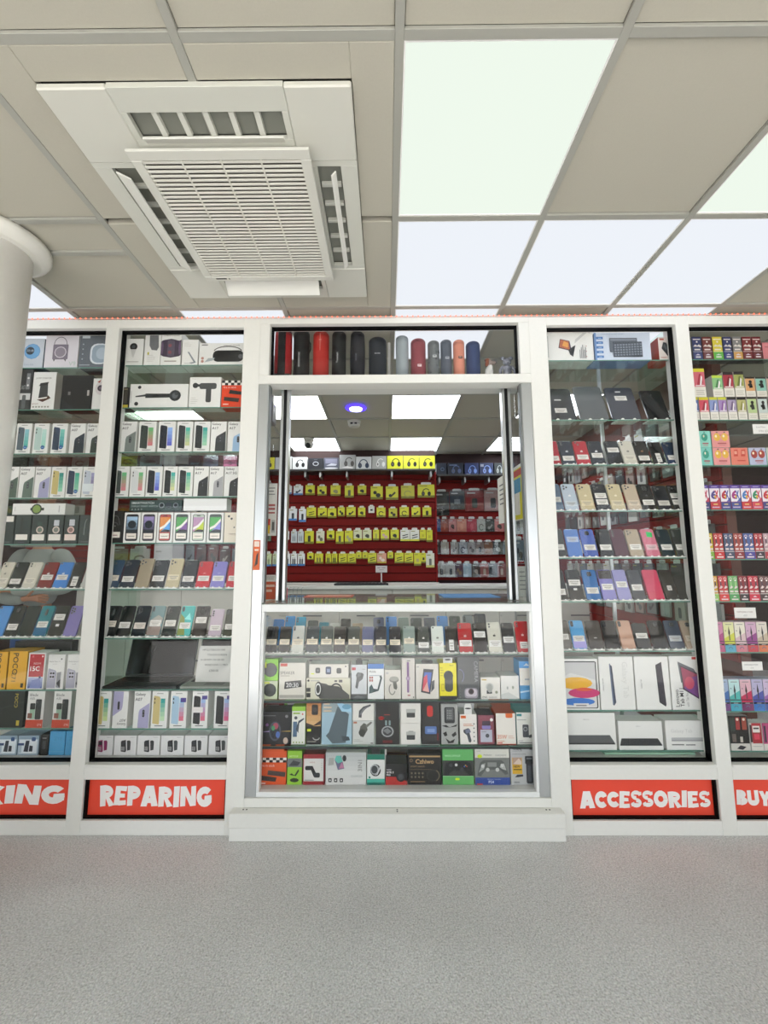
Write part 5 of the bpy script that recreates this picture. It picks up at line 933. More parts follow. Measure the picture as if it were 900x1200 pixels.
# ================================================================== COUNTER BOXES
def crow(k, phrase, Y=CY, z=None):
    return Row(phrase, 'boxes '+phrase, {1: 766.5, 2: 819.5, 3: 872.5, 4: 928.5}[k], Y, z=CZs[k] if z is None else z)
C2, C3, C4 = 'on second counter shelf', 'on third counter shelf', 'on counter floor'
G = '#8d8e8a'
r = crow(2, C2)
boxes(r, [(306, 325, [('o', .52, .5, .4, '#2f3230'), ('o', .52, .5, .36, '#4a4e4c'), ('r', .1, .84, .5, .95, '#d8e23a')], 'lime box with lower round speaker', dict(col='#cfd8b8', side='#8fae3a', top=798, name='speaker_box', cat='speaker box')),
  (326.4, 357.6, [('r', .04, .9, .3, .98, '#c4402c'), ('t', 'SPEAKER', .04, .68, .085, '#5d5c57', 'l', 0, 0, .55), ('r', .05, .63, .4, .65, '#aaa69a'), ('p', [(.2, .28), (.22, .48), (.84, .52), (.86, .34)], '#232526'), ('t', '20:30', .27, .33, .12, '#d8dad8', 'l', 0, .02, .5), ('r', .03, .04, .95, .12, '#a8a59c')], 'cream box picturing a clock speaker', dict(col='#dcd9cf', top=776.7, name='speaker_box', cat='speaker box')),
  (358.4, 410.6, [('p', [(.3, .05), (.24, .4), (.3, .78), (.46, .72), (.5, .66), (.74, .6), (.98, .2), (.98, .02), (.34, .02)], '#4d4e4b'), ('e', .28, .48, .085, .36, '#26282a'), ('e', .27, .48, .065, .28, '#e4e6e2'), ('e', .27, .48, .045, .2, '#3a3d3e'), ('a', .68, .42, .14, .34, 0, 150, .03, '#35373a'), ('o', .05, .88, .025, '#333'), ('r', .01, .1, .1, .3, '#26282a'), ('r', .01, .36, .1, .54, '#26282a'), ('r', .64, .82, .7, .9, '#555'), ('r', .74, .8, .82, .92, '#555'), ('r', .1, .86, .3, .89, '#999')], 'cream box picturing a big torch', dict(col='#d8d6c2', top=794.6, name='torch_box', cat='torch box')),
  (411.4, 430, [('r', .04, .84, .28, .92, '#b8444c'), ('r', 0, 0, 1, .15, '#55585a'), ('p', [(.26, .34), (.34, .6), (.3, .7), (.4, .78), (.7, .76), (.8, .72), (.72, .58), (.5, .5), (.4, .3)], '#55585a'), ('p', [(.36, .62), (.62, .68), (.6, .76), (.42, .74)], '#74787a'), ('r', .7, .86, .9, .88, '#aaa'), ('p', [(.1, .04), (.4, .12), (.9, .05)], '#777b7d')], 'pale box picturing a car charger', dict(col='#d5dade', top=779, tab=(.42, .03, '#2a2b2b'), name='car_charger_box', cat='charger box')),
  (430.8, 450, [('r', 0, .86, 1, 1, '#3f7ac4'), ('t', 'Mobile', .1, .75, .06, '#444', 'l', 0, 0, .4), ('p', [(.08, .16), (.1, .34), (.24, .42), (.36, .3), (.6, .28), (.78, .6), (.72, .64), (.84, .68), (.9, .6), (.68, .24), (.4, .2)], '#3e5054'), ('e', .22, .28, .13, .11, '#4d6468')]+[('r', .1+.13*i, .5+.08*j, .2+.13*i, .56+.08*j, '#a8605a') for i in range(2) for j in range(2)]+[('r', .1, .66, .8, .68, '#a9b4bb')], 'white blue box with phone holder arm', dict(col='#eceff0', top=778, name='phone_holder_box', cat='phone holder box')),
  (450.8, 470, [('e', .58, .66, .3, .1, '#7d7f78'), ('e', .58, .7, .28, .08, '#a3a49c'), ('p', [(.5, .58), (.56, .36), (.72, .32), (.78, .4), (.72, .6)], '#62635c'), ('a', .46, .34, .22, .2, 110, 340, .07, '#8d8e86'), ('r', .08, .86, .24, .92, '#bbb')], 'cream box with magnetic car mount', dict(col='#dbd8d0', top=785, name='car_mount_box', cat='car mount box')),
  (470.8, 486.6, [('rr', .4, .16, .56, .9, .05, '#8f6f9c'), ('o', .48, .5, .16, '#a98fb0'), ('o', .48, .5, .1, '#c9b4cf'), ('r', .4, .92, .66, .94, '#888'), ('r', .44, .08, .64, .11, '#b06a72'), ('o', .88, .05, .05, '#55585a')], 'tall cream box with purple smart band', dict(col='#e2ddd6', top=771, name='smart_band_box', cat='smart band box')),
  (487.4, 514.6, [('p', [(.22, .2), (.34, .86), (.78, .84), (.62, .14)], '#33363c'), ('p', [(.28, .24), (.38, .76), (.7, .76), (.58, .2)], '#4a6ac0'), ('p', [(.28, .24), (.35, .62), (.5, .7), (.54, .2)], '#d85a6a'), ('p', [(.3, .24), (.5, .5), (.58, .2)], '#e8b0a8'), ('p', [(.66, .2), (.7, .5), (.82, .55), (.8, .3)], '#55595d'), ('r', .05, .9, .14, .93, '#aaa')], 'cream box with phone in armband', dict(col='#dedad2', top=778, tab=(.5, .02, '#2c2d2d'), name='armband_box', cat='armband box')),
  (515.4, 535.8, [('rr', .3, .2, .78, .72, .2, '#3f4340'), ('o', .52, .65, .28, '#26302a'), ('o', .52, .65, .14, '#1a221d'), ('t', 'hoco', .6, .92, .04, '#4a4618', 'l'), ('r', 0, 0, 1, .09, '#26282a'), ('r', .1, .22, .28, .42, '#b8a82a'), ('r', .12, .24, .26, .4, '#e6d82a')]+lines(.05, .25, .86, 4, .07, '#a8a02a'), 'bright yellow phone holder box', dict(col='#eee228', side='#c8b818', top=777, tab=(.55, .03, '#d5d7d5'), name='phone_holder_box', cat='phone holder box')),
  (536.8, 562.8, [('rr', .3, .02, .9, .26, .12, '#9d97a2'), ('rr', .34, .06, .86, .24, .12, '#c9c2cc'), ('o', .6, .18, .13, '#4a3a3a'), ('o', .6, .18, .08, '#241c1e'), ('a', .1, .55, .2, .16, -60, 100, .03, '#8d93b4'), ('t', 'CAMERA', .76, .9, .09, '#a9acae', 'l', -90, 0, .5)]+[('o', .1, .05+.07*i, .02, '#888') for i in range(4)], 'dark grey security camera box', dict(col='#5d6062', side='#45484a', top=770, name='camera_box', cat='camera box')),
  (563.6, 586.8, [('o', .46, .56, .2, '#c9cbc8'), ('p', [(.3, .24), (.3, .4), (.56, .42), (.58, .26)], '#3a3d3e'), ('e', .46, .5, .14, .2, '#aaada9'), ('t', 'ENC', .08, .05, .09, '#444', 'l', 0, .01, .3), ('t', 'EARBUDS', .42, .05, .07, '#888', 'l', 0, 0, .4), ('o', .8, .32, .07, '#9aa08a'), ('r', .06, .86, .3, .92, '#c8b070')], 'white earbuds box with ENC lettering', dict(col='#e8e6df', top=793.8, name='earbuds_box', cat='earbuds box')),
  (587.4, 609, [('p', [(0, .2), (.4, .3), (1, .02), (1, 0), (0, 0)], '#cfd2d0'), ('e', .36, .48, .05, .07, '#b0b3b0'), ('e', .66, .5, .06, .07, '#a6b0a0')], 'plain white earbuds box', dict(col='#e6e6e2', top=792, name='earbuds_box', cat='earbuds box')),
  (609.8, 627, [('r', 0, 0, 1, .36, '#5fa3d6'), ('r', 0, .82, 1, 1, '#3f97da'), ('p', [(.3, .88), (.5, .95), (.7, .88)], '#cfe4f4'), ('r', .35, .5, .8, .54, '#aab4bc'), ('p', [(0, .16), (1, .22), (1, .26), (0, .2)], '#bcd8ee')], 'white and blue box at right end', dict(col='#e3e0d8', side='#4f9fd8', top=775, name='accessory_box', cat='accessory box'))], .1)
zt = r.tops[0]+.0005
rr_ = crow(2, 'on left stack of second counter shelf', z=zt); rr_.ypx = 797.5
boxes(rr_, [(306, 325.6, [('o', .54, .5, .42, '#33363a'), ('o', .54, .5, .37, '#4b5050'), ('r', .02, .6, .3, .86, '#dcea3a')], 'bright green box with upper round speaker', dict(col='#8fd43a', side='#6fb02a', top=772.5, name='speaker_box', cat='speaker box'))], .09)
zt = r.tops[2]+.0005
rr_ = crow(2, 'lying above torch box', z=zt); rr_.ypx = 794
boxes(rr_, [(362, 408.4, [('rr', .16, .34, .28, .74, .03, '#35383a'), ('rr', .42, .26, .56, .82, .03, '#2c3a5a'), ('r', .45, .4, .53, .66, '#8fa0c0'), ('rr', .7, .32, .82, .72, .03, '#35383a'), ('o', .93, .84, .02, '#444'), ('o', .22, .54, .03, '#77797a'), ('r', .05, .26, .13, .34, '#d5e23a')], 'flat white box with three smartwatch faces', dict(col='#e2dfd6', top=778.4, name='watch_box', cat='watch box'))], .09)
r = crow(3, C3)
boxes(r, [(304.6, 340.4, [('e', .48, .4, .2, .3, '#4a4f5c'), ('e', .48, .4, .15, .24, '#1d2028'), ('e', .5, .56, .09, .1, '#a84a5a'), ('e', .42, .5, .06, .08, '#4f9a6a'), ('e', .58, .3, .07, .1, '#4a6ab0'), ('p', [(0, .38), (.3, .42), (.3, .38)], '#9a86b8'), ('p', [(.66, .4), (1, .43), (1, .39)], '#b89a4a'), ('o', .22, .6, .05, '#7a4a86'), ('e', .84, .12, .08, .1, '#c9b4a6'), ('o', .86, .86, .05, '#88898c'), ('r', .08, .87, .5, .89, '#77797c')], 'black smartwatch box with neon ring', dict(col='#17181b', side='#101113', top=834, name='watch_box', cat='watch box')),
  (341.2, 357.4, [('r', 0, .88, 1, 1, '#8fc43a'), ('rr', .1, .2, .4, .6, .03, '#4d6a86'), ('p', [(.3, .4), (.5, .62), (.9, .7), (.9, .66), (.56, .56), (.5, .3)], '#3a4650'), ('o', .3, .7, .12, '#4a4f54'), ('r', .1, .8, .6, .84, '#8fb040')]+[('o', .16+.22*i, .06, .05, '#8fa040') for i in range(4)]+[('o', .8, .8, .06, '#cf4a3a')], 'white box with lime top and holder', dict(col='#e4e6de', side='#9ac244', top=828, name='phone_holder_box', cat='phone holder box')),
  (358.2, 375.8, [('g', 0, .42, 1, 1, '#d8b07a', '#b8763a'), ('rr', .36, .68, .8, .92, .1, '#2c2a28'), ('o', .58, .8, .16, '#4a4642'), ('p', [(0, .5), (.5, .44), (1, .56), (1, .46), (.4, .42), (0, .42)], '#3a2a20'), ('r', .08, .3, .34, .36, '#d5ea2a'), ('a', .7, .16, .24, .06, 180, 360, .05, '#c9cbc8'), ('r', .1, .06, .7, .08, '#99968f')], 'black box with amber watch picture', dict(col='#1d1d1c', top=821.7, name='watch_box', cat='watch box')),
  (376.6, 412.4, [('r', 0, 0, 1, .74, '#a3c2d2'), ('p', [(.14, .2), (.24, .28), (.52, .88), (.9, .7), (.8, .04), (.36, .02)], '#56656d'), ('p', [(.5, .94), (.62, .97), (.99, .84), (.99, .74), (.66, .76)], '#a6d2e8'), ('e', .82, .87, .15, .06, '#6fa4c2'), ('r', .06, .92, .26, .95, '#e0c8a8'), ('r', .06, .84, .32, .87, '#e0c8a8'), ('r', .06, .76, .32, .79, '#e0c8a8'), ('p', [(.66, .2), (.9, .18), (.94, .1), (.7, .08)], '#3e4a50')], 'blue grey box with tall tower speaker', dict(col='#9aa9ae', side='#7d8c92', top=821.7, name='speaker_box', cat='speaker box')),
  (413, 438.6, [('p', [(.3, .5), (.36, .76), (.52, .9), (.62, .86), (.7, .62), (.5, .3), (.36, .34)], '#55574f'), ('o', .44, .5, .16, '#3c3e38'), ('p', [(.6, .8), (.84, .96), (.92, .92), (.66, .7)], '#70726a'), ('r', .04, .88, .2, .96, '#b8785a')]+lines(.06, .5, .2, 2, .06, '#8f928c')+[('r', .84, .04, .94, .08, '#555')], 'grey box with clip phone mount', dict(col='#cfd2cf', top=844.6, name='phone_mount_box', cat='phone mount box')),
  (440, 468.4, [('rr', .3, .8, .56, 1, .05, '#141415'), ('e', .5, .3, .26, .13, '#a9acae'), ('e', .5, .3, .2, .1, '#35383a'), ('p', [(.3, .32), (.5, .38), (.66, .3), (.5, .24)], '#7d8082'), ('rr', .12, .57, .36, .65, .1, '#e8403a'), ('rr', .4, .44, .48, .56, .03, '#88a0a0'), ('rr', .55, .44, .63, .56, .03, '#88a0a0'), ('r', .36, .68, .6, .7, '#a83a34'), ('r', .3, .04, .7, .1, '#6d1f1f')], 'black smartwatch box with red sticker', dict(col='#242321', side='#181716', top=822, name='watch_box', cat='watch box')),
  (469.4, 493.2, [('rr', .3, .22, .72, .46, .04, '#3d4040'), ('r', .28, .44, .74, .6, '#b8bab6'), ('r', .4, .6, .64, .64, '#9fa19d')], 'lower white earbuds box', dict(col='#e9e7e1', top=847.6, name='earbuds_box', cat='earbuds box')),
  (494.2, 516.4, [('rr', .3, .64, .62, .9, .12, '#c8322a'), ('rr', .18, .24, .8, .42, .06, '#5a7ab8'), ('r', .3, .28, .7, .36, '#8aa4d4'), ('r', .82, .1, .9, .26, '#7a2424')], 'black box with red and blue gadgets', dict(col='#2c2b2a', side='#1c1b1a', top=822, name='gadget_box', cat='gadget box')),
  (517.2, 537.4, [('rr', .2, .52, .82, .92, .1, '#2f3132'), ('rr', .3, .6, .74, .9, .06, '#5d6061'), ('p', [(.04, .46), (.3, .48), (.5, .42), (.96, .5), (.9, .44), (.3, .42)], '#1d1e1f'), ('p', [(.1, .28), (.3, .32), (.36, .22), (.2, .2)], '#1d1e1f'), ('p', [(.6, .24), (.84, .32), (.9, .24), (.7, .18)], '#1d1e1f'), ('p', [(.24, .16), (.5, .08), (.8, .14), (.7, .04), (.4, .03)], '#1d1e1f')]+[('r', .36+.1*i, .64+.06*j, .42+.1*i, .67+.06*j, '#9a9d9d') for i in range(3) for j in range(4)], 'silver box with grinning face print', dict(col='#a8aaa8', side='#888a88', top=825, name='speaker_box', cat='speaker box')),
  (539.4, 559.6, [('r', .06, .86, .36, .95, '#e06a2c'), ('p', [(.2, .48), (.5, .54), (.66, .12), (.6, .06), (.5, .08), (.4, .3), (.2, .4)], '#3c4148'), ('p', [(.3, .48), (.56, .52), (.64, .4), (.34, .36)], '#6a6f86'), ('r', .2, .66, .7, .68, '#cf8a6a'), ('r', .2, .61, .8, .63, '#cf8a6a')]+[('o', .82, .12+.14*i, .04, '#55585a') for i in range(5)], 'white box with orange badge and charger', dict(col='#ece8e2', top=837, tab=(.45, .05, '#e4e4e2'), name='car_charger_box', cat='charger box')),
  (560.6, 580, [('rr', .08, .04, .92, .96, .05, '#8d4a58'), ('r', .14, .08, .86, .5, '#b9bccb'), ('rr', .24, .52, .78, .66, .08, '#8a7fc0'), ('rr', .26, .64, .76, .8, .05, '#4a3a4a'), ('o', .84, .84, .1, '#eceaea'), ('o', .56, .3, .12, '#4a4d55'), ('r', .2, .42, .5, .44, '#888')], 'plum earbuds box with lilac case', dict(col='#7d4350', side='#3c3536', top=838, name='earbuds_box', cat='earbuds box')),
  (582, 605.2, [('p', [(.5, 1), (.5, .88), (.56, .85), (.8, .85), (.86, .88), (.86, 1)], '#e06a28'), ('t', '35W', .04, .18, .13, '#d88a6a', 'l', 0, .012, .5), ('r', .04, .1, .4, .12, '#d8906a'), ('r', .04, .04, .3, .07, '#cf4a2a'), ('r', 0, 0, 1, .02, '#cf4a2a'), ('r', .6, .2, .9, .22, '#d8b0a0'), ('r', .6, .26, .84, .28, '#d8b0a0')], 'white 35W charger box, front of file', dict(col='#eae6de', side='#c8501e', top=836, name='charger_box', cat='charger box')),
  (606.2, 629, [('r', .02, .88, .28, .96, '#3f8f94'), ('rr', .3, .22, .62, .62, .05, '#3e4248'), ('o', .45, .48, .11, '#a9adb0'), ('o', .45, .48, .08, '#3e4248'), ('p', [(.52, .26), (.9, .36), (.98, .26), (.64, .2)], '#4a4e54'), ('r', .04, .76, .5, .78, '#99a0a0'), ('r', .1, .04, .9, .07, '#888'), ('r', .06, .1, .3, .13, '#bbb')], 'white power bank box with teal badge', dict(col='#e2e3dc', side='#5fa9a8', top=835, name='power_bank_box', cat='power bank box'))], .1)
for bi, (xl, xr, yb, yt, art, d, c, nm, ct) in enumerate(((413, 438.4, 843.6, 821.8, [('p', [(.28, .16), (.3, .5), (.5, .72), (.84, .84), (.86, .76), (.56, .58), (.44, .44), (.42, .14)], '#4a4d50'), ('p', [(.32, .3), (.48, .6), (.8, .78), (.56, .54), (.4, .3)], '#75797c'), ('r', .1, .88, .4, .93, '#aaa')], 'white box picturing bent phone mount, above grey mount box', '#e6e4de', 'phone_mount_box', 'phone mount box'), (469.4, 493.2, 846.6, 822.4, [('rr', .3, .26, .72, .5, .04, '#3d4040'), ('r', .28, .48, .74, .66, '#b8bab6')], 'upper white earbuds box on a matching box', '#e9e7e1', 'earbuds_box', 'earbuds box'))):
    rr_ = crow(3, C3, z=r.tops[4 if bi == 0 else 6]+.0005); rr_.ypx = yb
    boxes(rr_, [(xl, xr, art, d, dict(col=c, name=nm, cat=ct, top=yt))], .09)
# files of boxes behind the front ones
rf = Row('behind 35W charger box', 'orange charger boxes filed behind 35W box', 872.5, CY, z=CZs[3])
for k in range(3):
    carton(rf, 'charger_box', ('nearest', 'middle', 'hindmost')[k]+' orange topped box', 'charger box', 581-1.5*k, 604-1.8*k, 831-5.2*k, '#d5602a', None, .09, '#c8501e', dY=.104+.095*k)
for o, d, c in rf.items: tag(o, d+' in file '+rf.phrase+' on third counter shelf', c, rf.group)
rf = Row('behind power bank box', 'teal boxes filed behind power bank box', 872.5, CY, z=CZs[3])
for k in range(3):
    carton(rf, 'power_bank_box', ('nearest', 'middle', 'hindmost')[k]+' teal topped box', 'power bank box', 605-1.5*k, 627-2.4*k, 830-5.2*k, '#4fa6ac', [('r', .25, .9, .75, .96, '#d8e8e6')], .09, '#4b9aa0', dY=.104+.095*k)
for o, d, c in rf.items: tag(o, d+' in file '+rf.phrase+' on third counter shelf', c, rf.group)
rf = Row('x', 'spare boxes behind third counter shelf', 872.5, CY, z=CZs[3])
for xl, xr, yt, c, d in ((306, 331, 823, '#8f2a26', 'red box behind neon ring watch box'), (332, 356, 821, '#6f9a34', 'green box behind lime topped holder box'), (560, 578, 827, '#8d7a6c', 'brown box behind plum earbuds box')):
    o = carton(rf, 'accessory_box', d, 'accessory box', xl, xr, yt, c, [('r', .15, .86, .8, .93, '#d8cfc8')], .08, dY=.11); tag(o, d+' on third counter shelf', 'accessory box', rf.group)
r = crow(4, C4, z=CZs[4]+.0002)
boxes(r, [(302.4, 335, [('r', 0, .66, 1, .8, '#efe9e2')]+[('r', a/8, .66+.07*b, (a+1)/8, .73+.07*b, '#1a1a1a') for a in range(8) for b in range(2) if (a+b) % 2]+[('p', [(.32, .3), (.96, .24), (.98, .38), (.34, .43)], '#4a3c36'), ('p', [(.08, .14), (.62, .1), (.66, .22), (.1, .28)], '#3a302c'), ('t', 'fire tv stick', .06, .54, .07, '#f3d8cc', 'l', 0, 0, .52), ('r', .06, .04, .26, .07, '#f3d8cc')], 'orange streaming stick box with chequered band', dict(col='#dd571f', side='#b8430f', top=880, tab=(.82, .05, '#d8591f'), name='streaming_stick_box', cat='streaming stick box')),
  (335.8, 353.4, [('r', 0, .52, 1, .78, '#77797a'), ('p', [(.1, .56), (.4, .72), (.9, .66), (.7, .56)], '#3a3c3e'), ('p', [(.16, .3), (.3, .34), (.5, .28), (.7, .42), (.78, .46), (.8, .4), (.6, .26), (.3, .28)], '#2c3a1c'), ('e', .5, .14, .3, .06, '#2c3a1c'), ('t', 'BICYCLE', .15, .82, .05, '#e8f0c0', 'l', 0, 0, .6)], 'lime green box with bike holder', dict(col='#93c83a', side='#76a82c', top=880, name='phone_holder_box', cat='phone holder box')),
  (354.4, 380.4, [('r', .04, .12, .94, .86, '#dcdcd8'), ('r', .94, 0, 1, 1, '#7d1f26'), ('rr', .1, .48, .44, .62, .06, '#232628'), ('p', [(.3, .6), (.44, .62), (.66, .3), (.5, .26)], '#232628'), ('rr', .5, .24, .78, .4, .06, '#2e3134'), ('t', 'VENICE', .3, .72, .04, '#b06a6a', 'l'), ('r', .08, .15, .5, .17, '#777')]+[('o', .86, .5+.07*i, .015, '#777') for i in range(4)], 'white box with dark red border', dict(col='#9a262c', side='#6d1a20', top=884, name='phone_mount_box', cat='phone mount box')),
  (381.2, 429.2, [('g', 0, .3, 1, 1, '#d8dad8', '#bdc2c2'), ('p', [(.22, .78), (.26, .9), (.38, .9), (.46, .5), (.3, .46)], '#6d6f8c'), ('p', [(.22, .78), (.26, .9), (.36, .9), (.42, .72), (.3, .66)], '#5fb8ac'), ('p', [(.32, .5), (.4, .7), (.46, .52)], '#b87a9a'), ('e', .46, .82, .05, .1, '#2c2e30'), ('p', [(.06, .6), (.2, .62), (.2, .84), (.08, .84)], '#a8aaa6'), ('t', '3IN1', .9, .42, .14, '#8d8f8e', 'l', 90, .01, .36), ('t', 'CHARGER', .62, .24, .06, '#a8b0ae', 'l', 0, 0, .3)]+[('rr', .07+.14*i, .09, .15+.14*i, .21, .015, '#2c2e30') for i in range(3)]+[('o', .11+.14*i, .15, .02, '#e6e6e4') for i in range(3)], 'wide white 3IN1 charger box', dict(col='#d9dad8', top=881.8, name='charger_box', cat='charger box')),
  (430, 451, [('r', 0, .82, 1, 1, '#1f7d68'), ('r', 0, 0, 1, .08, '#1f6d60'), ('r', 0, .08, 1, .2, '#43b09c'), ('e', .48, .48, .3, .2, '#26282a'), ('e', .44, .5, .24, .17, '#aeb2b4'), ('e', .42, .5, .18, .13, '#33373a'), ('p', [(.4, .3), (.6, .34), (.78, .56), (.74, .64), (.56, .36)], '#d0d3d4'), ('o', .14, .25, .06, '#1f7d68')], 'teal and white smartwatch box', dict(col='#e4e6e3', side='#186a5a', top=884, tab=(.5, .035, '#2b2d2c'), name='watch_box', cat='watch box')),
  (452, 477.6, [('p', [(0, 0), (0, .38), (.5, .38), (1, .16), (1, 0)], '#b8302c'), ('t', 'GTR 3', .04, .54, .1, '#ecebea', 'l', 0, .03, .46), ('t', 'PRO', .04, .43, .08, '#ecebea', 'l', 0, .03, .36), ('o', .7, .38, .22, '#101112'), ('o', .7, .38, .19, '#2a2d30'), ('o', .7, .38, .13, '#4b5054'), ('r', .04, .7, .26, .74, '#bbb')], 'black and red GTR watch box', dict(col='#1c1d1e', side='#121314', top=895, name='watch_box', cat='watch box')),
  (478.6, 518, [('r', .03, .88, .97, .93, '#b99a6a'), ('t', 'Czhiwo', .22, .67, .15, '#c9a878', 'l', 0, .02, .68), ('t', 'smart watch', .06, .56, .07, '#8d7a5c', 'l', 0, .01, .66), ('e', .74, .3, .19, .19, '#3a3a38'), ('e', .74, .3, .16, .16, '#1d1e1e'), ('a', .74, .3, .2, .2, -60, 60, .015, '#9a8a6a'), ('r', .06, .1, .5, .12, '#a58a60'), ('r', .05, .49, .7, .5, '#7a6a50'), ('o', .09, .78, .045, '#88755a'), ('o', .09, .78, .03, '#1a1a1a')]+[('o', .1+.11*i, .26+.12*j, .03, '#77705f') for i in range(4) for j in range(2)], 'black watch tin with gold Czhiwo lettering', dict(col='#1b1a19', side='#121111', top=883, name='watch_box', cat='watch box')),
  (519, 556, [('r', 0, .25, 1, .68, '#3c3e3a'), ('t', 'WIRELESS CONTROLLER', .08, .79, .05, '#c8ecc8', 'l', 0, 0, .5), ('p', [(.04, .28), (.1, .6), (.24, .66), (.76, .66), (.9, .6), (.97, .28), (.86, .26), (.7, .4), (.32, .4), (.16, .26)], '#1d1f21'), ('o', .44, .56, .045, '#d8dad8'), ('o', .27, .55, .06, '#3d4144'), ('o', .62, .44, .06, '#3d4144'), ('p', [(.34, .4), (.4, .47), (.44, .4)], '#33373a'), ('o', .74, .55, .02, '#c8b04a'), ('o', .7, .52, .02, '#4a6ac8'), ('o', .78, .52, .02, '#c84a4a'), ('rr', .4, .14, .54, .2, .03, '#d5ea2a'), ('r', 0, .24, 1, .255, '#9ad8a0')], 'green game controller box with dark window', dict(col='#67b86a', side='#4f9c54', top=878, name='controller_box', cat='controller box')),
  (557.4, 598.4, [('r', 0, .2, 1, .74, '#7d817e'), ('r', 0, 0, 1, .2, '#2b4a9a'), ('t', 'PS4', .38, .04, .08, '#d5def0', 'l', 10*0, .015, .3), ('t', 'Wireless Controller', .34, .14, .035, '#a9bce0', 'l', 0, 0, .4), ('t', 'SONY', .05, .91, .035, '#77797a', 'l'), ('t', 'PlayStation', .26, .79, .05, '#4a4c4e', 'l', 0, 0, .3), ('t', 'DUALSHOCK', .6, .79, .045, '#8d9090', 'l', 0, 0, .32), ('p', [(.06, .26), (.14, .6), (.24, .68), (.76, .68), (.86, .6), (.95, .3), (.86, .28), (.72, .42), (.3, .42), (.16, .24)], '#5d615f'), ('p', [(.1, .34), (.2, .56), (.3, .6), (.26, .44)], '#a3a7a4'), ('p', [(.7, .5), (.84, .6), (.9, .4), (.78, .44)], '#b8bbb6'), ('r', .36, .5, .62, .62, '#8d918e'), ('o', .36, .42, .055, '#c9cbc8'), ('o', .64, .42, .055, '#c9cbc8'), ('o', .22, .52, .05, '#d5d7d4'), ('o', .78, .54, .05, '#d5d7d4'), ('e', .14, .79, .07, .05, '#d5ea2a'), ('r', .04, .01, .2, .05, '#c04a44')], 'PS4 controller box with blue foot', dict(col='#e0dfd6', side='#b8b7ae', top=877, name='controller_box', cat='controller box')),
  (599.4, 632, [('t', 'WAHL', .1, .88, .07, '#33363a', 'l', 0, .02, .34), ('r', .08, .86, .44, .865, '#444'), ('t', 'CORDLESS CLIPPER', .08, .77, .03, '#66696c', 'l', 0, 0, .5), ('r', .06, .28, .42, .7, '#dcae2c'), ('r', .08, .52, .4, .7, '#b89a86'), ('p', [(.1, .54), (.3, .68), (.4, .6), (.4, .52)], '#dcc8ba'), ('t', 'NEW', .1, .44, .06, '#4a3a14', 'l', 0, .02, .24), ('r', .1, .38, .4, .41, '#6d5a1c'), ('p', [(.14, .2), (.22, .26), (.44, .27), (.44, .22), (.26, .2)], '#33363a'), ('rr', .56, .04, .8, .72, .06, '#33373c'), ('rr', .53, .54, .82, .74, .03, '#232629'), ('r', .58, .66, .78, .7, '#777b80'), ('rr', .62, .1, .74, .5, .05, '#4d525a'), ('r', .1, .06, .3, .09, '#8d8f92'), ('r', .7, .9, .92, .93, '#777a7d')], 'grey hair clipper box with yellow panel', dict(col='#bcbebf', side='#9a9c9d', top=874, name='clipper_box', cat='clipper box'))], .1)
o = carton(Row('x', 'x', 928.5, CY, z=CZs[4]+.0002), 'watch_box', '', '', 453, 480, 881, '#4a3226', [('r', .1, .82, .9, .88, '#a8783a'), ('r', .5, .68, .9, .72, '#c8a06a')], .07, '#2a1d18', dY=.115)
tag(o, 'brown watch box standing behind the black and red GTR box', 'watch box')

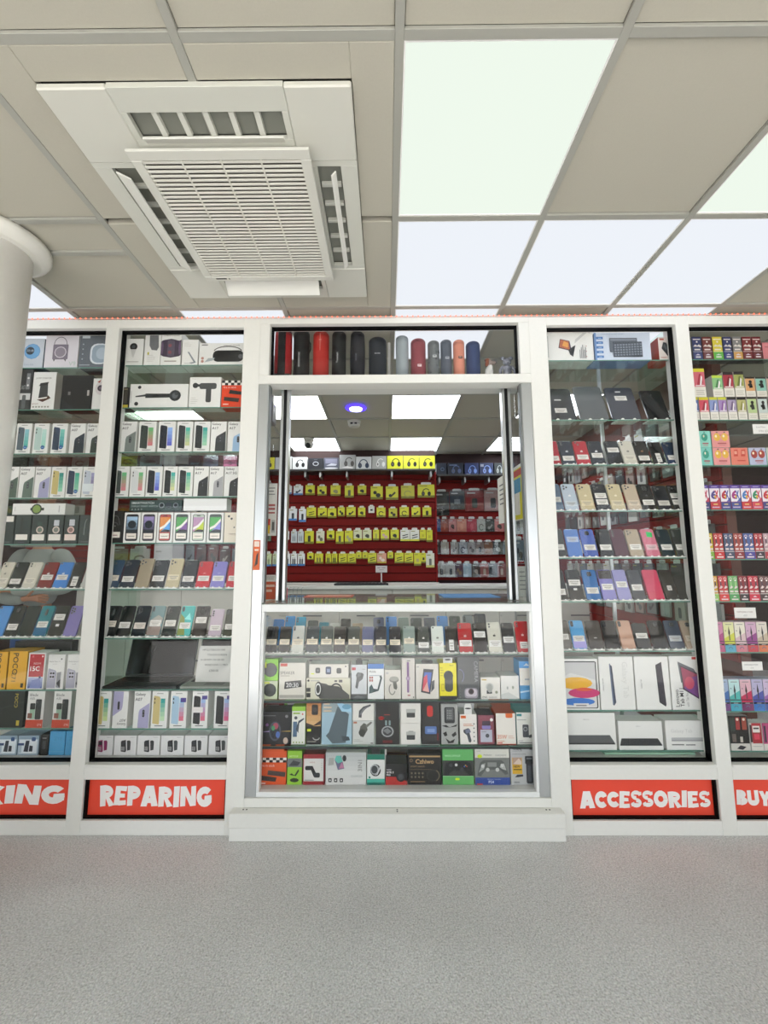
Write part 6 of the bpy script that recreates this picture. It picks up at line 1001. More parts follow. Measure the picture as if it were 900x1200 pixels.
# ================================================================== SPEAKERS OVER THE COUNTER
FZ = 2.3285; FY = .10
MB().box(-.70, .785, .082, .26, 2.318, FZ-.0003, '#e2e2de').build('speaker_shelf', 'paint', wf)
MB().box(.010, .026, .2, .23, FZ, 2.62, '#cfcfca', .001).build('shelf_divider', 'paint', wf)
MB().box(-.636, .727, .086, .088, FZ, FZ+.035, '#fff').build('glass_lip', 'film', wf)
def cyl_speaker(px0, px1, ytop, col, desc, cap='#222', mark=None, bulge=0, kind=''):
    x0 = at(px0, 437, FY+.03).x; x1 = at(px1, 437, FY+.03).x; X = (x0+x1)/2; R_ = (x1-x0)/2
    h = at((px0+px1)/2, ytop, FY+.03).z-FZ
    sy = min(1, .042/R_); Yc = FY+R_*sy+.003
    o = empty('speaker', (X, Yc, FZ+.0003))
    def prof(a, b, ins=0):
        n_ = 10; out = []
        for i in range(n_+1):
            t = a+(b-a)*i/n_; r_ = R_*(1-bulge*(2*t-1)**2)-ins
            e = min(t, 1-t)*h; rd = R_*.45
            if e < rd: r_ -= rd-math.sqrt(max(rd*rd-(rd-e)**2, 0)) if (t > .5 or kind == 'pill') else (rd-math.sqrt(max(rd*rd-(rd-e)**2, 0)))*.5
            out.append((max(r_, .004), t*h))
        return out
    MB().lathe(prof(.07, .93), col, 24, sy=sy).build('fabric_body', 'soft', o)
    MB().lathe(prof(0, .069), cap, 24, sy=sy).build('bottom_cap', 'plastic', o)
    MB().lathe([(r_, z_) for r_, z_ in prof(.931, 1)], cap if kind != 'pill' else col, 24, sy=sy).build('top_cap', 'plastic', o)
    def front(x): return -R_*sy*math.sqrt(max(0, 1-(x/R_)**2))-.0012
    if mark:
        mb = MB()
        if mark[0] == 'plus':
            for a in ((-.001, .001, .6, .82), ): mb.box(a[0], a[1], front(0)-.001, front(0)+.001, h*a[2], h*a[3], '#e9b0a0')
            mb.box(-.008, .008, front(.008)-.001, front(.008)+.002, h*.80, h*.807, '#e9b0a0'); mb.box(-.001, .001, front(0)-.001, front(0)+.001, h*.78, h*.92, '#e9b0a0')
        elif mark[0] == 'v':
            vs, fs, asp = text2d(mark[1], .03); s_ = .011
            mb.add([(-s_/2+py*-s_*0+(.5-py)*0+(-(py-.5)*s_), front(.006)-.0008, h*mark[2]+px*s_) for px, py in vs], fs, mark[3])
        elif mark[0] == 'badge':
            mb.box(mark[1]-.011, mark[1]+.011, front(abs(mark[1])+.011)-.003, front(abs(mark[1])+.011)+.004, h*mark[2]-.007, h*mark[2]+.007, mark[3], .001)
            vs, fs, asp = text2d('JBL', .03); mb.add([(mark[1]-.009+px*.018/asp, front(abs(mark[1])+.011)-.0035, h*mark[2]-.004+py*.008) for px, py in vs], fs, mark[4])
        elif mark[0] == 'h':
            vs, fs, asp = text2d(mark[1], .02); mb.add([(-.016+px*.032/asp, front(.016)-.0012, h*mark[2]+py*.007) for px, py in vs], fs, mark[3])
        mb.build('logo', 'print', o)
    return o, X, Yc, R_, h, sy
def sp(desc, *a, **k): 
    q = cyl_speaker(*a, desc, **k); tag(q[0], desc+' in glass case over the counter', 'speaker', 'speakers in the case over the counter'); return q
o, X, Yc, R_, h, sy = sp('red and black speaker with wide black strap, leftmost', 320.5, 341, 386, '#a31f22', cap='#1c1c1d', bulge=.05)
MB().box(-R_*.42, R_*.42, -R_*sy-.006, -R_*sy+.008, h*.06, h*.97, '#1b1b1d', .004).build('strap', 'soft', o)
MB().box(-R_*1.02, R_*1.02, -R_*sy-.004, R_*sy, .001, h*.16, '#222224', .006).build('foot', 'plastic', o)
o, X, Yc, R_, h, sy = sp('black speaker with strap lug, second from left', 342.8, 361.6, 387, '#141516', cap='#26282a', mark=('v', 'SOUNDCORE', .28, '#a8aaac'))
MB().tube([(R_*.95, 0, h*.8), (R_*1.12, -.004, h*.77), (R_*1.14, -.004, h*.66), (R_*.98, 0, h*.6)], .0035, '#1a1a1b').build('strap', 'soft', o)
sp('bright red speaker with plus mark, third from left', 366, 384.8, 389, '#b02a22', cap='#8d1f1b', mark=('plus',), kind='pill')
o, X, Yc, R_, h, sy = sp('black speaker with top loop, fourth from left', 388.4, 405, 389, '#15181a', cap='#1d2022', mark=('v', 'Tronsmart', .36, '#c9cccd'))
MB().tube([(-.008, 0, h*.97), (-.006, 0, h*1.04), (.006, 0, h*1.05), (.009, 0, h*.97)], .003, '#222').build('loop', 'plastic', o)
o, X, Yc, R_, h, sy = sp('black barrel speaker with silver rim, fifth from left', 409.8, 427.6, 388.5, '#14161f', cap='#101114', mark=('v', 'BOOM', .4, '#5d606a'), bulge=.12)
MB().tube([(-R_*.72, -R_*sy*.62, h*.05), (-R_*.4, -R_*sy*.95, h*.13), (R_*.4, -R_*sy*.95, h*.13), (R_*.72, -R_*sy*.62, h*.05)], .002, '#c9cccf').build('rim', 'metal', o)
sp('short navy black speaker, sixth from left', 432, 453, 396, '#20262f', cap='#1a1e25', mark=('h', 'BOSE', .6, '#b8bcc2'), kind='pill')
sp('tall pale grey speaker right of the divider', 464, 479, 394.5, '#98a2a6', cap='#7d878b')
sp('maroon speaker with white badge', 481.8, 499.4, 397.7, '#8d4148', cap='#3a2226', mark=('badge', .004, .36, '#f0ecec', '#c03a34'), kind='pill')
o, X, Yc, R_, h, sy = sp('grey camouflage speaker', 501.8, 515.6, 400.5, '#6a6f70', cap='#2e3234', mark=('badge', .002, .6, '#c9cccc', '#333'), kind='pill')
rr = random.Random(4); mb = MB()
for k in range(14):
    a = rr.uniform(-1.2, 1.2); zz = rr.uniform(.15, .85)*h; s_ = rr.uniform(.004, .009)
    x = R_*math.sin(a)*1.012; y = -R_*sy*math.cos(a)*1.012; t = Vector((math.cos(a), sy*math.sin(a), 0))
    mb.poly([Vector((x, y, zz))+t*(s_*math.cos(q)*rr.uniform(.6, 1.2))+Vector((0, 0, s_*math.sin(q)*rr.uniform(.6, 1.3))) for q in (0, 1.2, 2.2, 3.3, 4.2, 5.3)], rr.choice(['#3e4344', '#9aa0a0', '#4d5354']))
mb.build('camouflage_print', 'soft', o)
sp('slate grey speaker with small badge', 516.8, 530, 399.6, '#565d68', cap='#33383f', mark=('badge', .002, .55, '#b8bec6', '#333a44'), kind='pill')
sp('coral pink speaker with black badge', 531.8, 545, 399.6, '#d58a72', cap='#6d453a', mark=('badge', .003, .56, '#33302f', '#d8a898'), kind='pill')
sp('navy blue speaker beside the dog figurine', 547.2, 563.6, 401, '#2f3f66', cap='#232c40', kind='pill')
# dog figurine (white body, brown head looking right and up)
def skin_fig(name, nodes_, edges, mat, parent=None, loc=(0, 0, 0), sub=2, root=0, k=10):      # grown at ten times the size, then scaled
    nodes_ = [tuple(v*k for v in q) for q in nodes_]
    me = bpy.data.meshes.new(name); me.from_pydata([q[:3] for q in nodes_], edges, [])
    o = link(name, me, parent, loc); me.materials.append(mat if not isinstance(mat, str) else M[mat])
    if parent is None: o.scale = (1/k,)*3
    s_ = o.modifiers.new('skin', 'SKIN'); s_.use_smooth_shade = True; s_.branch_smoothing = .4
    for i, q in enumerate(nodes_):
        sv = me.skin_vertices[0].data[i]; rx = q[3]; sv.radius = (rx, q[4] if len(q) > 4 else rx); sv.use_root = (i == root)
    u_ = o.modifiers.new('subdivision', 'SUBSURF'); u_.levels = sub; u_.render_levels = sub
    return o
def solid(name, col, rough=.5, coat=0, metallic=0):
    m, n, l, p = nodes(name); p.inputs['Base Color'].default_value = hx(col); p.inputs['Roughness'].default_value = rough; p.inputs['Coat Weight'].default_value = coat; p.inputs['Metallic'].default_value = metallic
    return m
def blob_fig(name, parts, mat, parent=None, loc=(0, 0, 0), vox=.0022):
    """overlapping balls and limbs fused into one continuous surface"""
    mb = MB()
    for q in parts:
        if q[0] == 's':
            _, x, y, z, rx, ry, rz = q; n_ = 10
            mb.lathe([(max(.02, math.cos(math.radians(-90+180*k/n_)))*1.0, math.sin(math.radians(-90+180*k/n_))*rz) for k in range(n_+1)], '#fff', 16, c=(x, y, z), sx=rx, sy=ry)
        else: mb.tube([q[1], q[2]], q[3], '#fff', 12); [mb.lathe([(max(.02, math.cos(math.radians(-90+18*k))), math.sin(math.radians(-90+18*k))*q[3]) for k in range(11)], '#fff', 12, c=e, sx=q[3], sy=q[3]) for e in (q[1], q[2])]
    o = link(name, mb.mesh(name, mat), parent, loc)
    r_ = o.modifiers.new('remesh', 'REMESH'); r_.mode = 'VOXEL'; r_.voxel_size = vox; r_.use_smooth_shade = True
    s_ = o.modifiers.new('smooth', 'SMOOTH'); s_.factor = .5; s_.iterations = 3
    return o
X = at(573, 437, .13).x
dog = blob_fig('dog_figurine', [('s', 0, .008, .044, .026, .024, .026), ('s', .002, -.002, .068, .024, .023, .03), ('s', .006, -.003, .094, .017, .017, .02)]
    + [q for s_ in (-1, 1) for q in (('t', (s_*.013, -.012, .06), (s_*.014, -.016, .008), .009), ('s', s_*.014, -.02, .006, .011, .013, .007), ('s', s_*.021, .014, .022, .011, .016, .02), ('s', s_*.021, .002, .007, .010, .016, .008))], solid('white_ceramic', '#e6e5e0', .3), None, (X, .135, FZ+.0008))
tag(dog, 'white dog figurine with brown head beside the navy speaker', 'figurine')
hd = blob_fig('head', [('s', .002, -.003, .122, .023, .021, .022), ('s', .024, -.006, .122, .018, .013, .012), ('s', .032, -.006, .119, .012, .011, .009)], solid('dog_head_grey', '#8a7a72', .45), dog)
blob_fig('ear', [('s', -.012, -.020, .118, .011, .006, .021), ('s', -.016, -.021, .104, .010, .006, .014), ('s', -.008, -.008, .136, .016, .014, .010)], solid('dog_ear_brown', '#7a3f22', .45), dog)
MB().lathe([(.001, -.004), (.0045, -.002), (.0045, .002), (.001, .004)], '#151313', 10, c=(.043, -.008, .122)).build('nose', 'plastic', dog)
MB().lathe([(.0005, -.003), (.003, -.001), (.003, .001), (.0005, .003)], '#151313', 8, c=(.014, -.022, .130)).build('eye', 'plastic', dog)
# silver bear ornament
X = at(595, 437, .13).x; sg = solid('silver_glaze', '#8d909c', .25, .3, .4)
bear = blob_fig('bear_figurine', [('s', 0, 0, .068, .026, .019, .024), ('s', 0, 0, .09, .027, .018, .02)]
    + [q for s_ in (-1, 1) for q in (('t', (s_*.014, 0, .05), (s_*.015, 0, .012), .0125), ('s', s_*.015, -.006, .007, .013, .017, .008), ('t', (s_*.027, 0, .098), (s_*.041, -.004, .078), .009), ('t', (s_*.041, -.004, .078), (s_*.043, -.01, .056), .0095))], sg, None, (X, .135, FZ+.0008))
tag(bear, 'silver grey bear figurine at the right end of the speaker case', 'figurine')
blob_fig('head', [('s', 0, 0, .13, .025, .021, .022)], sg, bear)
for s_ in (-1, 1): blob_fig('ear', [('s', s_*.024, .002, .152, .0125, .007, .0125)], sg, bear, vox=.0016)
blob_fig('muzzle', [('s', 0, -.02, .124, .011, .008, .009)], sg, bear, vox=.0016)
for s_ in (-1, 1): MB().lathe([(.0005, -.0025), (.0025, -.001), (.0025, .001), (.0005, .0025)], '#1a1b1f', 8, c=(s_*.009, -.0215, .136)).build('eye', 'plastic', bear)

# ================================================================== INSIDE THE SHOP
BWY = 2.9
RS = '#72120f'
wb = struct(MB().box(XL, .60, BWY+.02, BWY+.08, 0, CZ+.05, '#3a2b29').build('wall_back', 'wood'))  # base of both back walls darkened to paint in shade above the slats
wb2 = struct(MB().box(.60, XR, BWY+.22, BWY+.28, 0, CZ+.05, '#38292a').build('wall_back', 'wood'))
MB().box(.595, .61, BWY-.012, BWY+.25, 1.06, 2.42, '#8d1d1b', .001).build('end_strip', 'wood', wb)
nsl = 14; zs0, zs1 = 1.085, 2.42; sh_ = (zs1-zs0)/nsl
slat_a = MB().box(XL+.6, .594, BWY, BWY+.019, .004, sh_-.004, RS, .002).mesh('slat', 'wood')
slat_b = MB().box(.612, 3.6, BWY+.2, BWY+.219, .004, sh_-.004, RS, .002).mesh('slat', 'wood')
for k in range(nsl):
    link('slat', slat_a, wb, (0, 0, zs0+k*sh_)); link('slat', slat_b, wb2, (0, 0, zs0+k*sh_))
# top ledge for the headphone boxes
HZ = at(420, 554, 2.86).z; HZ2 = at(550, 559.5, 3.02).z
MB().box(XL+.6, .58, BWY-.25, BWY, HZ-.02, HZ, '#3a3a3a', .001).build('ledge', 'paint', wb)
MB().box(.62, 3.4, BWY-.08, BWY+.2, HZ2-.02, HZ2, '#3a3a3a', .001).build('ledge', 'paint', wb2)
mb = MB()
for px in (315, 361, 378, 408, 459, 503): 
    a = at(px, 562, BWY-.01); mb.box(a.x-.012, a.x+.012, BWY-.2, BWY, HZ-.085, HZ-.021, '#a9abac', .002)
mb.build('ledge_bracket', 'metal', wb)
mb = MB()
for px in (513, 542, 569):
    a = at(px, 567, BWY+.18); mb.box(a.x-.012, a.x+.012, BWY, BWY+.2, HZ2-.085, HZ2-.021, '#a9abac', .002)
mb.build('ledge_bracket', 'metal', wb2)

def hp(bg, c, ang=0, extra=()): return [('r', .04, .08, .2, .11, '#777')]+list(extra)+headphone(c, ang)
# headphone boxes on the ledges
r = Row('on left ledge over red slatwall', 'headphone boxes on the left ledge', 554.4, BWY-.24, z=HZ+.0005)
boxes(r, [(310, 321.4, headphone('#2a2a20', 10, .4), 'yellow headphone box', dict(col='#cfc83a', top=536)), (322, 327, None, 'grey headphone box edge', dict(col='#a9aaac', top=536)), (333.6, 341.8, headphone('#33363a', 0, .2), 'pale headphone box behind the mullion', dict(top=535)), (342.4, 360, headphone('#1b1c1e', 25, .52), 'white headphone box with black headphones', dict(col='#e4e6e6', top=535.8)),
  (360.8, 378.8, [('a', .5, .5, .2, .2, 0, 360, .05, '#b9bcc4'), ('r', .38, .84, .6, .9, '#55585f')], 'black box with ring picture', dict(col='#1e2129', top=537)), (379.4, 396.8, [('r', .1, .5, .9, .9, '#8a8aa0'), ('p', [(.15, .3), (.5, .5), (.9, .45), (.8, .3)], '#c9ccd6'), ('e', .5, .08, .46, .08, '#d5d7dc')], 'blue grey headphone box', dict(col='#5d6070', top=536.5)),
  (397.6, 416.6, headphone('#4d4a48', 30, .6, .5)+[('p', [(.1, .1), (.5, .2), (.9, .1), (.8, .05)], '#e8e8e6')], 'taller grey headphone box', dict(col='#a5a6a6', top=533)), (417.2, 435.4, headphone('#33415a', 0, .48, .42, 1.15), 'pale box with blue headphones', dict(col='#cfd2d4', top=535.2)), (436, 452.8, headphone('#e4e4e2', 35, .6), 'grey box with white headphones', dict(col='#aeb0ae', top=534.4)),
  (453.6, 472.4, headphone('#1d1d14', 0), 'yellow box with frontal headphones', dict(col='#dde02f', top=534.2)), (473, 491, headphone('#26261c', 30), 'yellow box with tilted headphones', dict(col='#d8dc3a', top=534.2)), (491.6, 510, headphone('#26261c', 35), 'yellow box with angled headphones', dict(col='#dcdf34', top=534.2))], .2, '#d2d3d2', '#a0a19e', 'headphone_box', 'headphone box')
r = Row('on right ledge over red slatwall', 'headset boxes on the right ledge', 559.6, BWY+.0, z=HZ2+.0005)
dk = '#1b2130'
boxes(r, [(511.6, 523.4, [('o', .6, .5, .2, '#4a5a70'), ('o', .6, .5, .12, '#1b2230')], 'dark headset box with round picture', {}), (525, 543.2, headphone('#4a5a80', 20)+[('r', .1, .8, .6, .86, '#6a7a9a')], 'dark headset box with flat headset', {}), (545, 561.4, headphone('#6a8ad0', 10)+[('r', .1, .06, .4, .12, '#c9ccd4')], 'navy box with blue headset', dict(col='#1b2a5a')),
  (562.4, 578.6, headphone('#7a96d8', -10)+[('r', .06, .7, .3, .9, '#8a8fa0')], 'navy box with curved headset', dict(col='#1a2850')), (579.6, 591, headphone('#a9b0b0', 0), 'dark grey headset box', dict(col='#262d30')), (592, 604, headphone('#5d6a70', 0), 'dark headset box behind the mullion', {})], .18, dk, '#12161f', 'headphone_box', 'headset box', ytop=542.6)

# hanging packs
def blob(kind, c):
    if kind == 0: return [('e', .5, .42, .24, .16, c), ('e', .6, .3, .14, .1, c)]
    if kind == 1: return [('p', [(.3, .2), (.44, .18), (.8, .5), (.7, .6)], c), ('e', .36, .3, .13, .12, c)]
    if kind == 2: return [('a', .5, .35, .3, .26, 20, 320, .09, c)]
    if kind == 3: return [('rr', .36, .15, .66, .62, .08, c)]
    if kind == 4: return [('e', .36, .5, .15, .14, c), ('e', .62, .3, .2, .16, c)]
    if kind == 5: return [('p', [(.2, .5), (.8, .62), (.85, .56), (.25, .42)], c), ('p', [(.2, .3), (.8, .42), (.85, .36), (.25, .22)], c)]
    if kind == 6: return [('rr', .24, .12, .44, .56, .05, c), ('rr', .54, .12, .74, .56, .05, c), ('r', .3, .5, .36, .7, c), ('r', .6, .5, .66, .7, c)]
    if kind == 7: return headphone(c, 20, .5, .4, .9)
    return [('r', .3, .3, .7, .55, c)]
PK = {}
def pack(x0, x1, z0, z1, yback, col, kind, ink, desc_, name, cat, row, foot=None, rz=0, dep=.022, film=False):
    w_, h_ = x1-x0, z1-z0
    o = empty(name, ((x0+x1)/2, yback, z0))
    th = min(.03, h_*.16)
    b = MB(); b.box(-w_/2, w_/2, -dep, -.002, 0, h_-th, col, .0015); b.build('carton', 'card', o)
    t = MB(); t.prism([(-w_*.3, h_-th-.0005), (w_*.3, h_-th-.0005), (w_*.3, h_-.006), (w_*.2, h_), (-w_*.2, h_), (-w_*.3, h_-.006)], -dep*.6, -dep*.6+.001, '#d9dad6'); t.build('hang_tab', 'film' if False else 'card', o)
    pr = ([('r', 0, 0, 1, .16, foot)] if foot else [])+[('r', .1, .84, .55, .9, '#8d8a3a' if not film else '#c9c9c9')]+blob(kind, ink)
    draw(MB(), pr, w_, h_-th, -dep).build('printed_front', 'print', o)
    if film: MB().box(-w_/2-.004, w_/2+.004, -dep-.006, -dep-.004, -.004, h_-th*.3, '#fff').build('clear_bag', 'film', o)
    o.rotation_euler.z = rz
    row.reg(o, desc_, cat); return o
HOOKS = {}
def packrow(phrase, group, y, items, yb, name='accessory_pack', cat='accessory pack', wall=None, film=False, hook=True):
    r = Row(phrase, group, y, yb)
    for it in items:
        xl, xr, yt, ybm, col, kind, ink, d = it[:8]; foot = it[8] if len(it) > 8 else None
        a = at(xl, ybm, yb-.02); b = at(xr, yt, yb-.02)
        pack(a.x, b.x, a.z, b.z, yb-.004, col, kind, ink, d, name, cat, r, foot, film=film)
        if hook: HOOKS.setdefault(wall.name, []).append(((a.x+b.x)/2, b.z-.012, yb))
    r.done()
Yl, Wt, Bk = '#d5d334', '#dfe3e6', '#23241d'
Yd = '#c2bf38'
RW = 'of left red slatwall'; GA = 'packs hanging on the red slatwall, '
blue = '#3f7cc0'
def Y(x0, x1, k, y0, y1, d='yellow pack', c=Yl, foot='#7d7a24', ink=Bk): return (x0, x1, y0, y1, c, k, ink, d, foot)
packrow('in top row '+RW, GA+'top row', 565, [(312, 318.6, 563, 579, '#8a8d90', 3, '#444', 'dull pack by the jamb'), (333.6, 342, 567.6, 578.8, Wt, 0, '#55606a', 'white pack with blue edge', blue), (344, 355, 567.4, 580, Wt, 1, '#2c3a4a', 'white and blue pack', blue),
  Y(358, 369, 0, 566.4, 580, 'yellow pack with round gadget'), Y(372, 382.8, 4, 567.6, 580.6, 'yellow pack with dark earbuds'), Y(387.4, 399.2, 0, 566.4, 581, 'yellow pack with flat mount', ink='#8d8a5a'), Y(404, 414.6, 3, 566.4, 583, 'yellow pack with grey gadget', ink='#55554a'), Y(419.2, 429.2, 0, 567, 579.8, 'small yellow pack with black knob'),
  Y(434.4, 448.6, 4, 567, 585, 'large yellow pack with folded mount'), Y(452.2, 466.6, 1, 567.2, 585.6, 'large yellow pack with black arm'), Y(470, 485.4, 2, 566.2, 584, 'large yellow pack with neckband', Yd, ink='#a5a24a'), Y(489.6, 509, 7, 565, 583, 'widest yellow pack with headphones')], BWY, wall=wb)
packrow('in second row '+RW, GA+'second row', 592, [(312, 318.4, 592, 608, '#7d8a94', 3, '#444', 'dull pack by the jamb'), (333.4, 337.6, 593.6, 609, Wt, 3, '#444', 'narrow white pack', blue), (338.4, 348.2, 593.4, 610, Wt, 3, '#33363a', 'white pack with dark phone', blue), (350.2, 358.8, 593.6, 611.6, Wt, 3, '#1d2023', 'white and blue case pack', blue),
  Y(359.4, 370.4, 5, 592.4, 606.6, 'yellow pack with two bars'), Y(372.4, 383, 1, 593, 606, 'yellow pack with plug'), Y(384, 394.2, 0, 593.4, 607, 'yellow pack with speaker'), Y(396, 404, 4, 592.4, 605, 'yellow pack with two dots'), Y(406, 416.8, 1, 592, 605.6, 'yellow pack with holder'), Y(419.6, 428.2, 0, 592.8, 605.6, 'narrow yellow pack'),
  (431.8, 438.8, 591.6, 601, '#d9d9d4', 8, Bk, 'tiny white pack', None), Y(441.4, 451.8, 2, 592.6, 606, 'yellow pack with watch'), Y(455.6, 465.4, 4, 593.6, 606.6, 'darker yellow pack', Yd), Y(468.4, 479, 2, 592, 605.6, 'yellow pack with dark ring'), Y(482.4, 492.4, 1, 592.4, 605.4, 'yellow pack with slanted stick'), Y(495.4, 505.2, 3, 592.4, 605.4, 'yellow pack with microphone')], BWY, wall=wb)
packrow('in third row '+RW, GA+'third row', 620, [(311.4, 318, 620, 634, '#5d7a68', 3, '#444', 'greenish pack by the jamb'), (333, 339, 620.6, 632.4, Wt, 0, '#33363a', 'white pack with dot'), (341, 348.4, 620, 636, '#c9d0d4', 6, '#8d979f', 'first pale cable pack'), (349, 356, 620, 636, '#c9d0d4', 6, '#8d979f', 'second pale cable pack'),
  Y(357, 367.8, 3, 619.4, 637, 'yellow pack with power bank'), (370.6, 380.2, 619.6, 636.4, '#dad9c4', 4, '#6d6d5a', 'white topped yellow pack', Yl), Y(383, 392, 0, 619.6, 632.6, 'short yellow pack'), Y(393.6, 402.8, 3, 619.6, 637.2, 'tall yellow pack with grey bank', ink='#55584a'), Y(404, 413.6, 4, 619, 637, 'yellow pack with pale cable', ink='#a9a884'),
  (414.4, 424.2, 618.6, 633, '#d5d6b4', 0, '#26281f', 'pale pack with dark car charger', Yl), (425.2, 435.4, 618.6, 633, '#d2d4b0', 0, '#3a3c30', 'pale pack with oval gadget', Yl), Y(437.2, 444.2, 3, 618.4, 633, 'narrow yellow pack', ink='#a5a24a'), Y(446, 456, 4, 618.6, 633, 'yellow pack with pink gadget', ink='#c29a9a'), Y(457.6, 467.4, 0, 618.4, 632.6, 'yellow pack with black puck'),
  (469.2, 480, 618.4, 634, '#e2e2da', 5, '#26281f', 'white pack with twin plugs', Yl), (480.6, 491.2, 618.4, 634, '#e2e2da', 5, '#26281f', 'white pack with two plugs', Yl), Y(492.2, 499, 8, 618.4, 633, 'plain yellow pack', ink='#bdb92e'), Y(500, 506.6, 8, 618.4, 635, 'plain long yellow pack', ink='#bdb92e')], BWY, wall=wb)
packrow('in bottom row '+RW, GA+'bottom row', 648, [(309.6, 318.4, 646, 663.6, '#c9d8a8', 6, '#7d8a6a', 'pale green pack by the jamb', blue), (319.4, 325, 646, 663.4, '#bcc8a8', 6, '#7d8a6a', 'pale pack beside the mullion', blue), (333, 340.2, 646, 663, '#e4e6e6', 6, '#33363a', 'white cable pack with blue foot', blue), (340.8, 348.4, 646, 663, '#e4e6e6', 6, '#33363a', 'second white cable pack', blue), (349, 357.4, 646, 663, '#e4e6e6', 6, '#33363a', 'third white cable pack', blue),
  Y(360, 367.4, 0, 646.4, 656, 'tiny yellow pack'), Y(368.6, 378.8, 6, 646.4, 660.4, 'yellow pack with leads', ink='#7d7a3a'), Y(381.6, 388, 6, 646.4, 660.4, 'narrow yellow cable pack'), Y(388.6, 395.4, 6, 646.4, 660.4, 'yellow cable pack'), Y(396.8, 406.6, 5, 646.4, 660.4, 'yellow pack with coiled lead'), Y(407.4, 417, 5, 646.4, 660.4, 'yellow pack with slanted lead'), Y(417.4, 423.6, 8, 645.4, 655, 'small yellow adaptor pack', ink='#8d8a34'), Y(424.6, 430.8, 8, 645.4, 655, 'small square yellow pack', ink='#8d8a34'),
  Y(431.2, 441.2, 5, 645.6, 660.2, 'yellow lead pack'), (442, 452.8, 646, 660, '#d9a08a', 4, '#e9dcd0', 'pink and orange pack', '#c8a82f'), Y(454, 460.8, 8, 645.4, 655, 'single small yellow pack', ink='#8d8a34'), Y(462.6, 473, 5, 645.4, 660, 'yellow pack with two leads'), Y(474, 484.2, 5, 645.6, 660, 'yellow pack with long lead'), Y(485.4, 493.2, 8, 645, 663, 'long yellow pack', ink='#b9a96a'), Y(493.6, 499, 8, 645.6, 660, 'plain yellow pack'), (499.4, 508.8, 645.4, 665, '#dcdccb', 3, '#6d706a', 'white pack with grey oval', '#c9c06a')], BWY, wall=wb)
RR = 'of right red slatwall'; GB = 'cases hanging on the right slatwall, '
YB2 = BWY+.2
packrow('in top row '+RR, GB+'top row', 572, [(509.4, 525.8, 573.4, 604, '#2d2b2a', 1, '#4a4744', 'tall dark tablet case'), (527.4, 543.8, 572.8, 597, '#2a2a2b', 8, '#8d9094', 'black tablet case'), (545.6, 566, 572, 599, '#8d1f24', 3, '#26282b', 'red edged tablet case'), (567.8, 587, 571.6, 599, '#b08a88', 3, '#303236', 'pink edged tablet case'), (588, 603, 572, 599, '#8d7a74', 3, '#3a3a3a', 'tablet case behind the mullion')], YB2, 'tablet_case', 'tablet case', wb2, True)
pc = lambda xl, xr, c, d, k=3, ink='#555': (xl, xr, 605.4, 623, c, k, ink, d)
packrow('in second row '+RR, GB+'second row', 605, [pc(509.4, 516, '#3a5a9a', 'blue phone case', 8, '#5a7ab8'), pc(516.8, 524.8, '#a84a3a', 'rust red phone case', 3, '#c0604a'), pc(526, 534.4, '#cf7f80', 'pink phone case with dark badge', 0, '#4a2a2a'), pc(535.6, 546.2, '#d98a78', 'peach phone case', 3, '#e6a08a'), pc(547, 558.4, '#b8384c', 'crimson phone case', 3, '#cf5a6a'), pc(559.2, 568.4, '#b9b6b2', 'grey patterned phone case', 2, '#55524e'), pc(569.2, 579, '#2f3130', 'black phone case', 1, '#9a9a98'), pc(579.8, 590.2, '#d67f80', 'pink phone case with ring', 0, '#2a2024'), pc(591, 602, '#7d6a66', 'brown phone case behind the mullion')], YB2, 'phone_case', 'phone case', wb2, True)
pc = lambda xl, xr, c, d, k=3, ink='#555': (xl, xr, 632.6, 649.6, c, k, ink, d)
packrow('in third row '+RR, GB+'third row', 633, [pc(509.8, 516, '#2c2624', 'black phone case'), pc(517.2, 525.8, '#b9aea4', 'beige phone case', 3, '#cdc4ba'), pc(528.2, 536.8, '#a8a4a2', 'grey phone case with dark patch', 1, '#44403e'), pc(537.4, 547.4, '#9a9ca4', 'silver phone case with round badge', 2, '#3a4258'), pc(548.2, 557, '#a59a9c', 'mauve patterned phone case', 4, '#5d4a52'), pc(558, 566.6, '#8d7f76', 'black and white phone case', 3, '#262322'), pc(567.4, 577, '#8a5f44', 'brown phone case', 3, '#9d7050'), pc(578, 588.8, '#4d5552', 'dark grey case with white dot', 0, '#b9bcba'), pc(589.4, 598, '#8a98a0', 'blue grey phone case')], YB2, 'phone_case', 'phone case', wb2, True)
pc = lambda xl, xr, c, d, k=3, ink='#555': (xl, xr, 657.6, 676, c, k, ink, d)
packrow('in bottom row '+RR, GB+'bottom row', 658, [pc(512, 522.2, '#c9c6c2', 'white edged black case', 3, '#26262a'), pc(523, 533.2, '#cfccc8', 'white edged case with badge', 3, '#3a3c40'), pc(533.6, 542.4, '#6a5464', 'purple grey phone case', 4, '#9a7a5a'), pc(543, 552.2, '#b9cbdc', 'pale blue phone case', 3, '#cfdce8'), pc(553.6, 562, '#4a3430', 'dark brown phone case', 0, '#b8a8a0'), pc(563, 572.2, '#b06a68', 'red edged pale case', 3, '#c9b9a8'), pc(573, 582.2, '#5d646c', 'slate phone case', 3, '#4a5058'), pc(583, 592.4, '#a86a6c', 'pink edged pale case', 3, '#d2c4bc')], YB2, 'phone_case', 'phone case', wb2, True)
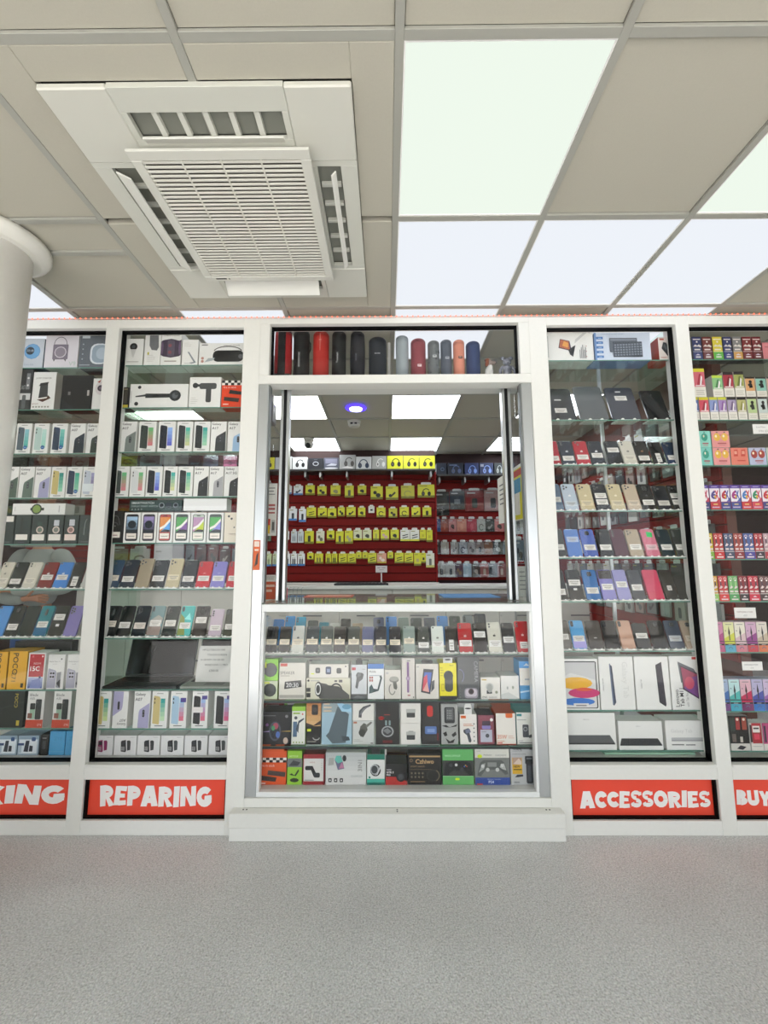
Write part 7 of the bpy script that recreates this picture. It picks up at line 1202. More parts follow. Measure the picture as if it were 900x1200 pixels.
# packs seen between the shelves of the left bays
packrow('seen under fifth shelf '+L2, 'packs seen behind the phone cabinet', 640, [(128, 150, 640, 662, '#8d7a6c', 1, '#5a4a40', 'brownish pack'), (152, 176, 640, 662, '#d2d0ca', 2, '#77726c', 'whitish pack'), (206, 216, 637, 662, '#8a9098', 4, '#3a3e44', 'grey clear pack'), (217, 228, 637, 662, '#a0a4aa', 1, '#3c3a3c', 'silver clear pack'), (230, 242, 637, 662, '#6d4a48', 1, '#2a2424', 'dark red pack'), (244, 256, 637, 662, '#7a3a38', 4, '#241e1e', 'maroon pack'), (258, 270, 640, 662, '#5a3030', 1, '#c0b0a8', 'dark maroon pack'), (272, 284, 640, 662, '#8f939c', 3, '#4a4e5a', 'blue grey pack')], BWY, 'clear_pack', 'accessory pack', wb, True)
packrow('seen under third shelf '+L2, 'packs seen through the upper phone cabinet', 530, [(140, 161, 530, 546, '#b8b13c', 2, '#4a4820', 'yellow bag'), (164, 190, 531, 547, '#8fa0aa', 0, '#5d6a72', 'blue grey bag'), (192, 206, 530, 547, '#b0b2b2', 3, '#8a8c8c', 'grey box'), (209, 236, 531, 547, '#2c2e36', 0, '#3a3d48', 'dark box'), (238, 256, 532, 547, '#4a4a5a', 3, '#33334a', 'slate box'), (262, 278, 533, 547, '#b0587a', 3, '#8a3a5a', 'pink pack')], BWY, 'clear_pack', 'accessory pack', wb, True)
packrow('seen under fourth shelf '+L1, 'packs seen behind the left cabinet', 584, [(4, 18, 584, 604, '#4f6a4a', 4, '#8a8a4a', 'green pack'), (22, 38, 584, 604, '#6d6a52', 0, '#3a3a2a', 'olive pack'), (42, 58, 584, 604, '#77724c', 4, '#4a3a20', 'brown pack'), (62, 78, 584, 604, '#4a5a44', 0, '#2a3a20', 'dark green pack'), (82, 100, 584, 604, '#a8a89a', 3, '#77776a', 'pale pack')], BWY, 'clear_pack', 'accessory pack', wb, True)
packrow('seen under third shelf '+L1, 'packs seen through the upper left cabinet', 532, [(12, 32, 532, 548, '#6f7a72', 2, '#4a524c', 'grey green bag'), (34, 56, 532, 548, '#80868a', 0, '#4a4e52', 'grey bag'), (58, 82, 532, 548, '#5d6268', 4, '#3a3e44', 'dark grey bag'), (84, 104, 532, 548, '#9a9e9a', 2, '#4d4f4c', 'pale grey bag')], BWY, 'clear_pack', 'accessory pack', wb, True)
for wall in (wb, wb2):
    mb = MB()
    for x, z, yb in HOOKS.get('wall_back' if wall is wb else wb2.name, []):
        mb.tube([(x, yb, z), (x, yb-.05, z-.002), (x, yb-.058, z+.006)], .0022, '#c9cccd', 6)
    if mb.v: k = mb.build('peg_hook', 'metal', wall); k['kind'] = 'stuff'

# slatwall on the right flank of the shop, seen obliquely through the right bays
SX = 2.16
wr = struct(MB().box(SX+.02, SX+.08, .5, 3.1, 0, CZ+.04, '#6d4a44').build('wall_shop_right', 'wood'))
sl_c = MB().box(SX, SX+.019, .5, 3.1, .004, sh_-.004, '#7a1613', .002).mesh('slat', 'wood')
for k in range(17): link('slat', sl_c, wr, (0, 0, .68+k*sh_))
rr = random.Random(12); mb = MB()
pal = ['#b9bab6', '#8d8f90', '#5d5f60', '#a39a90', '#3c3d3e', '#c9c8c2', '#6d7478', '#94827a']
for rI, (z1, h_) in enumerate(((2.42, .24), (2.14, .22), (1.86, .22), (1.58, .2), (1.32, .2), (1.06, .2))):
    rw = Row(f"in {NUM[rI+1]} row of shop's right flank", 'packs hanging on the right flank wall, row '+NUM[rI+1], 500, SX)
    for c_ in range(14):
        y_ = .62+.165*c_; c0 = rr.choice(pal); wd_ = rr.uniform(.10, .13); hh_ = h_*rr.uniform(.85, 1)
        o = pack(-wd_/2, wd_/2, 0, hh_, 0, c0, rr.choice([0, 1, 3, 4, 8]), rr.choice(['#2a2a2c', '#55565a', '#d0d0cc']), 'grey toned clear pack', 'clear_pack', 'accessory pack', rw, film=(c_ % 3 == 0))
        o.location = (SX-.004, y_, z1-hh_); o.rotation_euler.z = -math.pi/2
        mb.tube([(SX, y_, z1-.012), (SX-.06, y_, z1-.008)], .0022, '#c9cccd', 6)
    n_ = len(rw.items)
    for i, (o, d, c) in enumerate(rw.items): tag(o, f"{d}, {NUM[i+1]} from shopfront {rw.phrase}", c, rw.group)
mb.build('peg_hook', 'metal', wr)['kind'] = 'stuff'
# back run of white drawers under a worktop
WTZ = 1.06
wt = MB().box(-4.0, 3.3, 2.38, BWY-.001, WTZ-.035, WTZ, '#e2e2dd', .002).build('worktop', 'paint')
tag(wt, 'long white worktop in front of the red slatwall', 'worktop')
MB().box(-4.0, .62, 2.86, 2.8985, WTZ+.0003, WTZ+.012, '#d5d5d0', .001).build('upstand', 'paint', wt)
xs = [-3.36+.57*k for k in range(12)]
for k, x in enumerate(xs[:-1]):
    c = empty('drawer_unit', (x+.285, 2.40, 0))
    pos = f'{NUM[k+1]} from left in the run under worktop'
    tag(c, f'white drawer unit with grey bar handles, {pos}', 'drawer unit', 'white drawer units under the worktop')
    MB().box(-.284, .284, .019, .48, 0, WTZ-.036, '#cfcfc8', .001).build('carcass', 'paint', c)
    for z0, z1 in ((.55, 1.015), (.1, .545)):
        d = MB().box(-.2825, .2825, 0, .0185, z0, z1, '#d3d2ca', .002).build('drawer', 'paint', c)
        MB().box(-.1, .1, -.022, -.012, (z0+z1)/2-.045, (z0+z1)/2-.031, '#77777a', .002).box(-.09, -.08, -.013, 0, (z0+z1)/2-.043, (z0+z1)/2-.033, '#77777a').box(.08, .09, -.013, 0, (z0+z1)/2-.043, (z0+z1)/2-.033, '#77777a').build('handle', 'metal', d)
kb = MB(); a = at(392, 686, 2.5); b = at(455, 686, 2.5)
kb.box(a.x, b.x, 2.45, 2.6, WTZ+.0005, WTZ+.02, '#161719', .003)
k_ = kb.build('keyboard', 'plastic'); tag(k_, 'black keyboard lying on the worktop before the red wall', 'keyboard')
mb = MB()
for i in range(14):
    for j in range(4): mb.box(a.x+.02+(b.x-a.x-.04)/14*i+.003, a.x+.02+(b.x-a.x-.04)/14*(i+1)-.003, 2.462+.032*j, 2.462+.032*j+.026, WTZ+.02, WTZ+.025, '#26282b')
mb.build('keys', 'plastic', k_)['kind'] = 'stuff'
a = at(180, 655, 2.5); b = at(203, 637.5, 2.5)
o = carton_at('carton', b.x-a.x, b.z-WTZ-.001, .25, ((a.x+b.x)/2, 2.5, WTZ+.0005), '#cfd0d2', [('r', .1, .8, .4, .84, '#aaa')]); tag(o, 'pale grey box on worktop seen under fifth shelf above REPARING sign', 'box')
# grey card on a post
a = at(447, 682.5, 2.8); cardst = empty('card_stand', (a.x, 2.8, WTZ+.0005)); tag(cardst, 'white card on a slim white post before the red wall', 'card stand')
hc = at(447, 671, 2.8).z-WTZ; hc2 = at(447, 663, 2.8).z-WTZ
MB().box(-.03, .03, -.03, .03, 0, .006, '#d9d9d6').build('foot', 'paint', cardst)
MB().box(-.008, .008, -.006, .006, .006, hc+.02, '#d0d0cd').build('post', 'paint', cardst)
cd = MB().box(-.068, .068, -.010, -.0065, hc, hc2, '#cfc8c8', .001).build('card', 'card', cardst)
draw(MB(), [('r', .15, .65, .4, .75, '#8d8588'), ('r', .5, .65, .85, .75, '#8d8588'), ('r', .3, .35, .7, .45, '#9a9296')], .136, hc2-hc, -.010, None, hc).build('printed_text', 'print', cd)

# items on the countertop
TZ = 1.099
def flat(name, px0, px1, Y0, Y1, col, art, label, cat, th=.0015):
    xa = at(px0, 702, (Y0+Y1)/2).x; xb = at(px1, 702, (Y0+Y1)/2).x
    o = MB().box(xa, xb, Y0, Y1, TZ, TZ+th, col).build(name, 'card'); tag(o, label, cat)
    if art:
        mb = MB()
        for u0, v0, u1, v1, c in art: mb.poly([(xa+(xb-xa)*u, Y0+(Y1-Y0)*v, TZ+th+.0003) for u, v in ((u0, v0), (u1, v0), (u1, v1), (u0, v1))], c)
        mb.build('printed_front', 'print', o)
flat('price_leaflet', 358, 414, .34, .52, '#c8492e', [(.05, .3+.15*k, .95, .38+.15*k, '#eac4b0') for k in range(4)], 'orange printed leaflet lying flat on glass countertop', 'leaflet')
flat('counter_mat', 517, 580, .30, .56, '#4f93d0', None, 'sky blue mat lying flat on the glass countertop', 'mat', .003)
flat('dark_mat', 582, 610, .30, .56, '#4a2a26', None, 'dark brown mat on countertop beside the blue mat', 'mat', .003)
# leaflet holder at the left jamb
hx0, hx1 = at(311, 700, .2), at(325, 700, .2)
o = empty('leaflet_holder', ((hx0.x+hx1.x)/2, .2, TZ+.0003), .3); tag(o, 'orange folded leaflet standing on countertop by the left jamb', 'leaflet')
ht = at(316, 674, .2).z-TZ
mb = MB(); w2 = .034
mb.add([(-w2, 0, 0), (w2, 0, 0), (w2-.012, .05, ht), (-w2-.012, .05, ht), (-w2, .003, 0), (w2, .003, 0), (w2-.012, .053, ht), (-w2-.012, .053, ht)], [(0, 1, 2, 3), (7, 6, 5, 4), (0, 4, 5, 1), (1, 5, 6, 2), (2, 6, 7, 3), (3, 7, 4, 0)], '#d5582f')
mb.build('leaflet', 'card', o)
def sl(u0, v0, u1, v1, c, mb): 
    q = []
    for u, v in ((u0, v0), (u1, v0), (u1, v1), (u0, v1)): q.append((-w2+2*w2*u-.012*v, .05*v-.0012, ht*v))
    mb.poly(q, c)
mb = MB(); sl(0, .72, 1, 1, '#e6e2dc', mb); sl(.15, .5, .85, .6, '#f0c8b4', mb); sl(.15, .3, .6, .4, '#f0c8b4', mb); sl(.1, .9, .9, .93, '#8d8a86', mb); sl(.1, .82, .8, .85, '#8d8a86', mb); mb.build('printed_front', 'print', o)
a = at(327, 702, .24); b = at(334, 693, .24)
o = MB().box(-.024, .024, 0, .02, 0, .062, '#d8546a', .003).build('card_dispenser', 'card', None, (a.x+.02, .24, TZ+.0003)); tag(o, 'small pink card box on countertop by left mullion', 'box')
draw(MB(), [('e', .5, .6, .3, .2, '#f0a8b0'), ('r', .2, .15, .8, .25, '#f6dada')], .048, .062).build('printed_front', 'print', o)
# wire card rack on the counter
a = at(343, 702, .3); o = empty('wire_rack', (a.x, .3, TZ+.0003)); tag(o, 'small clear wire rack on countertop beside the left mullion', 'rack')
mb = MB()
for k in range(5): mb.tube([(-.05+.025*k, 0, 0), (-.05+.025*k, 0, .05), (-.05+.025*k, .05, .06)], .0015, '#9aa0a2', 6)
for z in (.002, .05): mb.tube([(-.052, 0, z), (.052, 0, z)], .0015, '#9aa0a2', 6)
mb.build('wires', 'metal', o)
# orange sticker on the left jamb, paper notices on the side panes
a = at(300.5, 668, .0); b = at(307.5, 633, .0)
o = MB().box(-.697+.003, -.66, -.0005, .0035, a.z, b.z, '#d8622a').build('jamb_sticker', 'card'); tag(o, 'orange sticker strip on the left silver jamb', 'sticker')
draw(MB(), [('r', .1, .78, .9, .96, '#e6d4c8'), ('p', [(.2, .1), (.5, .5), (.8, .6), (.7, .2)], '#3a2a20'), ('r', .2, .64, .8, .7, '#f4d8c4')], .034, b.z-a.z, -.0005, -.694, a.z).build('printed_front', 'print', o)
a = at(311, 628, .14); b = at(326, 567, .14)
o = MB().box(a.x, b.x, .1275, .1287, a.z, b.z, '#d9d8d2').build('paper_notice', 'card'); tag(o, 'white paper notice taped inside the left side pane', 'notice')
draw(MB(), [('r', .14, .9, .8, .92, '#777'), ('r', .14, .84, .7, .86, '#777'), ('r', .14, .78, .8, .8, '#888'), ('t', 'OPEN', .12, .6, .05, '#a83a34', 'l', 0, .02, .7), ('t', '7 DAYS', .12, .5, .05, '#a83a34', 'l', 0, .02, .74)][0:3]+[('r', .12, .56, .84, .6, '#b0605c'), ('r', .12, .49, .84, .53, '#b0605c'), ('r', .12, .42, .84, .45, '#b0605c'), ('r', .08, .12, .46, .32, '#c0483a'), ('r', .1, .04, .44, .2, '#d8b82f'), ('r', .56, .06, .88, .3, '#b0b0ac'), ('r', .62, .1, .82, .26, '#55554f')], b.x-a.x, b.z-a.z, .1275, a.x, a.z).build('printed_text', 'print', o)
a = at(606, 613, .14); b = at(620, 548, .14)
o = empty('poster', (.712, .30, 0), 0); tag(o, 'yellow and white poster angled behind the right side pane', 'poster')
za, zb = at(612, 612, .3).z, at(612, 549, .3).z
mb = MB(); q0, q1 = Vector((-.018, .10, 0)), Vector((.055, -.17, 0))
dv = (q1-q0).normalized(); nrm = Vector((dv.y, -dv.x, 0)); nrm = -nrm if nrm.x > 0 else nrm
def pq(u, v, off=0): 
    p_ = q0+(q1-q0)*u+nrm*off; return (p_.x, p_.y, za+(zb-za)*(v*(.86+.14*u)))
mb.add([pq(0, 0), pq(1, 0), pq(1, 1), pq(0, 1), pq(0, 0, -.002), pq(1, 0, -.002), pq(1, 1, -.002), pq(0, 1, -.002)], [(0, 1, 2, 3), (7, 6, 5, 4), (0, 4, 5, 1), (1, 5, 6, 2), (2, 6, 7, 3), (3, 7, 4, 0)], '#e4e3dc')
mb.build('sheet', 'card', o)
mb = MB()
def pr_(u0, v0, u1, v1, c, k): mb.poly([pq(u, v, .0005+.0004*k) for u, v in ((u0, v0), (u1, v0), (u1, v1), (u0, v1))], c)
pr_(.42, .02, .98, .98, '#dfd63a', 0); pr_(.5, .8, .95, .92, '#c8402a', 1); pr_(.5, .5, .9, .76, '#4f9ac0', 1); pr_(.55, .1, .85, .5, '#e8e6dc', 1); pr_(.46, .94, .98, .99, '#e9e8e2', 2)
for k in range(5): pr_(.08, .8-.1*k, .34, .83-.1*k, '#77777a', 1)
mb.build('printed_front', 'print', o)

# wire rack of packs and a white notice seen through the right side pane
a = at(604, 657, .62); b = at(622, 598, .62)
rk = empty('wire_rack', ((a.x+b.x)/2, .62, 0)); tag(rk, 'tall wire rack of clear packs behind the right side pane', 'rack')
rw_, zl, zh = (b.x-a.x)/2+.02, a.z-.02, b.z+.02
mb = MB()
for k in range(5): mb.tube([(-rw_+2*rw_*k/4, 0, zl), (-rw_+2*rw_*k/4, 0, zh)], .002, '#b9bcbd', 6)
for k in range(4): mb.tube([(-rw_, 0, zl+(zh-zl)*k/3), (rw_, 0, zl+(zh-zl)*k/3)], .002, '#b9bcbd', 6)
mb.build('wires', 'metal', rk)
MB().box(-rw_, -rw_+.012, -.006, .006, .006, zl, '#9a9d9e').build('leg', 'metal', rk); MB().box(rw_-.012, rw_, -.006, .006, .006, zl, '#9a9d9e').build('leg', 'metal', rk)
MB().box(-rw_-.02, rw_+.02, -.12, .12, 0, .006, '#8d9091').build('foot', 'metal', rk)
pr2 = Row('on wire rack behind right side pane', 'clear packs on the wire rack', 620, .61)
for k, (u, v, c, d) in enumerate(((-.5, .52, '#a9aca4', 'upper grey clear pack'), (.5, .52, '#8a7d80', 'upper mauve clear pack'), (-.5, .04, '#7d8890', 'lower blue grey clear pack'), (.5, .04, '#5d6a7a', 'lower slate clear pack'))):
    x = (a.x+b.x)/2+u*rw_; z = zl+(zh-zl)*v
    o = pack(x-rw_*.42, x+rw_*.42, z, z+(zh-zl)*.44, .612, c, (3, 1, 4, 0)[k], '#3a3c3e', d, 'clear_pack', 'accessory pack', pr2, film=True)
    tag(o, d+' '+pr2.phrase, 'accessory pack', pr2.group)
a = at(607, 682, .3); b = at(619.5, 663.5, .3)
o = MB().box(-(b.x-a.x)/2, (b.x-a.x)/2, 0, .0015, 0, b.z-TZ-.0003, '#dcdcd8').build('paper_notice', 'card', None, ((a.x+b.x)/2, .3, TZ+.0004)); tag(o, 'white paper notice standing on countertop behind right side pane', 'notice')
draw(MB(), lines(.15, .85, .8, 5, .14, '#8d8f90', .03), b.x-a.x, b.z-TZ).build('printed_text', 'print', o)

# ceiling fittings inside the shop
a = az(417, 477.5, CZ); o = empty('ring_downlight', (a.x, a.y, CZ-.0005)); tag(o, 'round ceiling downlight with a glowing blue ring inside the shop', 'downlight')
MB().lathe([(.088, -.012), (.094, -.010), (.094, -.001)], '#2a20ff', 32).build('blue_ring', 'led_blue', o)
MB().lathe([(.054, -.022), (.058, -.013)], '#fff', 32).build('lamp_disc', 'led_white', o)
a = az(415, 493.5, CZ); o = empty('smoke_detector', (a.x, a.y, CZ-.0005)); tag(o, 'white round smoke detector on the shop ceiling below ring light', 'smoke detector')
MB().lathe([(.03, -.062), (.052, -.056), (.06, -.04), (.058, -.022)], '#cfcfc9', 28).build('head', 'plastic', o)
MB().lathe([(.064, -.021), (.066, -.001)], '#d6d6d0', 28).build('base', 'plastic', o)
mb = MB()
for s_ in (-1, 1): mb.box(s_*.02-.012, s_*.02+.012, -.062, -.05, -.046, -.034, '#1c1c1c')
mb.build('vents', 'plastic', o)
a = az(362, 514, CZ); o = empty('dome_camera', (a.x, a.y, CZ-.0005)); tag(o, 'white dome security camera under the shop ceiling', 'security camera')
MB().lathe([(.055, -.03), (.06, -.001)], '#d9d8d3', 28).build('base', 'plastic', o)
MB().lathe([(.006, -.115), (.03, -.108), (.05, -.085), (.055, -.06), (.05, -.031)], '#cfcdc8', 28).build('ball', 'plastic', o)
mb = MB(); mb.lathe([(.028, 0), (.03, .004), (.026, .012)], '#0d0d0e', 20); l_ = mb.build('lens', 'plastic', o, (0, -.045, -.09)); l_.rotation_euler = (math.radians(115), 0, 0)
a = az(492, 456, CZ-.03); o = empty('alarm_sounder', (a.x, a.y, CZ-.0005)); tag(o, 'dark red round alarm sounder under the shop ceiling', 'alarm')
MB().lathe([(.03, -.04), (.052, -.034), (.056, -.012)], '#6d1d18', 24).build('sounder', 'plastic', o)
MB().lathe([(.04, -.0115), (.042, -.001)], '#7d2a24', 24).build('base', 'plastic', o)
a = at(318, 485, .5); o = empty('wall_speaker', (a.x, .5, a.z-.07)); tag(o, 'small grey wall unit on bracket behind left side pane', 'wall unit')
MB().box(-.022, .022, -.05, .05, -.0, .14, '#77797b', .006).build('housing', 'plastic', o)
MB().box(-.018, .018, -.052, -.0505, .012, .1, '#55585a', .0).build('grille', 'soft', o)
MB().box(-.012, .012, -.02, .02, .14, CZ-(a.z-.07)-.001, '#8d8f90', .002).build('bracket', 'metal', o)

# ================================================================== LAPTOPS
def laptop(x0, x1, zb, yf, depth, sh, c, dark, label, note=None):
    w_ = x1-x0; o = empty('laptop', ((x0+x1)/2, yf, zb+.0004)); tag(o, label, 'laptop', 'open laptops above REPARING sign')
    MB().box(-w_/2, w_/2, 0, depth, .0, .014, c, .003).build('keyboard_deck', 'plastic', o)
    mb = MB()
    for i in range(13):
        for j in range(5): mb.box(-w_*.44+w_*.88/13*i+.0015, -w_*.44+w_*.88/13*(i+1)-.0015, depth*.42+.017*j, depth*.42+.017*j+.0145, .014, .0165, '#17181a')
    mb.build('keys', 'plastic', o)['kind'] = 'stuff'
    MB().box(-.05, .05, .02, depth*.36, .014, .0145, dark, 0).build('touchpad', 'plastic', o)
    sc_ = empty('screen', (0, depth-.008, .016)); sc_.parent = o; sc_.rotation_euler.x = math.radians(-14)
    MB().box(-w_/2, w_/2, 0, .008, 0, sh, c, .003).build('lid', 'plastic', sc_)
    MB().box(-w_/2+.008, w_/2-.008, -.0012, 0, .012, sh-.008, '#0c1211').build('display', 'screen', sc_)
    return o
zb = Z['W2'][7]
xa = at(118, 807, .09).x; xb = at(207, 807, .09).x
def xz(px, py, Y): q = at(px, py, Y); return q.x, q.z
laptop(at(120, 806, .09).x, at(207, 806, .09).x, zb, .085, .2, .235, '#1b2322', '#2a3331', 'dark laptop open on the eighth shelf above REPARING sign, left one')
laptop(at(211, 806, .09).x, -.752, zb, .085, .2, .235, '#8d938a', '#5d635c', 'silver laptop open behind a paper sheet above REPARING sign')
a = at(228, 790, .14); b = at(273, 746.5, .17)
o = empty('paper_notice', (a.x, .15, zb+.0175)); tag(o, 'white paper sheet with laptop details leaning on the silver laptop', 'notice')
w_, h_ = .20, .185
mb = MB(); mb.box(0, w_, 0, .001, 0, h_, '#d5d5d0'); s1 = mb.build('sheet', 'card', o); s1.rotation_euler.x = math.radians(-12)
draw(MB(), [('t', 'HP ELITEBOOK 840', .1, .86, .055, '#4a4a48', 'l', 0, 0, .7), ('t', 'TOUCH SCREEN', .24, .72, .055, '#4a4a48', 'l', 0, 0, .55), ('t', '16 GB RAM, 256 GB SSD', .08, .58, .055, '#4a4a48', 'l', 0, 0, .85), ('t', 'WINDOWS 11 PRO', .2, .44, .055, '#4a4a48', 'l', 0, 0, .7), ('t', '£200.00', .34, .28, .06, '#4a4a48', 'l', 0, 0, .35)], w_, h_, 0, 0, 0).build('printed_text', 'print', s1)

# ================================================================== CEILING CASSETTE AIR CONDITIONER
AX0, AX1, AY0, AY1 = -1.02, -.098, -1.13, -.155
ac = empty('air_conditioner', ((AX0+AX1)/2, (AY0+AY1)/2, CZ)); tag(ac, 'white ceiling cassette air conditioner with a large slatted grille', 'air conditioner')
ox, oy = (AX0+AX1)/2, (AY0+AY1)/2
ACW = '#d4d4cb'
def ab(x0, x1, y0, y1, z0, z1, c, ch, nm, mat='plastic', par=None): return MB().box(x0-ox, x1-ox, y0-oy, y1-oy, z0, z1, c, ch).build(nm, mat, par or ac)
# fascia: four corner pads and four edge strips round the outlets
for cx in (0, 1):
    for cy in (0, 1):
        x0, x1 = (AX0, -.815) if cx == 0 else (-.297, AX1); y0, y1 = (AY0, -.90) if cy == 0 else (-.37, AY1)
        ab(x0, x1, y0, y1, -.020, .0003, ACW, .004, 'corner_pad')
def outlet(x0, x1, y0, y1, along):
    """edge strip with a recessed air outlet: rim, dark throat, dividers and a tilted flap"""
    g = .012
    if along == 'x': in_ = (x0+.02, x1-.02, (y0+y1)/2-.045, (y0+y1)/2+.040)
    else: in_ = ((x0+x1)/2-.042, (x0+x1)/2+.042, y0+.02, y1-.02)
    a0, a1, b0, b1 = in_
    mb = MB()
    for q in ((x0, x1, y0, b0), (x0, x1, b1, y1), (x0, a0, b0, b1), (a1, x1, b0, b1)):
        if q[1]-q[0] > .001 and q[3]-q[2] > .001: mb.box(q[0]-ox, q[1]-ox, q[2]-oy, q[3]-oy, -.018, .0003, '#d0d1c8', .001)
    rim = mb.build('outlet_rim', 'plastic', ac)
    MB().box(a0-ox, a1-ox, b0-oy, b1-oy, .004, .012, '#85877f').build('throat', 'plastic', rim)
    n_ = 6
    for k in range(1, n_):
        t = k/n_; mb = MB()
        if along == 'x': x = a0+(a1-a0)*t; mb.box(x-ox-.009, x-ox+.009, b0-oy+.004, b1-oy-.004, -.012, .0035, '#d9dad2', .001)
        else: y = b0+(b1-b0)*t; mb.box(a0-ox+.006, a1-ox-.006, y-oy-.006, y-oy+.006, -.012, .0035, '#d0d1c9', .001)
        mb.build('divider', 'plastic', rim)
    return in_, rim
def flap(x0, x1, y0, y1, z, tilt_axis, ang, par):
    w2_, d2 = (x1-x0)/2, (y1-y0)/2
    o = MB().box(-w2_, w2_, -d2, d2, -.003, .003, '#e6e6e0', .0015).build('flap', 'plastic', par, ((x0+x1)/2-ox, (y0+y1)/2-oy, z))
    if tilt_axis == 'x': o.rotation_euler.x = ang
    else: o.rotation_euler.y = ang
i_, rm = outlet(-.8145, -.2975, AY0, -.90, 'x'); flap(i_[0]+.01, i_[1]-.01, i_[3]-.02, i_[3]+.012, -.022, 'x', .45, rm)
i_, rm = outlet(-.8145, -.2975, -.37, AY1, 'x'); flap(i_[0]+.01, i_[1]-.01, i_[2]-.01, i_[3]-.012, -.040, 'x', -.7, rm)
i_, rm = outlet(AX0, -.815, -.8995, -.3705, 'y'); flap(i_[0]+.005, i_[0]+.068, i_[2]+.01, i_[3]-.01, -.034, 'y', .5, rm)
i_, rm = outlet(-.297, AX1, -.8995, -.3705, 'y'); flap(i_[0]+.045, i_[0]+.07, i_[2]+.01, i_[3]-.01, -.034, 'y', -.9, rm)
ab(-.8145, -.2975, -.8995, -.3705, -.017, .0003, '#6a6b64', 0, 'inner_box')
# lowered intake grille
GX0, GX1, GY0, GY1, GZ = -.846, -.247, -.985, -.352, -.066
gr = empty('intake_grille', (0, 0, 0)); gr.parent = ac
mb = MB()
for q in ((GX0, GX1, GY0, GY0+.036), (GX0, GX1, GY1-.03, GY1), (GX0, GX0+.034, GY0+.036, GY1-.03), (GX1-.034, GX1, GY0+.036, GY1-.03)):
    mb.box(q[0]-ox, q[1]-ox, q[2]-oy, q[3]-oy, GZ, GZ+.010, '#d8d8d0', .002)
mb.build('grille_frame', 'plastic', gr)
NS = 34
sl_me = MB().box(GX0+.034-ox, GX1-.034-ox, -.0042, .0042, GZ+.002, GZ+.007, '#dddcd3', .001).mesh('slat', 'plastic')
for k in range(NS):
    link('slat', sl_me, gr, (0, GY0+.036+(GY1-GY0-.066)*(k+.5)/NS-oy, 0))
for k in (1, 2, 3):
    x = GX0+.034+(GX1-GX0-.068)*k/4-ox; MB().box(x-.003, x+.003, GY0+.036-oy, GY1-.03-oy, GZ+.0012, GZ+.0022, '#dddcd3').build('grille_rib', 'plastic', gr)
MB().box(GX0+.03-ox, GX1-.03-ox, GY0+.03-oy, GY1-.026-oy, GZ+.022, GZ+.026, '#4f4a44').build('filter', 'soft', gr)
mb = MB(); mb.box(GX0+.03-ox, GX1-.03-ox, GY0+.03-oy, GY1-.03-oy, GZ+.0272, GZ+.045, '#cfcfc7', .002); mb.build('grille_back', 'plastic', gr)
mb = MB()
for k, (dx, ww) in enumerate(((0, .05), )): mb.box(GX0+.05-ox, GX0+.10-ox, GY1-.022-oy, GY1-.014-oy, GZ-.0006, GZ, '#33332f')
mb.poly([(GX0+.108-ox, GY1-.014-oy, GZ-.0005), (GX0+.112-ox, GY1-.024-oy, GZ-.0005), (GX0+.118-ox, GY1-.014-oy, GZ-.0005)], '#33332f')
mb.build('maker_mark', 'print', gr)

# red LED string along the top of the shopfront
led = empty('light_string', (0, .006, FT+.008)); tag(led, 'string of tiny red lights along the top of shopfront', 'light string')
MB().tube([(-2.5, 0, 0), (0, .0, 0), (2.5, 0, 0)], .004, '#d8c8c4', 8).build('cable', 'plastic', led)
mb = MB()
for k in range(165): mb.lathe([(.0012, -.0045), (.0042, 0), (.0012, .0045)], '#f33', 6, c=(-2.46+.03*k, -.005, .001), smooth=True)
b = mb.build('bulbs', 'led_red', led); b['kind'] = 'stuff'

# ================================================================== SHOP ASSISTANT, standing behind the left bays with folded arms
PX_, PY_ = at(48, 670, 1.45).x, 1.45
def chain(nodes_, edges, start, pts):
    prev = start
    for q in pts: nodes_.append(q); edges.append((prev, len(nodes_)-1)); prev = len(nodes_)-1
    return prev
N = [(0, 0, .95, .10, .07)]; E_ = []
ch = chain(N, E_, 0, [(0, 0, 1.10, .09, .065), (0, -.005, 1.26, .10, .07), (0, 0, 1.38, .085, .055)])
nk = chain(N, E_, ch, [(0, -.005, 1.46, .058, .058), (0, -.02, 1.53, .062, .07), (0, -.025, 1.60, .075, .092), (0, -.02, 1.67, .07, .085)])
arms = {}
for s_ in (-1, 1):
    e1 = chain(N, E_, ch, [(s_*.16, .0, 1.365, .035), (s_*.24, .0, 1.24, .032), (s_*.27, -.035, 1.105, .028), (s_*.17, -.15, 1.055+.03*s_, .027), (s_*.02, -.20, 1.05+.035*s_, .027), (-s_*.07, -.205, 1.055+.035*s_, .027)])
    p_ = chain(N, E_, e1, [(-s_*.115, -.205, 1.06+.035*s_, .033, .020), (-s_*.15, -.20, 1.062+.035*s_, .032, .017)])
    for f_ in range(4):
        dz = .024-.016*f_; L_ = (.068, .076, .072, .058)[f_]
        chain(N, E_, p_, [(-s_*(.165), -.203, 1.062+.035*s_+dz, .0095), (-s_*(.165+L_*.55), -.200, 1.058+.035*s_+dz*1.15, .0085), (-s_*(.165+L_*.95), -.180, 1.052+.035*s_+dz*1.15, .0075)])
    chain(N, E_, e1, [(-s_*.10, -.222, 1.085+.035*s_, .011), (-s_*.125, -.232, 1.108+.035*s_, .0095), (-s_*.145, -.232, 1.122+.035*s_, .008)])
    chain(N, E_, 0, [(s_*.09, 0, .86, .07), (s_*.10, -.01, .50, .05), (s_*.105, .02, .26, .045), (s_*.11, .03, .09, .042), (s_*.115, -.06, .045, .042, .035), (s_*.12, -.15, .035, .036, .024)])
per = skin_fig('person', N, E_, solid('skin_tone', '#a8765a', .55), None, (PX_, PY_, .0), 2)
tag(per, 'person in grey sweatshirt standing with folded arms behind the left cabinet', 'person')
N2 = [(0, 0, .92, .158, .115)]; E2 = []
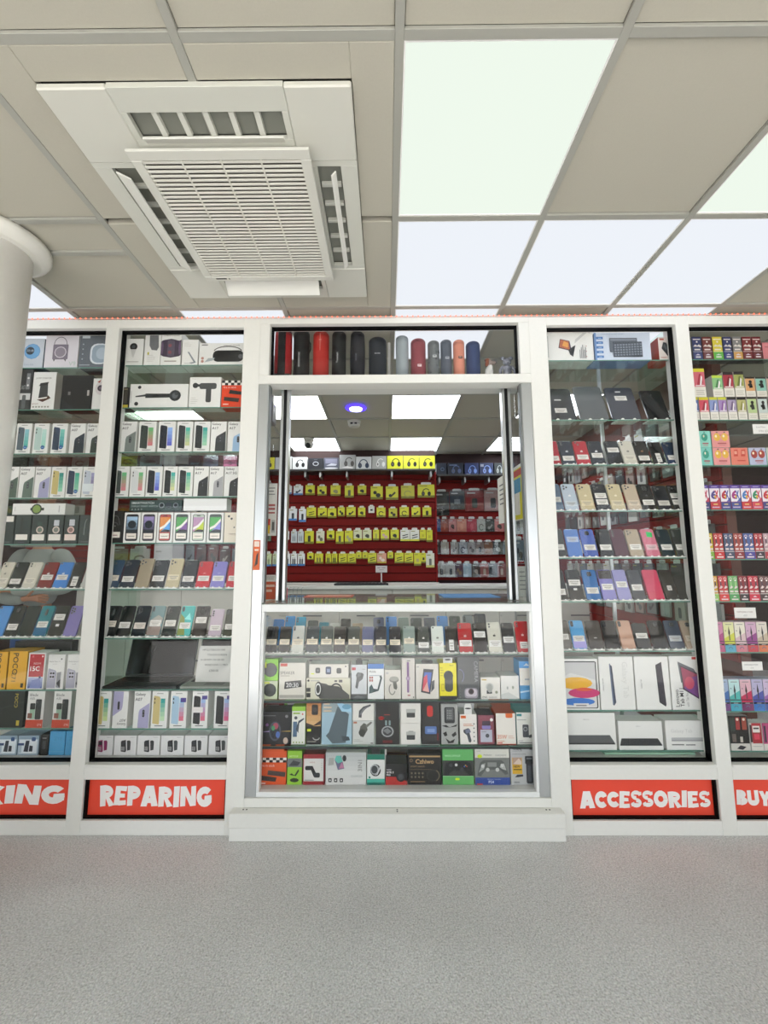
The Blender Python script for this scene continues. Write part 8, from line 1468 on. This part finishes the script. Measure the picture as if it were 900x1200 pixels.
c2 = chain(N2, E2, 0, [(0, 0, 1.10, .152, .112), (0, -.005, 1.26, .17, .12), (0, 0, 1.385, .148, .098)])
chain(N2, E2, c2, [(0, -.003, 1.45, .075, .072)])
skin_fig('sweatshirt', N2, E2, solid('grey_jersey', '#8a918c', .9), per)
for s_ in (-1, 1):
    N4 = [(s_*.10, 0, 1.37, .075)]; E4 = []; chain(N4, E4, 0, [(s_*.175, .0, 1.378, .08), (s_*.25, .0, 1.24, .068), (s_*.278, -.035, 1.10, .062), (s_*.17, -.152, 1.055+.03*s_, .056), (s_*.02, -.202, 1.05+.035*s_, .048), (-s_*.06, -.206, 1.054+.035*s_, .043)])
    skin_fig('sleeve', N4, E4, bpy.data.materials['grey_jersey'], per)
N3 = [(0, 0, .93, .152, .108)]; E3 = []
for s_ in (-1, 1): chain(N3, E3, 0, [(s_*.09, 0, .85, .10), (s_*.10, -.01, .50, .074), (s_*.105, .02, .26, .068), (s_*.11, .03, .11, .066)])
skin_fig('trousers', N3, E3, solid('blue_denim', '#2f4f86', .9), per)
skin_fig('hair', [(0, .0, 1.66, .084, .096), (0, .005, 1.715, .07, .08)], [(0, 1)], solid('dark_hair', '#1c1512', .6), per)
mb = MB()
for s_ in (-1, 1): mb.lathe([(.003, -.008), (.011, -.003), (.011, .003), (.003, .008)], '#f0ebe4', 10, c=(s_*.03, -.107, 1.612)); mb.lathe([(.001, -.004), (.005, 0), (.001, .004)], '#221611', 8, c=(s_*.03, -.117, 1.612))
ey = mb.build('eyes', 'plastic', per); ey['kind'] = 'stuff'; ey.scale = (10, 10, 10)
skin_fig('nose', [(0, -.105, 1.61, .009), (0, -.125, 1.578, .013)], [(0, 1)], bpy.data.materials['skin_tone'], per)
skin_fig('mouth', [(-.024, -.103, 1.545, .005), (0, -.111, 1.545, .0075), (.024, -.103, 1.545, .005)], [(0, 1), (1, 2)], solid('lips', '#8f5548', .5), per)
for s_ in (-1, 1): skin_fig('ear', [(s_*.078, -.015, 1.58, .012, .014), (s_*.084, -.008, 1.615, .010, .018)], [(0, 1)], bpy.data.materials['skin_tone'], per)
